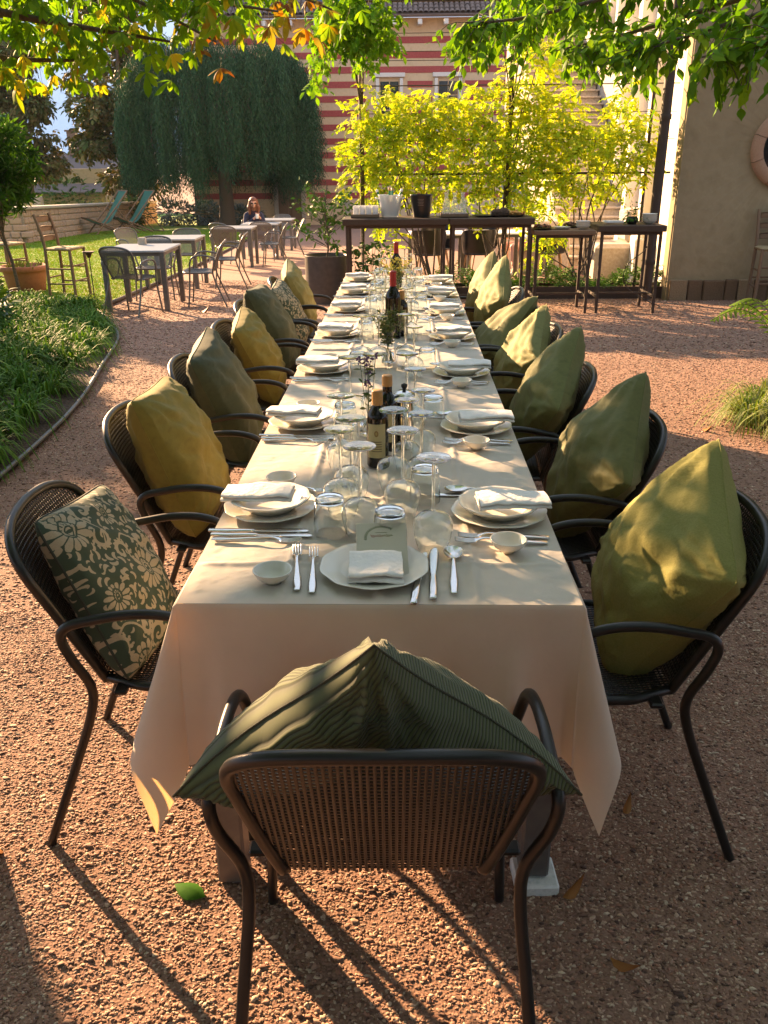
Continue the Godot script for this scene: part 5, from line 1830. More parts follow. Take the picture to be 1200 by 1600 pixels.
	for cset in [[Color(0.030, 0.085, 0.014), Color(0.045, 0.11, 0.018)], [Color(0.07, 0.16, 0.02), Color(0.05, 0.12, 0.018)], [Color(0.022, 0.062, 0.014), Color(0.032, 0.08, 0.016)]]:
		var m := MB.new()
		for i in 8:
			var an := TAU * i / 8 + R(-0.2, 0.2)
			m.col = cset[i % 2]
			var d := Vector3(cos(an), R(-0.2, 0.5), sin(an)).normalized()
			m.blade(Vector3.ZERO, d, Vector3(-sin(an), 0, cos(an)), R(0.12, 0.17), R(0.026, 0.036), 0.2, 0.6, [0.15, 0.8, 1.0, 0.7, 0.0])
		wl.append(m.mesh())
	for i in 1000:
		var d := Vector3(R(-1, 1), R(-1, 1), R(-1, 1))
		if d.length() > 1.0: continue
		var c := Vector3(-0.1 + d.x * 0.7, 1.72 + d.y * 0.7, d.z * 0.6)
		if c.y > 0.95 and c.y < 1.12 and rng.randf() < 0.5: continue
		xf[i % 3].append(look(c, d + Vector3(R(-0.5, 0.5), R(-0.3, 0.6), R(-0.5, 0.5)), R(0.7, 1.2), R(0, TAU)))
		if i % 6 == 0: limb(stm, [Vector3(0, R(0.7, 1.6), 0), Vector3(c.x * 0.5, c.y - 0.15, c.z * 0.5), c], 0.01, 0.003, 5)
	put("trunk", stm, M.bark, s)
	for i in 3: many("crown", wl[i], M.leaf, xf[i], [], s)

	# a broad bush off to the side whose shade reaches the gravel beside the bed
	var bb := thing("bay_bush", "tall dense bay bush beyond the near end of the lawn", "shrub", on(-6.9, -8.6))
	var bbs := MB.new()
	xf = []
	for i in 1500:
		var d := Vector3(R(-1, 1), R(-1, 1), R(-1, 1))
		if d.length() > 1.0: continue
		var c := Vector3(d.x * 1.05, 1.55 + d.y * 1.45, d.z * 1.05)
		xf.append(look(c, d + Vector3(R(-0.5, 0.5), R(-0.3, 0.6), R(-0.5, 0.5)), R(0.9, 1.4), R(0, TAU)))
		if i % 20 == 0: limb(bbs, [Vector3(0, R(0, 0.5), 0), Vector3(c.x * 0.5, c.y * 0.6, c.z * 0.5), c], 0.02, 0.004, 5)
	put("stems", bbs, M.bark, bb)
	many("crown", wl[0], M.leaf, xf, [], bb)

	# shrubs at the foot of the striped house and behind the wall
	var silver := spray([Color(0.20, 0.25, 0.24), Color(0.28, 0.33, 0.32), Color(0.14, 0.19, 0.17)], 3, 0.25, 0.13, 0.07)
	var green := spray([Color(0.05, 0.10, 0.02), Color(0.08, 0.15, 0.03)], 3, 0.25, 0.14, 0.07)
	for e in [["silver_shrub", "silvery blue shrub before the striped house, left of the weeping tree's trunk", -9.9, -37.0, 0.9, 1.0, 0], ["silver_shrub", "silvery blue shrub before the striped house just behind the weeping tree's trunk", -8.6, -37.2, 0.8, 0.9, 0], ["silver_shrub", "silvery shrub nearest the brown door of the striped house", -6.9, -37.2, 0.7, 0.8, 0], ["round_bush", "rounded green bush behind the garden wall coping", -13.6, -35.0, 1.1, 2.0, 1], ["dark_hedge_bush", "dark green bush in the shade under the weeping tree's edge", -11.6, -36.5, 0.7, 1.1, 1]]:
		var b := thing(e[0], e[1], "shrub", on(e[2], e[3]))
		var bs := MB.new()
		xf = []; cs = []
		for i in 420:
			var d := Vector3(R(-1, 1), R(-1, 1), R(-1, 1))
			if d.length() > 1.0: continue
			var c := Vector3(d.x * e[4], e[5] * (0.55 + 0.45 * d.y), d.z * e[4] * 0.7)
			xf.append(look(c, d + Vector3(R(-0.6, 0.6), R(-0.2, 0.8), R(-0.6, 0.6)), R(0.6, 1.1)))
			cs.append(Color.WHITE * R(0.7, 1.3))
			if i % 40 == 0: limb(bs, [Vector3(c.x * 0.1, 0, 0), c * 0.6, c], 0.02, 0.006, 5)
		put("stems", bs, M.bark, b)
		many("crown", silver if e[6] == 0 else green, M.leafdull, xf, cs, b)
	# feathery grasses behind the wall
	var fg := grass_clump(30, 0.9, 0.012, [Color(0.25, 0.22, 0.09), Color(0.17, 0.19, 0.06), Color(0.32, 0.27, 0.13)], 0.35)
	xf = []; cs = []
	for i in 230:
		var z := R(-41, -30)
		xf.append(Transform3D(Basis(Vector3.UP, R(0, TAU)).scaled(Vector3.ONE * R(1.3, 2.2)), on(-11.8 - rng.randf() * 2.4 - (-z - 30.0) * 0.07, z)))
		cs.append(Color.WHITE * R(0.8, 1.2))
	many("tall_grass", fg, M.grassblade, xf, cs)

func grass_clump(n: int, l: float, w: float, cols: Array, bend: float) -> MB:
	var m := MB.new()
	for i in n:
		var an := R(0, TAU)
		var lean := R(0.15, 0.8)
		var d := Vector3(cos(an) * lean, 1.0, sin(an) * lean).normalized()
		m.col = cols[rng.randi() % cols.size()]
		m.blade(Vector3(cos(an), 0, sin(an)) * R(0, 0.05), d, Vector3(-sin(an), 0, cos(an)), l * R(0.6, 1.1), w * R(0.7, 1.2), 0.2, bend * R(0.7, 1.5), [0.5, 0.9, 1.0, 0.8, 0.5, 0.0])
	return m

func build_beds() -> void:
	rng.seed = 51
	# the planted bed on the lawn side
	var edge := [Vector2(-2.02, -1.2), Vector2(-2.05, -2.0), Vector2(-2.1, -3.2), Vector2(-2.2, -4.2), Vector2(-2.5, -5.6), Vector2(-2.85, -7.1), Vector2(-3.5, -8.6), Vector2(-3.95, -9.5)]
	var ex := func(z: float) -> float:
		for i in edge.size() - 1:
			if z <= edge[i].y and z >= edge[i + 1].y:
				return lerpf(edge[i].x, edge[i + 1].x, (z - edge[i].y) / (edge[i + 1].y - edge[i].y))
		return edge[0].x if z > -2 else edge[edge.size() - 1].x
	var so := MB.new()
	so.grid(20, 40, func(u: float, v: float) -> Vector3:
		var z := lerpf(-1.2, -9.5, v)
		var x: float = ex.call(z) - u * 5.0
		return Vector3(x, ter(z) + 0.035 + R(-0.008, 0.012) + 0.05 * smoothstep(0.0, 0.2, u), z), true)
	tag(put("planting_bed", so, M.soil), "dark earth of the planted bed beside the gravel", "", "", "structure")
	var pth := []
	for q in edge: pth.append(Vector3(q.x, ter(q.y) + 0.03, q.y))
	var em := MB.new()
	em.tube(smooth(pth, 6), 0.014, 8)
	tag(put("bed_edging_hose", em, M.greysteel), "thin grey hose curving along the edge of the planted bed", "hose")
	var kinds := [
		["ornamental_grass", grass_clump(64, 0.66, 0.012, [Color(0.045, 0.11, 0.015), Color(0.065, 0.15, 0.02), Color(0.11, 0.21, 0.03)], 0.95), 260, 0.02, 1.1],
		["silver_ground_cover", spray([Color(0.13, 0.17, 0.13), Color(0.20, 0.24, 0.20), Color(0.07, 0.11, 0.06)], 5, 0.2, 0.06, 0.026), 600, 0.9, 2.2],
		["leafy_ground_cover", spray([Color(0.045, 0.10, 0.018), Color(0.07, 0.14, 0.02), Color(0.035, 0.08, 0.016)], 3, 0.2, 0.10, 0.055), 1700, 0.8, 3.4],
	]
	for k in kinds.size():
		var xf := []
		var cs := []
		for i in kinds[k][2]:
			var z := R(-9.3, -1.5)
			var x: float = ex.call(z) - kinds[k][3] - R(0.12, 1.0) * kinds[k][4]
			if k >= 1:
				if z > -4.5 and rng.randf() < 0.6: continue
				xf.append(look(on(x, z, R(0.08, 0.40)), Vector3(R(-1, 1), R(0.3, 1.5), R(-1, 1)), R(0.7, 1.3)))
			else:
				xf.append(Transform3D(Basis(Vector3.UP, R(0, TAU)).scaled(Vector3.ONE * R(0.75, 1.25)), on(x, z, 0.06)))
			cs.append(Color.WHITE * R(0.7, 1.3))
		tag(many(kinds[k][0], kinds[k][1], M.grassblade if k < 1 else M.leafdull, xf, cs), ["arching dark green grasses filling the bed by the gravel", "silvery leaved plants in the middle of the bed", "leafy green plants at the back of the bed"][k], "ground cover")

	# grass and fern on the church side
	var g := thing("grass_clump", "pale green arching grass clump at the edge of the church-side gravel", "grass", on(2.2, -3.72))
	for i in 3:
		put("blades", grass_clump(280, 0.76, 0.009, [Color(0.16, 0.24, 0.05), Color(0.24, 0.30, 0.10), Color(0.30, 0.33, 0.17)], 0.85), M.grassblade, g, Transform3D(Basis(Vector3.UP, i * 2.0), [Vector3(0, 0, 0), Vector3(0.22, 0.02, 0.25), Vector3(0.2, 0, -0.3)][i]))
	var f := thing("fern", "bright green fern with toothed fronds behind the pale grass clump", "fern", on(2.8, -4.45))
	for i in 11:
		var m := MB.new()
		var an := TAU * i / 11 + R(-0.2, 0.2)
		var rad := R(0.45, 0.62)
		var pts := smooth([Vector3.ZERO, Vector3(cos(an) * rad * 0.35, 0.42, sin(an) * rad * 0.35), Vector3(cos(an) * rad * 0.8, 0.62, sin(an) * rad * 0.8), Vector3(cos(an) * rad * 1.15, 0.56, sin(an) * rad * 1.15)], 8)
		m.col = Color(0.10, 0.17, 0.03)
		m.tube(pts, 0.0025, 4, false)
		for j in range(5, pts.size()):
			var d: Vector3 = (pts[j] - pts[j - 1]).normalized()
			var sdv := d.cross(Vector3.UP).normalized()
			var L := 0.13 * sin(PI * clampf(float(j - 3) / (pts.size() - 3), 0.05, 0.97))
			for s in [-1.0, 1.0]:
				m.col = [Color(0.10, 0.20, 0.03), Color(0.14, 0.25, 0.04)][j % 2]
				m.blade(pts[j], (sdv * s + d * 0.35 + Vector3(0, -0.1, 0)).normalized(), d, L, 0.026, 0.1, 0.3, [0.8, 1.0, 0.6, 0.0])
		put("frond", m, M.leaf, f)

func build_pots() -> void:
	rng.seed = 61
	var p := thing("potted_lemon_plant", "young lemon plant in a tall brown metal cylinder pot at the far table end", "potted plant", on(-0.97, -10.05))
	var pm := MB.new()
	pm.lathe([Vector2(0, 0), Vector2(0.285, 0), Vector2(0.29, 0.005), Vector2(0.29, 0.60), Vector2(0.286, 0.605), Vector2(0.276, 0.605), Vector2(0.274, 0.55), Vector2(0, 0.55)], 40)
	put("pot", pm, M.potsteel, p)
	var so := MB.new()
	so.lathe([Vector2(0, 0.565), Vector2(0.15, 0.562), Vector2(0.273, 0.556)], 20)
	put("soil", so, M.soil, p)
	var st := MB.new()
	var lf := MB.new()
	limb(st, [Vector3(0, 0.55, 0), Vector3(0.03, 0.8, 0), Vector3(0.0, 1.1, 0.02), Vector3(0.03, 1.45, 0)], 0.014, 0.006, 7)
	for i in 46:
		var y := R(0.72, 1.42)
		var an := R(0, TAU)
		var rr := R(0.12, 0.46) * (0.5 + 0.6 * sin(clampf((y - 0.55) / 1.0, 0, 1) * PI))
		var c := Vector3(cos(an) * rr, y + R(-0.12, 0.18), sin(an) * rr)
		limb(st, [Vector3(0.01, y - 0.12, 0), Vector3(c.x * 0.5, y - 0.02, c.z * 0.5), c], 0.005, 0.0018, 5)
		for j in 9:
			var q := Vector3(0.01, y - 0.12, 0).lerp(c, R(0.45, 1.05)) + Vector3(R(-0.03, 0.03), R(-0.03, 0.03), R(-0.03, 0.03))
			var d := Vector3(R(-1, 1), R(-0.6, 0.8), R(-1, 1)).normalized()
			lf.col = [Color(0.05, 0.12, 0.018), Color(0.075, 0.16, 0.025), Color(0.10, 0.20, 0.035)][rng.randi() % 3]
			lf.blade(q, d, d.cross(Vector3(R(-1, 1), R(-1, 1), R(-1, 1))).normalized(), R(0.06, 0.095), R(0.03, 0.042), 0.2, 0.25, [0.1, 0.8, 1.0, 0.6, 0.0])
	put("stem", st, M.bark, p)
	tag(put("foliage", lf, M.leafdull, p), "", "", "", "stuff")
	# leafy shrub in the ground right behind the pot
	var b := thing("glossy_shrub", "low glossy leaved shrub between the metal pot and the bar table", "shrub", on(-0.42, -9.75))
	var bl := MB.new()
	var bs := MB.new()
	for i in 26:
		var c := Vector3(R(-0.2, 0.22), R(0.35, 0.78), R(-0.2, 0.2))
		limb(bs, [Vector3(R(-0.03, 0.03), 0, 0), c * 0.6, c], 0.007, 0.002, 5)
		for j in 9:
			var d := Vector3(R(-1, 1), R(-0.7, 0.6), R(-1, 1)).normalized()
			bl.col = [Color(0.04, 0.10, 0.016), Color(0.06, 0.14, 0.02)][rng.randi() % 2]
			bl.blade(c + d * 0.02, d, d.cross(Vector3(R(-1, 1), R(-1, 1), 0.3)).normalized(), R(0.07, 0.1), R(0.035, 0.046), 0.2, 0.25)
	put("stems", bs, M.bark, b)
	tag(put("foliage", bl, M.leafdull, b), "", "", "", "stuff")
	var tp := thing("terracotta_pot", "wide rolled-rim terracotta pot with seedlings beside the rush chair", "pot", on(-5.5, -11.2))
	var tm := MB.new()
	tm.lathe([Vector2(0, 0), Vector2(0.25, 0), Vector2(0.30, 0.32), Vector2(0.335, 0.33), Vector2(0.345, 0.37), Vector2(0.335, 0.405), Vector2(0.305, 0.405), Vector2(0.295, 0.36), Vector2(0, 0.35)], 36)
	put("pot", tm, M.terracotta, tp)
	var sd := MB.new()
	for i in 40:
		var c := Vector3(R(-0.25, 0.25), 0.35, R(-0.25, 0.25))
		sd.col = Color(0.20, 0.26, 0.05)
		sd.blade(c, Vector3(R(-0.4, 0.4), 1, R(-0.4, 0.4)).normalized(), Vector3.RIGHT, R(0.08, 0.2), 0.02, 0.2, 0.2)
	put("seedlings", sd, M.leafdull, tp)
	# dry leaves on the gravel
	var dl := MB.new()
	dl.col = Color(0.30, 0.13, 0.04)
	for s in [0.0]:
		dl.blade(Vector3(0, 0.004, -0.05), Vector3(0, 0.16, 1).normalized(), Vector3.RIGHT, 0.11, 0.042, 1.3, -0.35, [0.1, 0.7, 1.0, 0.8, 0.4, 0.0], Color(0.20, 0.07, 0.02))
	var dm := dl.mesh()
	var spots := [[-0.95, -0.13, 0.5, 1.5, "long curled brown leaf beside the foot of the damask cushion's chair"], [-0.92, 0.0, 1.9, 0.7, "small curled brown leaf in the sun below the damask cushion's chair"], [0.43, -0.03, 2.2, 0.6, "small red brown leaf just beyond the marble slab"], [0.50, 0.16, 0.8, 0.6, "flat red brown leaf on the shaded gravel by the table head"], [0.62, -0.30, 2.7, 0.5, "tiny curled leaf in shade near the woolly cushion's chair"], [-1.9, -1.4, 0.4, 0.8, "dry leaf on the gravel beside the bed hose"], [-1.45, -1.05, 1.2, 0.6, "small dry leaf behind the mustard cushion's chair"], [1.5, -2.9, 2.0, 0.9, "dry leaf on the sunlit gravel behind the moss cushion"], [1.25, -3.3, 0.9, 0.8, "dry leaf in the sun beside the olive cushion's chair"], [1.9, -3.6, 0.3, 0.7, "dry leaf on the sunlit gravel near the grass clump"], [-2.4, -9.0, 1.0, 1.3, "dry leaf lying by the café table's leg"]]
	for e in spots:
		tag(put("fallen_leaf", dm, M.dryleaf, null, Transform3D(Basis(Vector3.UP, e[2]).scaled(Vector3.ONE * e[3]), Vector3(e[0], gh(e[0], e[1]) + 0.006, e[1]))), e[4], "leaf", "fallen leaves on the gravel")
	var gm := MB.new()
	gm.col = Color(0.07, 0.22, 0.02)
	gm.blade(Vector3(0, 0.0, -0.04), Vector3(0, 0.25, 1).normalized(), Vector3.RIGHT, 0.09, 0.05, 0.4, 0.3)
	tag(put("fallen_leaf", gm, M.leaf, null, Transform3D(Basis(Vector3.UP, 1.2), Vector3(-0.44, 0.012, -0.02))), "fresh green leaf on the gravel under the tablecloth's corner", "leaf", "fallen leaves on the gravel")


# ---------------------------------------------------------------- people
# one skin over bones: surface nets of a smooth union of tapered capsules
func skin(m: MB, bones: Array, cell: float, k: float) -> void:
	var lo := Vector3.ONE * 1e9
	var hi := -lo
	for b in bones:
		for e in [0, 1]:
			var r: float = b[2 + e] + cell * 2.0
			lo = lo.min(b[e] - Vector3.ONE * r)
			hi = hi.max(b[e] + Vector3.ONE * r)
	var n := Vector3i(((hi - lo) / cell).ceil()) + Vector3i.ONE
	var f := PackedFloat32Array()
	f.resize(n.x * n.y * n.z)
	f.fill(1.0)
	for b in bones:
		var a: Vector3 = b[0]
		var d: Vector3 = b[1] - b[0]
		var dd := maxf(d.length_squared(), 1e-9)
		var rm: float = maxf(b[2], b[3]) + k * 2.0 + cell * 2.0
		var l0 := Vector3i(((b[0].min(b[1]) - Vector3.ONE * rm - lo) / cell).floor()).clamp(Vector3i.ZERO, n - Vector3i.ONE)
		var h0 := Vector3i(((b[0].max(b[1]) + Vector3.ONE * rm - lo) / cell).ceil()).clamp(Vector3i.ZERO, n - Vector3i.ONE)
		for z in range(l0.z, h0.z + 1):
			for y in range(l0.y, h0.y + 1):
				for x in range(l0.x, h0.x + 1):
					var q := lo + Vector3(x, y, z) * cell
					var t := clampf((q - a).dot(d) / dd, 0.0, 1.0)
					var s := (q - a - d * t).length() - lerpf(b[2], b[3], t)
					var i := (z * n.y + y) * n.x + x
					var o := f[i]
					var hh := maxf(k - absf(o - s), 0.0) / k
					f[i] = minf(o, s) - hh * hh * k * 0.25
	var id := {}
	for z in n.z - 1:
		for y in n.y - 1:
			for x in n.x - 1:
				var c := Vector3.ZERO
				var cnt := 0
				var base := (z * n.y + y) * n.x + x
				var vals := [f[base], f[base + 1], f[base + n.x], f[base + n.x + 1], f[base + n.x * n.y], f[base + n.x * n.y + 1], f[base + n.x * n.y + n.x], f[base + n.x * n.y + n.x + 1]]
				for e in [[0, 1], [2, 3], [4, 5], [6, 7], [0, 2], [1, 3], [4, 6], [5, 7], [0, 4], [1, 5], [2, 6], [3, 7]]:
					var va: float = vals[e[0]]
					var vb: float = vals[e[1]]
					if (va < 0.0) != (vb < 0.0):
						var pa := Vector3(e[0] & 1, (e[0] >> 1) & 1, e[0] >> 2)
						var pb := Vector3(e[1] & 1, (e[1] >> 1) & 1, e[1] >> 2)
						c += pa.lerp(pb, va / (va - vb)); cnt += 1
				if cnt: id[base] = m.p(lo + (Vector3(x, y, z) + c / cnt) * cell)
	var st := [1, n.x, n.x * n.y]
	for z in range(1, n.z - 1):
		for y in range(1, n.y - 1):
			for x in range(1, n.x - 1):
				var base := (z * n.y + y) * n.x + x
				for a in 3:
					var s0 := f[base] < 0.0
					if s0 == (f[base + st[a]] < 0.0): continue
					var u: int = st[(a + 1) % 3]
					var w: int = st[(a + 2) % 3]
					if not (id.has(base) and id.has(base - u) and id.has(base - u - w) and id.has(base - w)): continue
					if s0: m.quad(id[base], id[base - w], id[base - u - w], id[base - u])
					else: m.quad(id[base], id[base - u], id[base - u - w], id[base - w])

func hand(m: MB, wrist: Vector3, dir: Vector3, palm_n: Vector3) -> void:
	dir = dir.normalized()
	var sd := dir.cross(palm_n).normalized()
	var b := []
	for i in 4:
		var r0 := wrist + dir * 0.03 + sd * (i - 1.5) * 0.012
		var kn := wrist + dir * 0.085 + sd * (i - 1.5) * 0.02
		b.append([r0, kn, 0.012, 0.0095])
		var L: float = [0.062, 0.074, 0.068, 0.052][i]
		var m1 := kn + (dir + palm_n * 0.35).normalized() * L * 0.55
		b.append([kn, m1, 0.009, 0.008])
		b.append([m1, m1 + (dir * 0.5 + palm_n).normalized() * L * 0.5, 0.008, 0.0065])
	b.append([wrist - dir * 0.01, wrist + dir * 0.04, 0.022, 0.022])
	var th := wrist + dir * 0.05 - sd * 0.045 + palm_n * 0.015
	b.append([wrist + dir * 0.015 - sd * 0.02, th, 0.013, 0.0105])
	b.append([th, th + (dir + palm_n * 0.6).normalized() * 0.035, 0.010, 0.008])
	skin(m, b, 0.005, 0.008)

func seated_person(label: String, at: Vector3, turn: float, top: Material, legs: Material, hair: Material, long_hair: bool, shades: bool, hug: bool) -> Node3D:
	var t := thing("person", label, "person", at, turn)
	var body := MB.new()
	var hip := 0.47
	var lean := 0.12
	var neck := Vector3(0, hip + 0.50, lean)
	var hc := Vector3(0, hip + 0.665, lean + 0.05)
	var sk := MB.new()      # the bare body: head, neck, forearms, lower legs in one skin
	var hb := [[neck, hc - Vector3(0, 0.08, 0.02), 0.052, 0.05], [hc + Vector3(0, 0.03, -0.02), hc + Vector3(0, 0.025, 0.0), 0.088, 0.086], [hc + Vector3(0, -0.03, 0.02), hc + Vector3(0, -0.075, 0.045), 0.062, 0.038], [hc + Vector3(0, 0.005, 0.085), hc + Vector3(0, -0.022, 0.104), 0.010, 0.013]]
	for s in [-1.0, 1.0]:
		hb.append([hc + Vector3(s * 0.082, 0.015, -0.01), hc + Vector3(s * 0.084, -0.02, -0.008), 0.014, 0.010])
		hb.append([hc + Vector3(s * 0.034, -0.012, 0.066), hc + Vector3(s * 0.04, -0.03, 0.058), 0.022, 0.018])
		hb.append([hc + Vector3(s * 0.015, -0.052, 0.083), hc + Vector3(0, -0.05, 0.086), 0.008, 0.009])
		hb.append([hc + Vector3(s * 0.016, 0.034, 0.078), hc + Vector3(s * 0.046, 0.034, 0.066), 0.013, 0.012])
	skin(sk, hb, 0.008, 0.022)
	var bb := [[Vector3(0, hip + 0.02, 0), Vector3(0, hip + 0.2, 0.02), 0.155, 0.125], [Vector3(0, hip + 0.2, 0.02), Vector3(0, hip + 0.40, 0.08), 0.125, 0.135], [Vector3(-0.12, hip + 0.43, 0.09), Vector3(0.12, hip + 0.43, 0.09), 0.068, 0.068], [Vector3(0, hip + 0.42, 0.09), neck, 0.075, 0.056]]
	var wr := []
	for s in [-1.0, 1.0]:
		var sh := Vector3(s * 0.175, hip + 0.41, 0.09)
		var el := Vector3(s * 0.23, hip + 0.19, 0.24) if hug else Vector3(s * 0.22, hip + 0.14, 0.16)
		var w := Vector3(s * 0.06 + 0.05, hip + 0.37, 0.36) if hug else Vector3(s * 0.14, hip + 0.13, 0.4)
		bb.append([sh, el, 0.056, 0.044])
		bb.append([el, el.lerp(w, 0.85), 0.044, 0.034])
		wr.append([w, (w - el).normalized(), s])
		var bone := [[el.lerp(w, 0.7), w, 0.03, 0.026]]
		skin(sk, bone, 0.012, 0.01)
		hand(sk, w, (w - el).normalized() * 0.6 + Vector3(-s * 0.25, 0.5, 0.2), Vector3(-s, 0, 0.1).normalized())
	skin(body, bb, 0.02, 0.05)
	put("top", body, top, t)
	var lg := MB.new()
	var lb := [[Vector3(-0.07, hip - 0.01, 0), Vector3(0.07, hip - 0.01, 0), 0.12, 0.12]]
	var feet := []
	for s in [-1.0, 1.0]:
		var kn := Vector3(s * 0.11 + (0.12 if s > 0 else 0.0), hip + 0.0, 0.44)
		var an := Vector3(s * 0.12 + (0.3 if s > 0 else -0.02), 0.10, 0.52 if s > 0 else 0.36)
		lb.append([Vector3(s * 0.085, hip, 0.02), kn, 0.092, 0.062])
		lb.append([kn, kn.lerp(an, 0.75), 0.06, 0.045])
		skin(sk, [[kn.lerp(an, 0.6), an, 0.042, 0.034], [an, an + Vector3(0, -0.05, 0.02), 0.036, 0.034]], 0.012, 0.01)
		feet.append(an)
	skin(lg, lb, 0.02, 0.04)
	put("trousers", lg, legs, t)
	put("body", sk, M.skin, t)
	for a in feet:
		var shoe := MB.new()
		skin(shoe, [[a + Vector3(0, -0.055, -0.03), a + Vector3(0, -0.06, 0.03), 0.042, 0.04], [a + Vector3(0, -0.06, 0.03), a + Vector3(0, -0.07, 0.14), 0.038, 0.026]], 0.012, 0.02)
		put("shoe", shoe, M.white, t)
	var hr := MB.new()
	var hs := [[hc + Vector3(0, 0.055, -0.035), hc + Vector3(0, 0.06, 0.0), 0.095, 0.085], [hc + Vector3(0, 0.02, -0.055), hc + Vector3(0, -0.08, -0.07), 0.085, 0.06]]
	if long_hair:
		for s in [-1.0, 1.0]:
			hs.append([hc + Vector3(s * 0.07, 0.05, 0.0), hc + Vector3(s * 0.10, -0.08, 0.005), 0.035, 0.042])
			hs.append([hc + Vector3(s * 0.10, -0.08, 0.005), hc + Vector3(s * 0.095, -0.21, 0.03), 0.042, 0.026])
		hs.append([hc + Vector3(0, -0.05, -0.075), hc + Vector3(0, -0.24, -0.07), 0.08, 0.05])
	skin(hr, hs, 0.01, 0.03)
	# loose strands break the outline
	for i in 90:
		var an := R(0.6, TAU - 0.6) - PI * 0.5
		var top2 := hc + Vector3(cos(an) * 0.085, R(0.02, 0.11), sin(an) * 0.085 - 0.02)
		var q := top2 + Vector3(cos(an) * 0.03, -R(0.1, 0.3 if long_hair else 0.14), sin(an) * 0.02)
		hr.tube([top2, top2.lerp(q, 0.5) + Vector3(cos(an), 0, sin(an)) * R(0.0, 0.02), q], 0.0045, 4, false)
	put("hair", hr, hair, t)
	if shades:
		var sg := MB.new()
		for s in [-1.0, 1.0]:
			sg.box(hc + Vector3(s * 0.034, 0.012, 0.089), Vector3(0.05, 0.036, 0.006), 0.0028)
			sg.tube([hc + Vector3(s * 0.058, 0.018, 0.085), hc + Vector3(s * 0.088, 0.02, 0.0)], 0.0025, 5)
		sg.tube([hc + Vector3(-0.012, 0.018, 0.092), hc + Vector3(0.012, 0.018, 0.092)], 0.003, 5)
		put("sunglasses", sg, M.black, t)
	else:
		for s in [-1.0, 1.0]:
			var e := MB.new()
			e.xf = Transform3D(Basis(Vector3.RIGHT, PI / 2), hc + Vector3(s * 0.032, 0.012, 0.074))
			e.lathe([Vector2(0, -0.004), Vector2(0.011, 0), Vector2(0.008, 0.007), Vector2(0, 0.009)], 10)
			put("eye", e, M.darkhair, t)
	return t


# ---------------------------------------------------------------- prints
func draw_line_on(im: Image, pts: Array, r: float, c: Color) -> void:
	for i in pts.size() - 1:
		var a: Vector2 = pts[i]
		var b: Vector2 = pts[i + 1]
		var n := int(a.distance_to(b) * 2.0) + 1
		for j in n + 1:
			var q := a.lerp(b, float(j) / n)
			for y in range(int(q.y - r), int(q.y + r) + 1):
				for x in range(int(q.x - r), int(q.x + r) + 1):
					if x >= 0 and y >= 0 and x < im.get_width() and y < im.get_height() and Vector2(x, y).distance_to(q) <= r + 0.3:
						im.set_pixel(x, y, c)

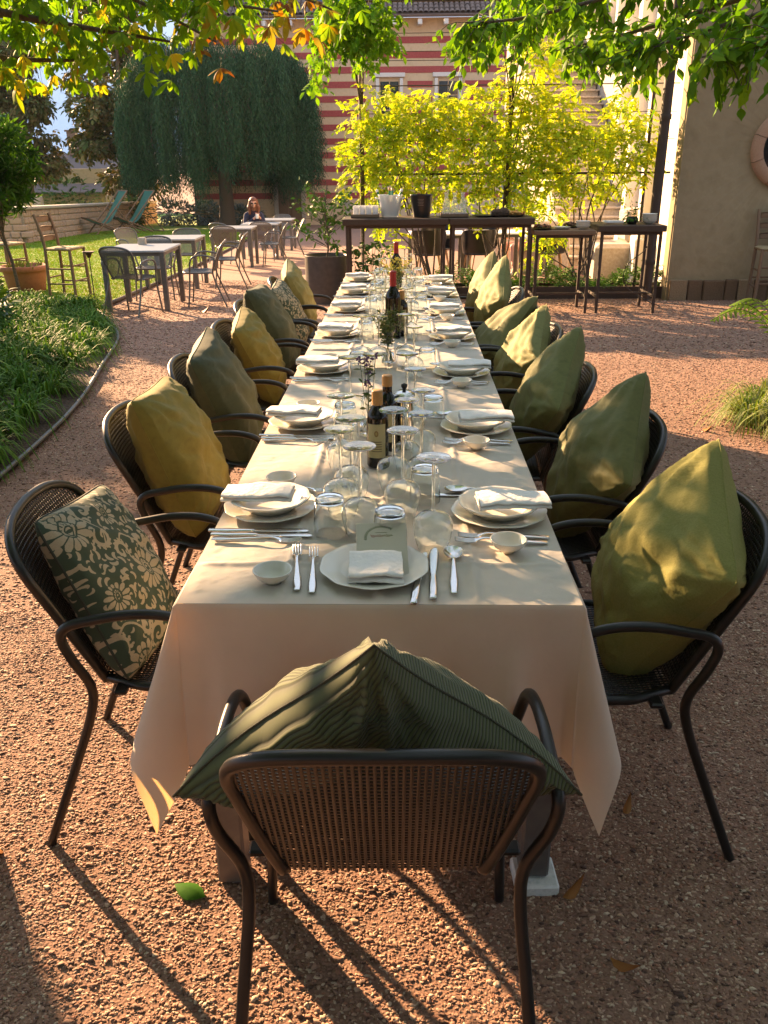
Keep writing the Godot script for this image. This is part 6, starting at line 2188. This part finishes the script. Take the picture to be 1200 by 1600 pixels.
func printed_matter() -> void:
	# menu card: a leafy half wreath, a short line of small type, a flowing script line
	var im := Image.create(256, 374, false, Image.FORMAT_RGB8)
	im.fill(lin(0.50, 0.47, 0.37))
	var green := lin(0.05, 0.075, 0.03)
	for i in 34:
		var an := lerpf(PI * 0.95, PI * 1.72, i / 33.0)
		var q := Vector2(128 + cos(an) * 86, 104 + sin(an) * 82)
		draw_line_on(im, [q, q + Vector2(cos(an + 2.0), sin(an + 2.0)) * 2.6], 0.8, green)
		if i % 2 == 0:
			for s in [-1.0, 1.0]:
				var d := Vector2(cos(an + PI * 0.5 + s * 0.7), sin(an + PI * 0.5 + s * 0.7)) * 11.0
				draw_line_on(im, [q, q + d], 1.8, green.lerp(lin(0.16, 0.18, 0.08), rng.randf()))
	for i in 14:
		draw_line_on(im, [Vector2(98 + i * 4.4, 66), Vector2(98 + i * 4.4 + 2.4, 66 + (i % 3) - 1)], 1.3, green)
	var script := []
	for i in 170:
		var f := i / 169.0
		script.append(Vector2(70 + f * 118 + 6.0 * sin(f * 62.0 + 1.0), 90 + 9.0 * cos(f * 62.0) * (0.65 + 0.5 * sin(f * 19.0)) - 4.0 * f))
	for i in script.size() - 1:
		draw_line_on(im, [script[i], script[i + 1]], 1.4, lin(0.22, 0.04, 0.03).lerp(lin(0.10, 0.12, 0.03), i / 169.0))
	M.menu = mat(Color.WHITE, 0.8)
	M.menu.albedo_texture = ImageTexture.create_from_image(im)
	M.card = mat(lin(0.50, 0.47, 0.37), 0.8)
	var lb := Image.create(96, 128, false, Image.FORMAT_RGB8)
	lb.fill(lin(0.42, 0.38, 0.20))
	draw_line_on(lb, [Vector2(48, 34), Vector2(48, 36)], 10, lin(0.22, 0.14, 0.04))
	draw_line_on(lb, [Vector2(48, 34), Vector2(48, 36)], 5, lin(0.34, 0.28, 0.10))
	for i in 5: draw_line_on(lb, [Vector2(22, 66 + i * 9), Vector2(74 - (i % 2) * 10, 66 + i * 9)], 1.2, lin(0.10, 0.08, 0.04))
	M.label = mat(Color.WHITE, 0.7)
	M.label.albedo_texture = ImageTexture.create_from_image(lb)
	M.label.cull_mode = BaseMaterial3D.CULL_DISABLED
	# corduroy
	M.cord.uv1_triplanar = false
	var rib := pic(16, 8, func(x: int, _y: int) -> Color:
		var f := pow(absf(sin((x + 0.5) / 16.0 * PI)), 0.6)
		return Color(f, f, f))
	var cordtex := pic(512, 256, func(x: int, y: int) -> Color:
		var f := pow(absf(sin((x + 0.5) / 16.0 * PI)), 0.8)
		return lin(0.020, 0.028, 0.010).lerp(lin(0.068, 0.088, 0.030), f))
	M.cord.albedo_texture = cordtex
	M.cord.heightmap_enabled = true
	M.cord.heightmap_texture = pic(512, 8, func(x: int, _y: int) -> Color:
		var f := pow(absf(sin((x + 0.5) / 16.0 * PI)), 0.6)
		return Color(f, f, f))
	M.cord.heightmap_scale = 0.22
	M.cord.uv1_scale = Vector3(2.0, 1, 1)


# ---------------------------------------------------------------- what stands on the bar tables
func on_bars() -> void:
	var hA := ter(-9.0) + 1.09
	var hB := ter(-9.15) + 0.95
	var hC := ter(-9.2) + 1.0
	var z := -8.98
	for e in [[-0.41, "shallow wooden tray of small white glasses on the long bar table"], [0.62, "shallow wooden tray of clear glasses and carafes on the bar table"]]:
		var t := thing("serving_tray", e[1], "tray", Vector3(e[0], hA, z))
		var m := MB.new()
		m.box(Vector3(0, 0.008, 0), Vector3(0.32, 0.016, 0.3), 0.004)
		put("base", m, M.oldwood, t)
		for s in [-1, 1]:
			for a in 2:
				var b := MB.new()
				b.box(Vector3(s * 0.154, 0.022, 0) if a == 0 else Vector3(0, 0.022, s * 0.144), Vector3(0.012, 0.044, 0.3) if a == 0 else Vector3(0.296, 0.044, 0.012), 0.003)
				put("rim", b, M.oldwood, t)
	var cup := MB.new()
	cup.lathe([Vector2(0, 0.0), Vector2(0.028, 0.0), Vector2(0.031, 0.01), Vector2(0.034, 0.115), Vector2(0.031, 0.115), Vector2(0.028, 0.012), Vector2(0, 0.01)], 18)
	var cm := cup.mesh()
	for i in 4:
		for j in 3:
			item("small_glass", "frosted glass, %s row of the bar's wooden tray, %s from the lawn" % [["front", "middle", "back"][j], ORD[i]], "glass", cm, M.frost, Vector3(-0.515 + 0.074 * i, hA + 0.016, z + 0.09 - 0.085 * j), 0, "frosted glasses on the wooden tray")
	var carafe := MB.new()
	carafe.lathe([Vector2(0.001, 0.003), Vector2(0.045, 0.003), Vector2(0.048, 0.02), Vector2(0.040, 0.12), Vector2(0.022, 0.17), Vector2(0.02, 0.22), Vector2(0.028, 0.25)], 22)
	var cr := carafe.mesh()
	for i in 3:
		item("carafe", "clear glass carafe on the second bar tray, %s from the black bucket" % ORD[i], "carafe", cr, M.haze, Vector3(0.53 + 0.095 * i, hA + 0.018, z - 0.03 + 0.02 * (i % 2)), 0, "carafes on the bar tray")
	var tk := MB.new()
	tk.lathe([Vector2(0.026, 0.0), Vector2(0.032, 0.09), Vector2(0.034, 0.11)], 18)
	for i in 4:
		item("clear_glass", "clear tumbler at the front of the second bar tray, %s from the black bucket" % ORD[i], "glass", tk.mesh(), M.shell, Vector3(0.51 + 0.075 * i, hA + 0.018, z + 0.10), 0, "tumblers on the bar tray")
	# ice bucket with bottles
	var ib := thing("ice_bucket", "frosted clear ice bucket holding green bottles on the bar table", "ice bucket", Vector3(-0.12, hA, z))
	var bm := MB.new()
	bm.lathe([Vector2(0, 0), Vector2(0.095, 0), Vector2(0.10, 0.01), Vector2(0.140, 0.24), Vector2(0.146, 0.25), Vector2(0.136, 0.25), Vector2(0.096, 0.015), Vector2(0, 0.012)], 32)
	put("bucket", bm, M.frost, ib)
	for s in [-1, 1]:
		var h := MB.new()
		h.tube(smooth([Vector3(s * 0.13, 0.2, -0.03), Vector3(s * 0.165, 0.215, -0.02), Vector3(s * 0.165, 0.215, 0.02), Vector3(s * 0.13, 0.2, 0.03)], 4), 0.008, 6)
		put("handle", h, M.frost, ib)
	var bp := [Vector2(0, 0), Vector2(0.036, 0.0), Vector2(0.037, 0.16), Vector2(0.030, 0.19), Vector2(0.014, 0.22), Vector2(0.013, 0.285), Vector2(0.0, 0.287)]
	for i in 4:
		var b := thing("green_bottle", ["green glass bottle leaning out on the lawn side of the ice bucket", "green glass bottle upright in the middle of the ice bucket", "green bottle leaning to the church side in the ice bucket", "green bottle lying deepest in the back of the ice bucket"][i], "bottle", Vector3(-0.12 + [-0.05, 0.0, 0.05, 0.01][i], hA + 0.035, z + [0.0, 0.04, 0.0, -0.05][i]), 0, "bottles in the ice bucket")
		b.rotation.z = [0.38, 0.02, -0.3, -0.05][i]
		b.rotation.x = [0.0, 0.1, 0.1, -0.25][i]
		var gm := MB.new()
		gm.lathe(bp, 20)
		put("body", gm, M.greenglass, b)
		var cp := MB.new()
		cp.lathe([Vector2(0.0145, 0.262), Vector2(0.0152, 0.263), Vector2(0.0152, 0.29), Vector2(0, 0.291)], 14)
		put("cap", cp, [M.white, M.gold, M.white, M.gold][i], b)
	var bk := thing("black_bucket", "glossy black wine bucket with small grey print on the bar table", "wine bucket", Vector3(0.24, hA, z + 0.02), 0.3)
	var km := MB.new()
	km.lathe([Vector2(0, 0), Vector2(0.095, 0), Vector2(0.097, 0.008), Vector2(0.132, 0.24), Vector2(0.136, 0.25), Vector2(0.128, 0.25), Vector2(0.094, 0.014), Vector2(0, 0.012)], 32)
	put("bucket", km, M.black, bk)
	for i in 5:
		var ln := MB.new()
		ln.grid(10, 1, func(u: float, v: float) -> Vector3:
			var an := PI * 0.62 + lerpf(-0.28, 0.28, u) * (1.0 - 0.15 * (i % 2))
			var y := 0.205 - i * 0.016 - 0.007 * v
			var r: float = lerpf(0.0975, 0.1325, y / 0.24) + 0.001
			return Vector3(cos(an) * r, y, sin(an) * r), true)
		put("print_line", ln, M.greysteel, bk)
	# platters and bowls
	var plat := MB.new()
	plat.lathe(plate_profile(0.15, 0.02), 36)
	var pmesh := plat.mesh()
	item("platter", "dark oval platter beside the carafes on the bar table", "platter", pmesh, M.black, Vector3(0.98, hA + 0.001, z), 0, "platters on the bar tables")
	var food := func(label: String, at: Vector3, r: float, cols: Array, n: int, s: float) -> void:
		var t := thing("snack_platter", label, "platter", at)
		put("plate", pmesh, M.black, t, Transform3D(Basis().scaled(Vector3(r / 0.15, 1, r / 0.15)), Vector3.ZERO))
		var fm := MB.new()
		for i in n:
			var an := R(0, TAU)
			var q := Vector3(cos(an), 0, sin(an)) * r * sqrt(rng.randf()) * 0.8
			fm.col = cols[rng.randi() % cols.size()]
			fm.box(q + Vector3(0, 0.025 + R(0, 0.03), 0), Vector3(R(0.7, 1.4), R(0.5, 0.9), R(0.7, 1.3)) * s, s * 0.25, Basis.from_euler(Vector3(R(-0.5, 0.5), R(0, 3), R(-0.5, 0.5))))
		tag(put("snacks", fm, M.peb, t), "", "", "", "stuff")
	food.call("platter heaped with golden orange snacks at the end of the bar table", Vector3(1.33, hA + 0.001, z), 0.13, [Color(0.50, 0.24, 0.05), Color(0.42, 0.17, 0.04), Color(0.55, 0.33, 0.09)], 50, 0.034)
	food.call("dark tray of red and brown snacks on the lower wooden table", Vector3(1.65, hB + 0.001, -8.95), 0.13, [Color(0.20, 0.05, 0.03), Color(0.30, 0.14, 0.06), Color(0.08, 0.05, 0.03)], 34, 0.03)
	food.call("dark dish of brown snacks behind the stacked bowls", Vector3(2.03, hB + 0.001, -9.25), 0.10, [Color(0.18, 0.09, 0.04), Color(0.10, 0.05, 0.02)], 26, 0.03)
	var bun := thing("bread_loaf", "dark crusty loaf on the bar table by the trellis post", "bread", Vector3(1.15, hA, z + 0.05), 0.4)
	var bu := MB.new()
	skin(bu, [[Vector3(-0.07, 0.045, 0), Vector3(0.06, 0.045, 0.01), 0.045, 0.05], [Vector3(0.03, 0.07, 0.0), Vector3(0.06, 0.075, 0), 0.03, 0.026]], 0.012, 0.02)
	put("crust", bu, M.soil, bun)
	for e in [["cream plate", 1.88, hB, -9.0, 3, 0.1], ["cream bowl", 2.12, hB, -8.98, 3, 0.085], ["cream bowl", 2.9, hC, -9.05, 4, 0.088]]:
		for i in e[4]:
			var m := MB.new()
			if "plate" in e[0]: m.lathe(plate_profile(e[5], 0.012), 30)
			else: m.lathe(bowl_profile(e[5], 0.05, 0.004), 30)
			var pos := Vector3(e[1], e[2] + 0.001 + i * (0.008 if "plate" in e[0] else 0.022), e[3])
			item("stacked_plate" if "plate" in e[0] else "stacked_bowl", "%s, %s from the bottom of its stack on the %s" % [e[0], ORD[i], "low wooden table" if e[1] < 2.5 else "bar table by the downpipe"], "plate" if "plate" in e[0] else "bowl", m.mesh(), M.china, pos, 0, "stacked crockery on the bar tables")
	for i in 2:
		var m := MB.new()
		m.box(Vector3(0, 0.012, 0), Vector3(0.2, 0.022, 0.15), 0.003)
		tag(put("wooden_board", m, [M.palewood, M.marble][i], null, Transform3D(Basis(Vector3.UP, 0.15 * i), Vector3(2.47, hC + 0.024 * i, -9.0))), ["pale wooden board under the slab on the bar table by the downpipe", "white serving slab on a wooden board on the bar table by the downpipe"][i], "board")
	var hp := thing("herb_pot", "leafy herb in a round black pot on the bar table by the downpipe", "potted plant", Vector3(2.7, hC, -9.05))
	var pm := MB.new()
	pm.lathe([Vector2(0, 0), Vector2(0.045, 0), Vector2(0.07, 0.03), Vector2(0.072, 0.06), Vector2(0.055, 0.085), Vector2(0.05, 0.08), Vector2(0, 0.075)], 24)
	put("pot", pm, M.black, hp)
	var lf := MB.new()
	for i in 120:
		var d := Vector3(R(-1, 1), R(-0.4, 1.2), R(-1, 1)).normalized()
		lf.col = [Color(0.06, 0.15, 0.02), Color(0.10, 0.20, 0.03)][i % 2]
		lf.blade(Vector3(0, 0.09, 0) + d * R(0.02, 0.15), d, d.cross(Vector3(0.3, 1, 0.1)).normalized(), R(0.04, 0.06), R(0.02, 0.03), 0.2, 0.4)
	tag(put("leaves", lf, M.leaf, hp), "", "", "", "stuff")

func deck_chair(label: String, at: Vector3, turn: float) -> void:
	var t := thing("deck_chair", label, "deck chair", at, turn, "green deck chairs on the lawn")
	t.scale = Vector3.ONE * 1.25
	for s in [-1, 1]:
		var a := MB.new()
		a.tube([Vector3(s * 0.29, 0.02, 0.5), Vector3(s * 0.29, 1.15, -0.55)], 0.022, 6)
		put("long_rail", a, M.oldwood, t)
		var b := MB.new()
		b.tube([Vector3(s * 0.26, 0.02, -0.45), Vector3(s * 0.26, 0.48, 0.62)], 0.022, 6)
		put("seat_rail", b, M.oldwood, t)
		var c := MB.new()
		c.tube([Vector3(s * 0.32, 0.02, -0.75), Vector3(s * 0.32, 0.72, -0.16)], 0.018, 6)
		put("prop", c, M.oldwood, t)
	for e in [[Vector3(0, 1.15, -0.55), 0.31], [Vector3(0, 0.48, 0.62), 0.28], [Vector3(0, 0.04, -0.75), 0.33], [Vector3(0, 0.04, 0.49), 0.3]]:
		var m := MB.new()
		m.tube([e[0] - Vector3(e[1], 0, 0), e[0] + Vector3(e[1], 0, 0)], 0.018, 6)
		put("cross_bar", m, M.oldwood, t)
	var sl := MB.new()
	var pts := smooth([Vector3(0, 1.17, -0.55), Vector3(0, 0.72, -0.26), Vector3(0, 0.36, 0.04), Vector3(0, 0.34, 0.32), Vector3(0, 0.50, 0.62)], 5)
	sl.grid(4, pts.size() - 1, func(u: float, v: float) -> Vector3:
		return pts[int(round(v * (pts.size() - 1)))] + Vector3(lerpf(-0.24, 0.24, u), -0.02 * sin(u * PI), 0))
	M.canvas.cull_mode = BaseMaterial3D.CULL_DISABLED
	put("canvas_sling", sl, M.canvas, t)


# ---------------------------------------------------------------- the scene
func _ready() -> void:
	rng.seed = 1
	var cam := Camera3D.new()
	cam.name = "camera"
	cam.fov = 62.46
	cam.near = 0.05
	cam.far = 1500.0
	cam.position = Vector3(0.0488, 1.539, 1.417)
	cam.rotation = Vector3(-0.39307, 0.025915, -0.00804)
	add_child(cam)
	var we := WorldEnvironment.new()
	we.name = "world_environment"
	var env := Environment.new()
	var sky := Sky.new()
	var ps := ProceduralSkyMaterial.new()
	ps.sky_top_color = lin(0.43, 0.49, 0.60)
	ps.sky_horizon_color = lin(0.17, 0.27, 0.43)
	ps.sky_curve = 0.07
	ps.ground_bottom_color = lin(0.16, 0.12, 0.09)
	ps.ground_horizon_color = lin(0.35, 0.36, 0.36)
	ps.sky_energy_multiplier = 1.0
	ps.sun_angle_max = 20.0
	sky.sky_material = ps
	env.background_mode = Environment.BG_SKY
	env.sky = sky
	env.background_energy_multiplier = 0.42
	env.tonemap_mode = Environment.TONE_MAPPER_LINEAR
	env.tonemap_exposure = 5.3
	env.sdfgi_enabled = true
	env.ssao_enabled = true
	env.ssil_enabled = true
	env.fog_enabled = true
	env.fog_density = 0.0002
	env.fog_light_color = Color(0.86, 0.90, 0.96)
	we.environment = env
	add_child(we)
	var sun := DirectionalLight3D.new()
	sun.name = "sun"
	sun.light_color = Color(1.0, 0.81, 0.61)
	sun.light_energy = 1.6
	sun.light_angular_distance = 0.6
	sun.shadow_enabled = true
	var el := deg_to_rad(18.0)
	var az := deg_to_rad(40.5)
	sun.basis = Basis.looking_at(Vector3(sin(az) * cos(el), -sin(el), cos(az) * cos(el)))
	add_child(sun)

	materials()
	printed_matter()
	build_ground()
	build_palazzo()
	build_church()
	build_far_left()
	pergola()
	build_table()

	# chairs round the long table
	var proto := make_armchair("woven_armchair", "dark metal armchair at the table's head, seen from behind, holding a corduroy cushion", M.steel, "dark armchairs round the long table")
	proto.position = Vector3(0.012, 0, 0.118)
	proto.rotation.y = PI + 0.02
	var chairs := {"head": proto}
	var lz := [-0.44, -1.2, -1.97, -2.78, -3.46, -4.1, -4.72]
	var lx := [-0.465, -0.50, -0.50, -0.50, -0.52, -0.51, -0.52]
	var rz := [-0.395, -1.12, -1.80, -2.66, -3.28, -3.95, -4.55]
	var rx := [0.46, 0.44, 0.38, 0.40, 0.38, 0.39, 0.38]
	var lc := ["damask cushion", "large mustard cushion", "large dark green cushion", "small mustard cushion", "dark green cushion further along", "second damask cushion", "sage cushion by the potted lemon"]
	var rc := ["woolly olive cushion", "moss green cushion with a tall corner", "olive cushion with a pointed top", "yellowish olive cushion", "drooping moss cushion", "lime olive cushion", "last pale cushion by the bar tables"]
	for k in 7:
		chairs["l%d" % k] = copy(proto, "dark metal armchair on the lawn side holding the " + lc[k], on(lx[k], lz[k]), PI / 2 + [0.06, 0.0, 0.03, -0.04, 0.02, 0.0, 0.05][k])
		chairs["r%d" % k] = copy(proto, "dark metal armchair on the church side holding the " + rc[k], on(rx[k], rz[k]), -PI / 2 + [0.0, 0.04, -0.05, 0.03, 0.0, 0.05, -0.03][k])
	# cushions: key, label, size, plumpness, cloth, crease, spin, lean, offset, yaw
	var cu := [
		["head", "dark green corduroy cushion standing on its corner in the table head's chair", 0.462, 0.105, M.cord, 0.18, 45.0, 28.0, Vector3(0.01, 0.652, -0.165), 0.0],
		["l0", "green and cream damask cushion with dark piping, nearest the table's head", 0.43, 0.075, M.damask, 0.12, -10.0, 26.0, Vector3(0.02, 0.595, -0.205), 0.0],
		["l1", "large mustard velvet cushion between the damask and the dark green one", 0.475, 0.105, M.mustard, 0.13, -4.0, 20.0, Vector3(0.01, 0.66, -0.19), 4.0],
		["l2", "large dark green velvet cushion behind the big mustard one", 0.495, 0.10, M.forest, 0.14, 6.0, 20.0, Vector3(0.0, 0.655, -0.19), 0.0],
		["l3", "smaller mustard velvet cushion wedged low behind the dark green one", 0.43, 0.09, M.mustard, 0.22, 8.0, 24.0, Vector3(0.02, 0.645, -0.19), 4.0],
		["l4", "dark green cushion, second of its colour on the lawn side", 0.50, 0.10, M.forest, 0.16, -3.0, 24.0, Vector3(0.0, 0.67, -0.19), 0.0],
		["l5", "damask cushion half hidden behind the second dark green cushion", 0.42, 0.08, M.damask, 0.12, 4.0, 24.0, Vector3(0.02, 0.64, -0.19), 0.0],
		["l6", "sage green cushion at the far lawn-side end by the metal pot", 0.46, 0.09, M.sage, 0.18, 10.0, 18.0, Vector3(0.0, 0.68, -0.19), 0.0],
		["r0", "olive woollen cushion with soft corners, nearest the table's head", 0.47, 0.115, M.wool, 0.12, -25.0, 24.0, Vector3(-0.02, 0.65, -0.215), 0.0],
		["r1", "moss green cushion with sharp upper corner, second on the church side", 0.445, 0.10, M.moss, 0.10, -40.0, 25.0, Vector3(0.0, 0.665, -0.225), 0.0],
		["r2", "olive cushion with pointed top, third on the church side", 0.44, 0.095, M.olive, 0.14, -38.0, 24.0, Vector3(0.0, 0.69, -0.215), 0.0],
		["r3", "yellowish olive creased cushion, fourth on the church side", 0.425, 0.09, M.limeolive, 0.24, -32.0, 24.0, Vector3(0.0, 0.645, -0.22), 0.0],
		["r4", "moss cushion lying back low, fifth on the church side", 0.46, 0.085, M.moss, 0.14, -55.0, 42.0, Vector3(0.0, 0.64, -0.18), 0.0],
		["r5", "lime olive cushion, sixth on the church side", 0.43, 0.085, M.limeolive, 0.16, -34.0, 16.0, Vector3(0.0, 0.73, -0.21), 0.0],
		["r6", "pale sage cushion at the far church-side end by the bar tables", 0.43, 0.085, M.sage, 0.16, -28.0, 16.0, Vector3(0.0, 0.72, -0.20), 0.0],
	]
	for i in cu.size():
		var e = cu[i]
		var c := cushion(e[1], e[2], e[3], e[4], 200 + i, e[5], "", 56 if i in [0, 1, 2, 8, 9] else 36, e[4] == M.damask, 0.25 if i == 0 else 0.0, 0.13 if i == 0 else 0.05, 0.012 if i == 0 else 0.045)
		seat_cushion(c, (chairs[e[0]] as Node3D).transform, e[6], e[7], e[8], e[9])

	build_tableware()

	# café tables along the lawn
	var ct := [[-3.26, -9.6, 0.03, 0.78, 0.96], [-3.5, -12.1, 0.03, 0.82, 0.82], [-3.3, -15.95, 0.02, 0.8, 0.8], [-3.1, -18.1, 0.0, 0.8, 0.8], [-3.15, -21.0, 0.0, 0.8, 0.8]]
	for i in ct.size():
		cafe_table("cafe_table", ["grey café table nearest the rush chair", "second grey café table along the lawn edge", "third grey café table along the lawn edge", "grey café table where the woman in sunglasses sits", "farthest grey café table along the lawn edge"][i], on(ct[i][0], ct[i][1]), ct[i][2], ct[i][3], ct[i][4], 0.74, "café tables along the lawn", M.tabletop)
	var cp := make_armchair("cafe_armchair", "grey mesh armchair with its back to the camera at the nearest café table", M.greysteel, "grey armchairs at the café tables", 0.0125)
	cp.position = on(-3.2, -9.02)
	cp.rotation.y = PI - 0.35
	for e in [
		[-2.62, -9.78, -1.45, "sunlit grey armchair facing the lawn at the nearest café table"],
		[-3.35, -10.35, 0.12, "grey armchair facing the camera behind the nearest café table"],
		[-2.72, -11.95, -1.5, "grey armchair facing the lawn at the second café table"],
		[-3.55, -12.95, 0.1, "grey armchair facing the camera behind the second café table"],
		[-4.5, -13.6, 1.0, "grey armchair standing on the lawn beyond the second café table"],
		[-3.3, -15.25, PI, "grey armchair with its back to the camera at the third café table"],
		[-2.62, -15.9, -1.5, "grey armchair facing the lawn at the third café table"],
		[-3.0, -17.4, PI + 0.1, "grey armchair with its back to the camera at the woman's table"],
		[-2.55, -18.2, -1.4, "grey armchair facing the lawn at the woman's table"],
		[-3.45, -19.0, 0.25, "grey armchair in which the woman in sunglasses sits"],
		[-3.6, -16.8, PI - 0.4, "grey armchair standing between the third café table and the woman's table"],
		[-3.2, -21.9, 0.0, "grey armchair facing the camera at the farthest café table"],
	]:
		copy(cp, e[3], on(e[0], e[1]), e[2])
	rng.seed = 71
	var woman := seated_person("woman with long auburn hair, sunglasses and navy top seated at a café table", on(-3.42, -19.0), 0.25, M.navy, M.denim, M.hair, true, true, true)
	var cupm := MB.new()
	cupm.lathe([Vector2(0, 0), Vector2(0.028, 0), Vector2(0.038, 0.1), Vector2(0.035, 0.1), Vector2(0.026, 0.006), Vector2(0, 0.006)], 18)
	tag(put("paper_cup", cupm, M.white, null, woman.transform * Transform3D(Basis(), Vector3(0.05, 0.83, 0.43))), "white cup held up in the hands of the woman in sunglasses", "cup")
	var sm := MB.new()
	sm.box(Vector3(0, 0.05, 0), Vector3(0.1, 0.1, 0.07), 0.012)
	tag(put("condiment_box", sm, M.palestone, null, Transform3D(Basis(), on(-3.35, -9.95, 0.74))), "small beige box standing on the nearest café table", "box")
	seated_person("dark haired person half hidden by the golden shrub behind the low table", on(2.25, -14.15), -1.2, M.white, M.skin, M.darkhair, false, false, false)
	var pw := MB.new()
	pw.box(Vector3(0, 0.22, 0), Vector3(0.7, 0.44, 0.5), 0.02)
	tag(put("stone_block_seat", pw, M.palestone, null, Transform3D(Basis(), on(2.35, -14.2))), "pale stone block on which the dark haired person sits", "stone block")

	# cafe behind the trellis
	cafe_table("white_cafe_table", "white topped café table behind the trellis on the lawn side", on(0.55, -12.9), 0.0, 0.9, 0.75, 0.75, "white café tables behind the trellis", M.white)
	cafe_table("white_cafe_table", "white topped café table behind the trellis nearer the stone stair", on(1.5, -13.1), 0.0, 0.9, 0.75, 0.75, "white café tables behind the trellis", M.white)
	cafe_table("white_cafe_table", "white topped café table behind the low wooden bar table", on(2.75, -13.3), 0.0, 0.8, 0.75, 0.75, "white café tables behind the trellis", M.white)
	var bc := make_bucket_chair("black shell chair with pale wooden legs behind the black wine bucket")
	bc.position = on(0.42, -12.3)
	bc.rotation.y = PI
	copy(bc, "black shell chair with pale legs behind the middle trellis post", on(1.2, -12.4), PI + 0.15)
	copy(bc, "black shell chair with pale legs behind the low wooden bar table", on(2.35, -12.6), PI - 0.1)
	copy(bc, "black shell chair facing the camera across the lawn-side white table", on(0.6, -13.7), 0.0)
	copy(bc, "black shell chair facing the camera across the middle white table", on(1.4, -13.9), 0.1)

	bar_table("long dark bar table with glasses and buckets, lawn-side one", -0.66, 0.55, -9.3, -8.68, 1.09, 0.07, M.rust)
	bar_table("dark bar table with carafes, standing against the lawn-side bar table", 0.556, 1.52, -9.3, -8.68, 1.09, 0.07, M.rust)
	bar_table("lower wooden bar table with bowls between two dark ones", 1.53, 2.24, -9.4, -8.78, 0.95, 0.05, M.oldwood)
	bar_table("dark bar table with herb pot beside the downpipe", 2.27, 3.04, -9.5, -8.78, 1.0, 0.07, M.rust)
	on_bars()

	rush_chair("worn wooden rush seat stool with ladder back at the lawn's edge", on(-4.62, -10.55), PI / 2 - 0.15)
	rush_chair("rush seat stool half out of view behind the terracotta pot", on(-5.95, -11.7), PI / 2 - 0.3)
	rush_chair("old ladder back rush stool against the shaded church wall", on(4.68, -9.72), -0.12)
	var tor := thing("garden_torch", "rusty garden torch with small dish on a thin rod", "garden torch", on(-3.98, -9.7))
	var rod := MB.new()
	rod.tube([Vector3(0, 0, 0), Vector3(0, 0.62, 0)], 0.007, 6)
	put("rod", rod, M.rust, tor)
	var dish := MB.new()
	dish.lathe([Vector2(0, 0.60), Vector2(0.02, 0.61), Vector2(0.04, 0.66), Vector2(0.075, 0.675), Vector2(0.078, 0.685), Vector2(0.03, 0.675), Vector2(0, 0.668)], 18)
	put("dish", dish, M.rust, tor)
	var ft := MB.new()
	ft.lathe([Vector2(0, 0), Vector2(0.09, 0), Vector2(0.09, 0.012), Vector2(0.02, 0.02), Vector2(0, 0.02)], 18)
	put("foot", ft, M.rust, tor)
	deck_chair("green canvas deck chair on the lawn nearer the garden wall", on(-10.3, -29.4), -0.85)
	deck_chair("green canvas deck chair on the lawn next to the other one", on(-9.7, -30.6), -0.8)

	build_chestnut()
	build_grove()
	build_right_tree()
	build_golden_shrubs()
	build_far_trees()
	build_beds()
	build_pots()
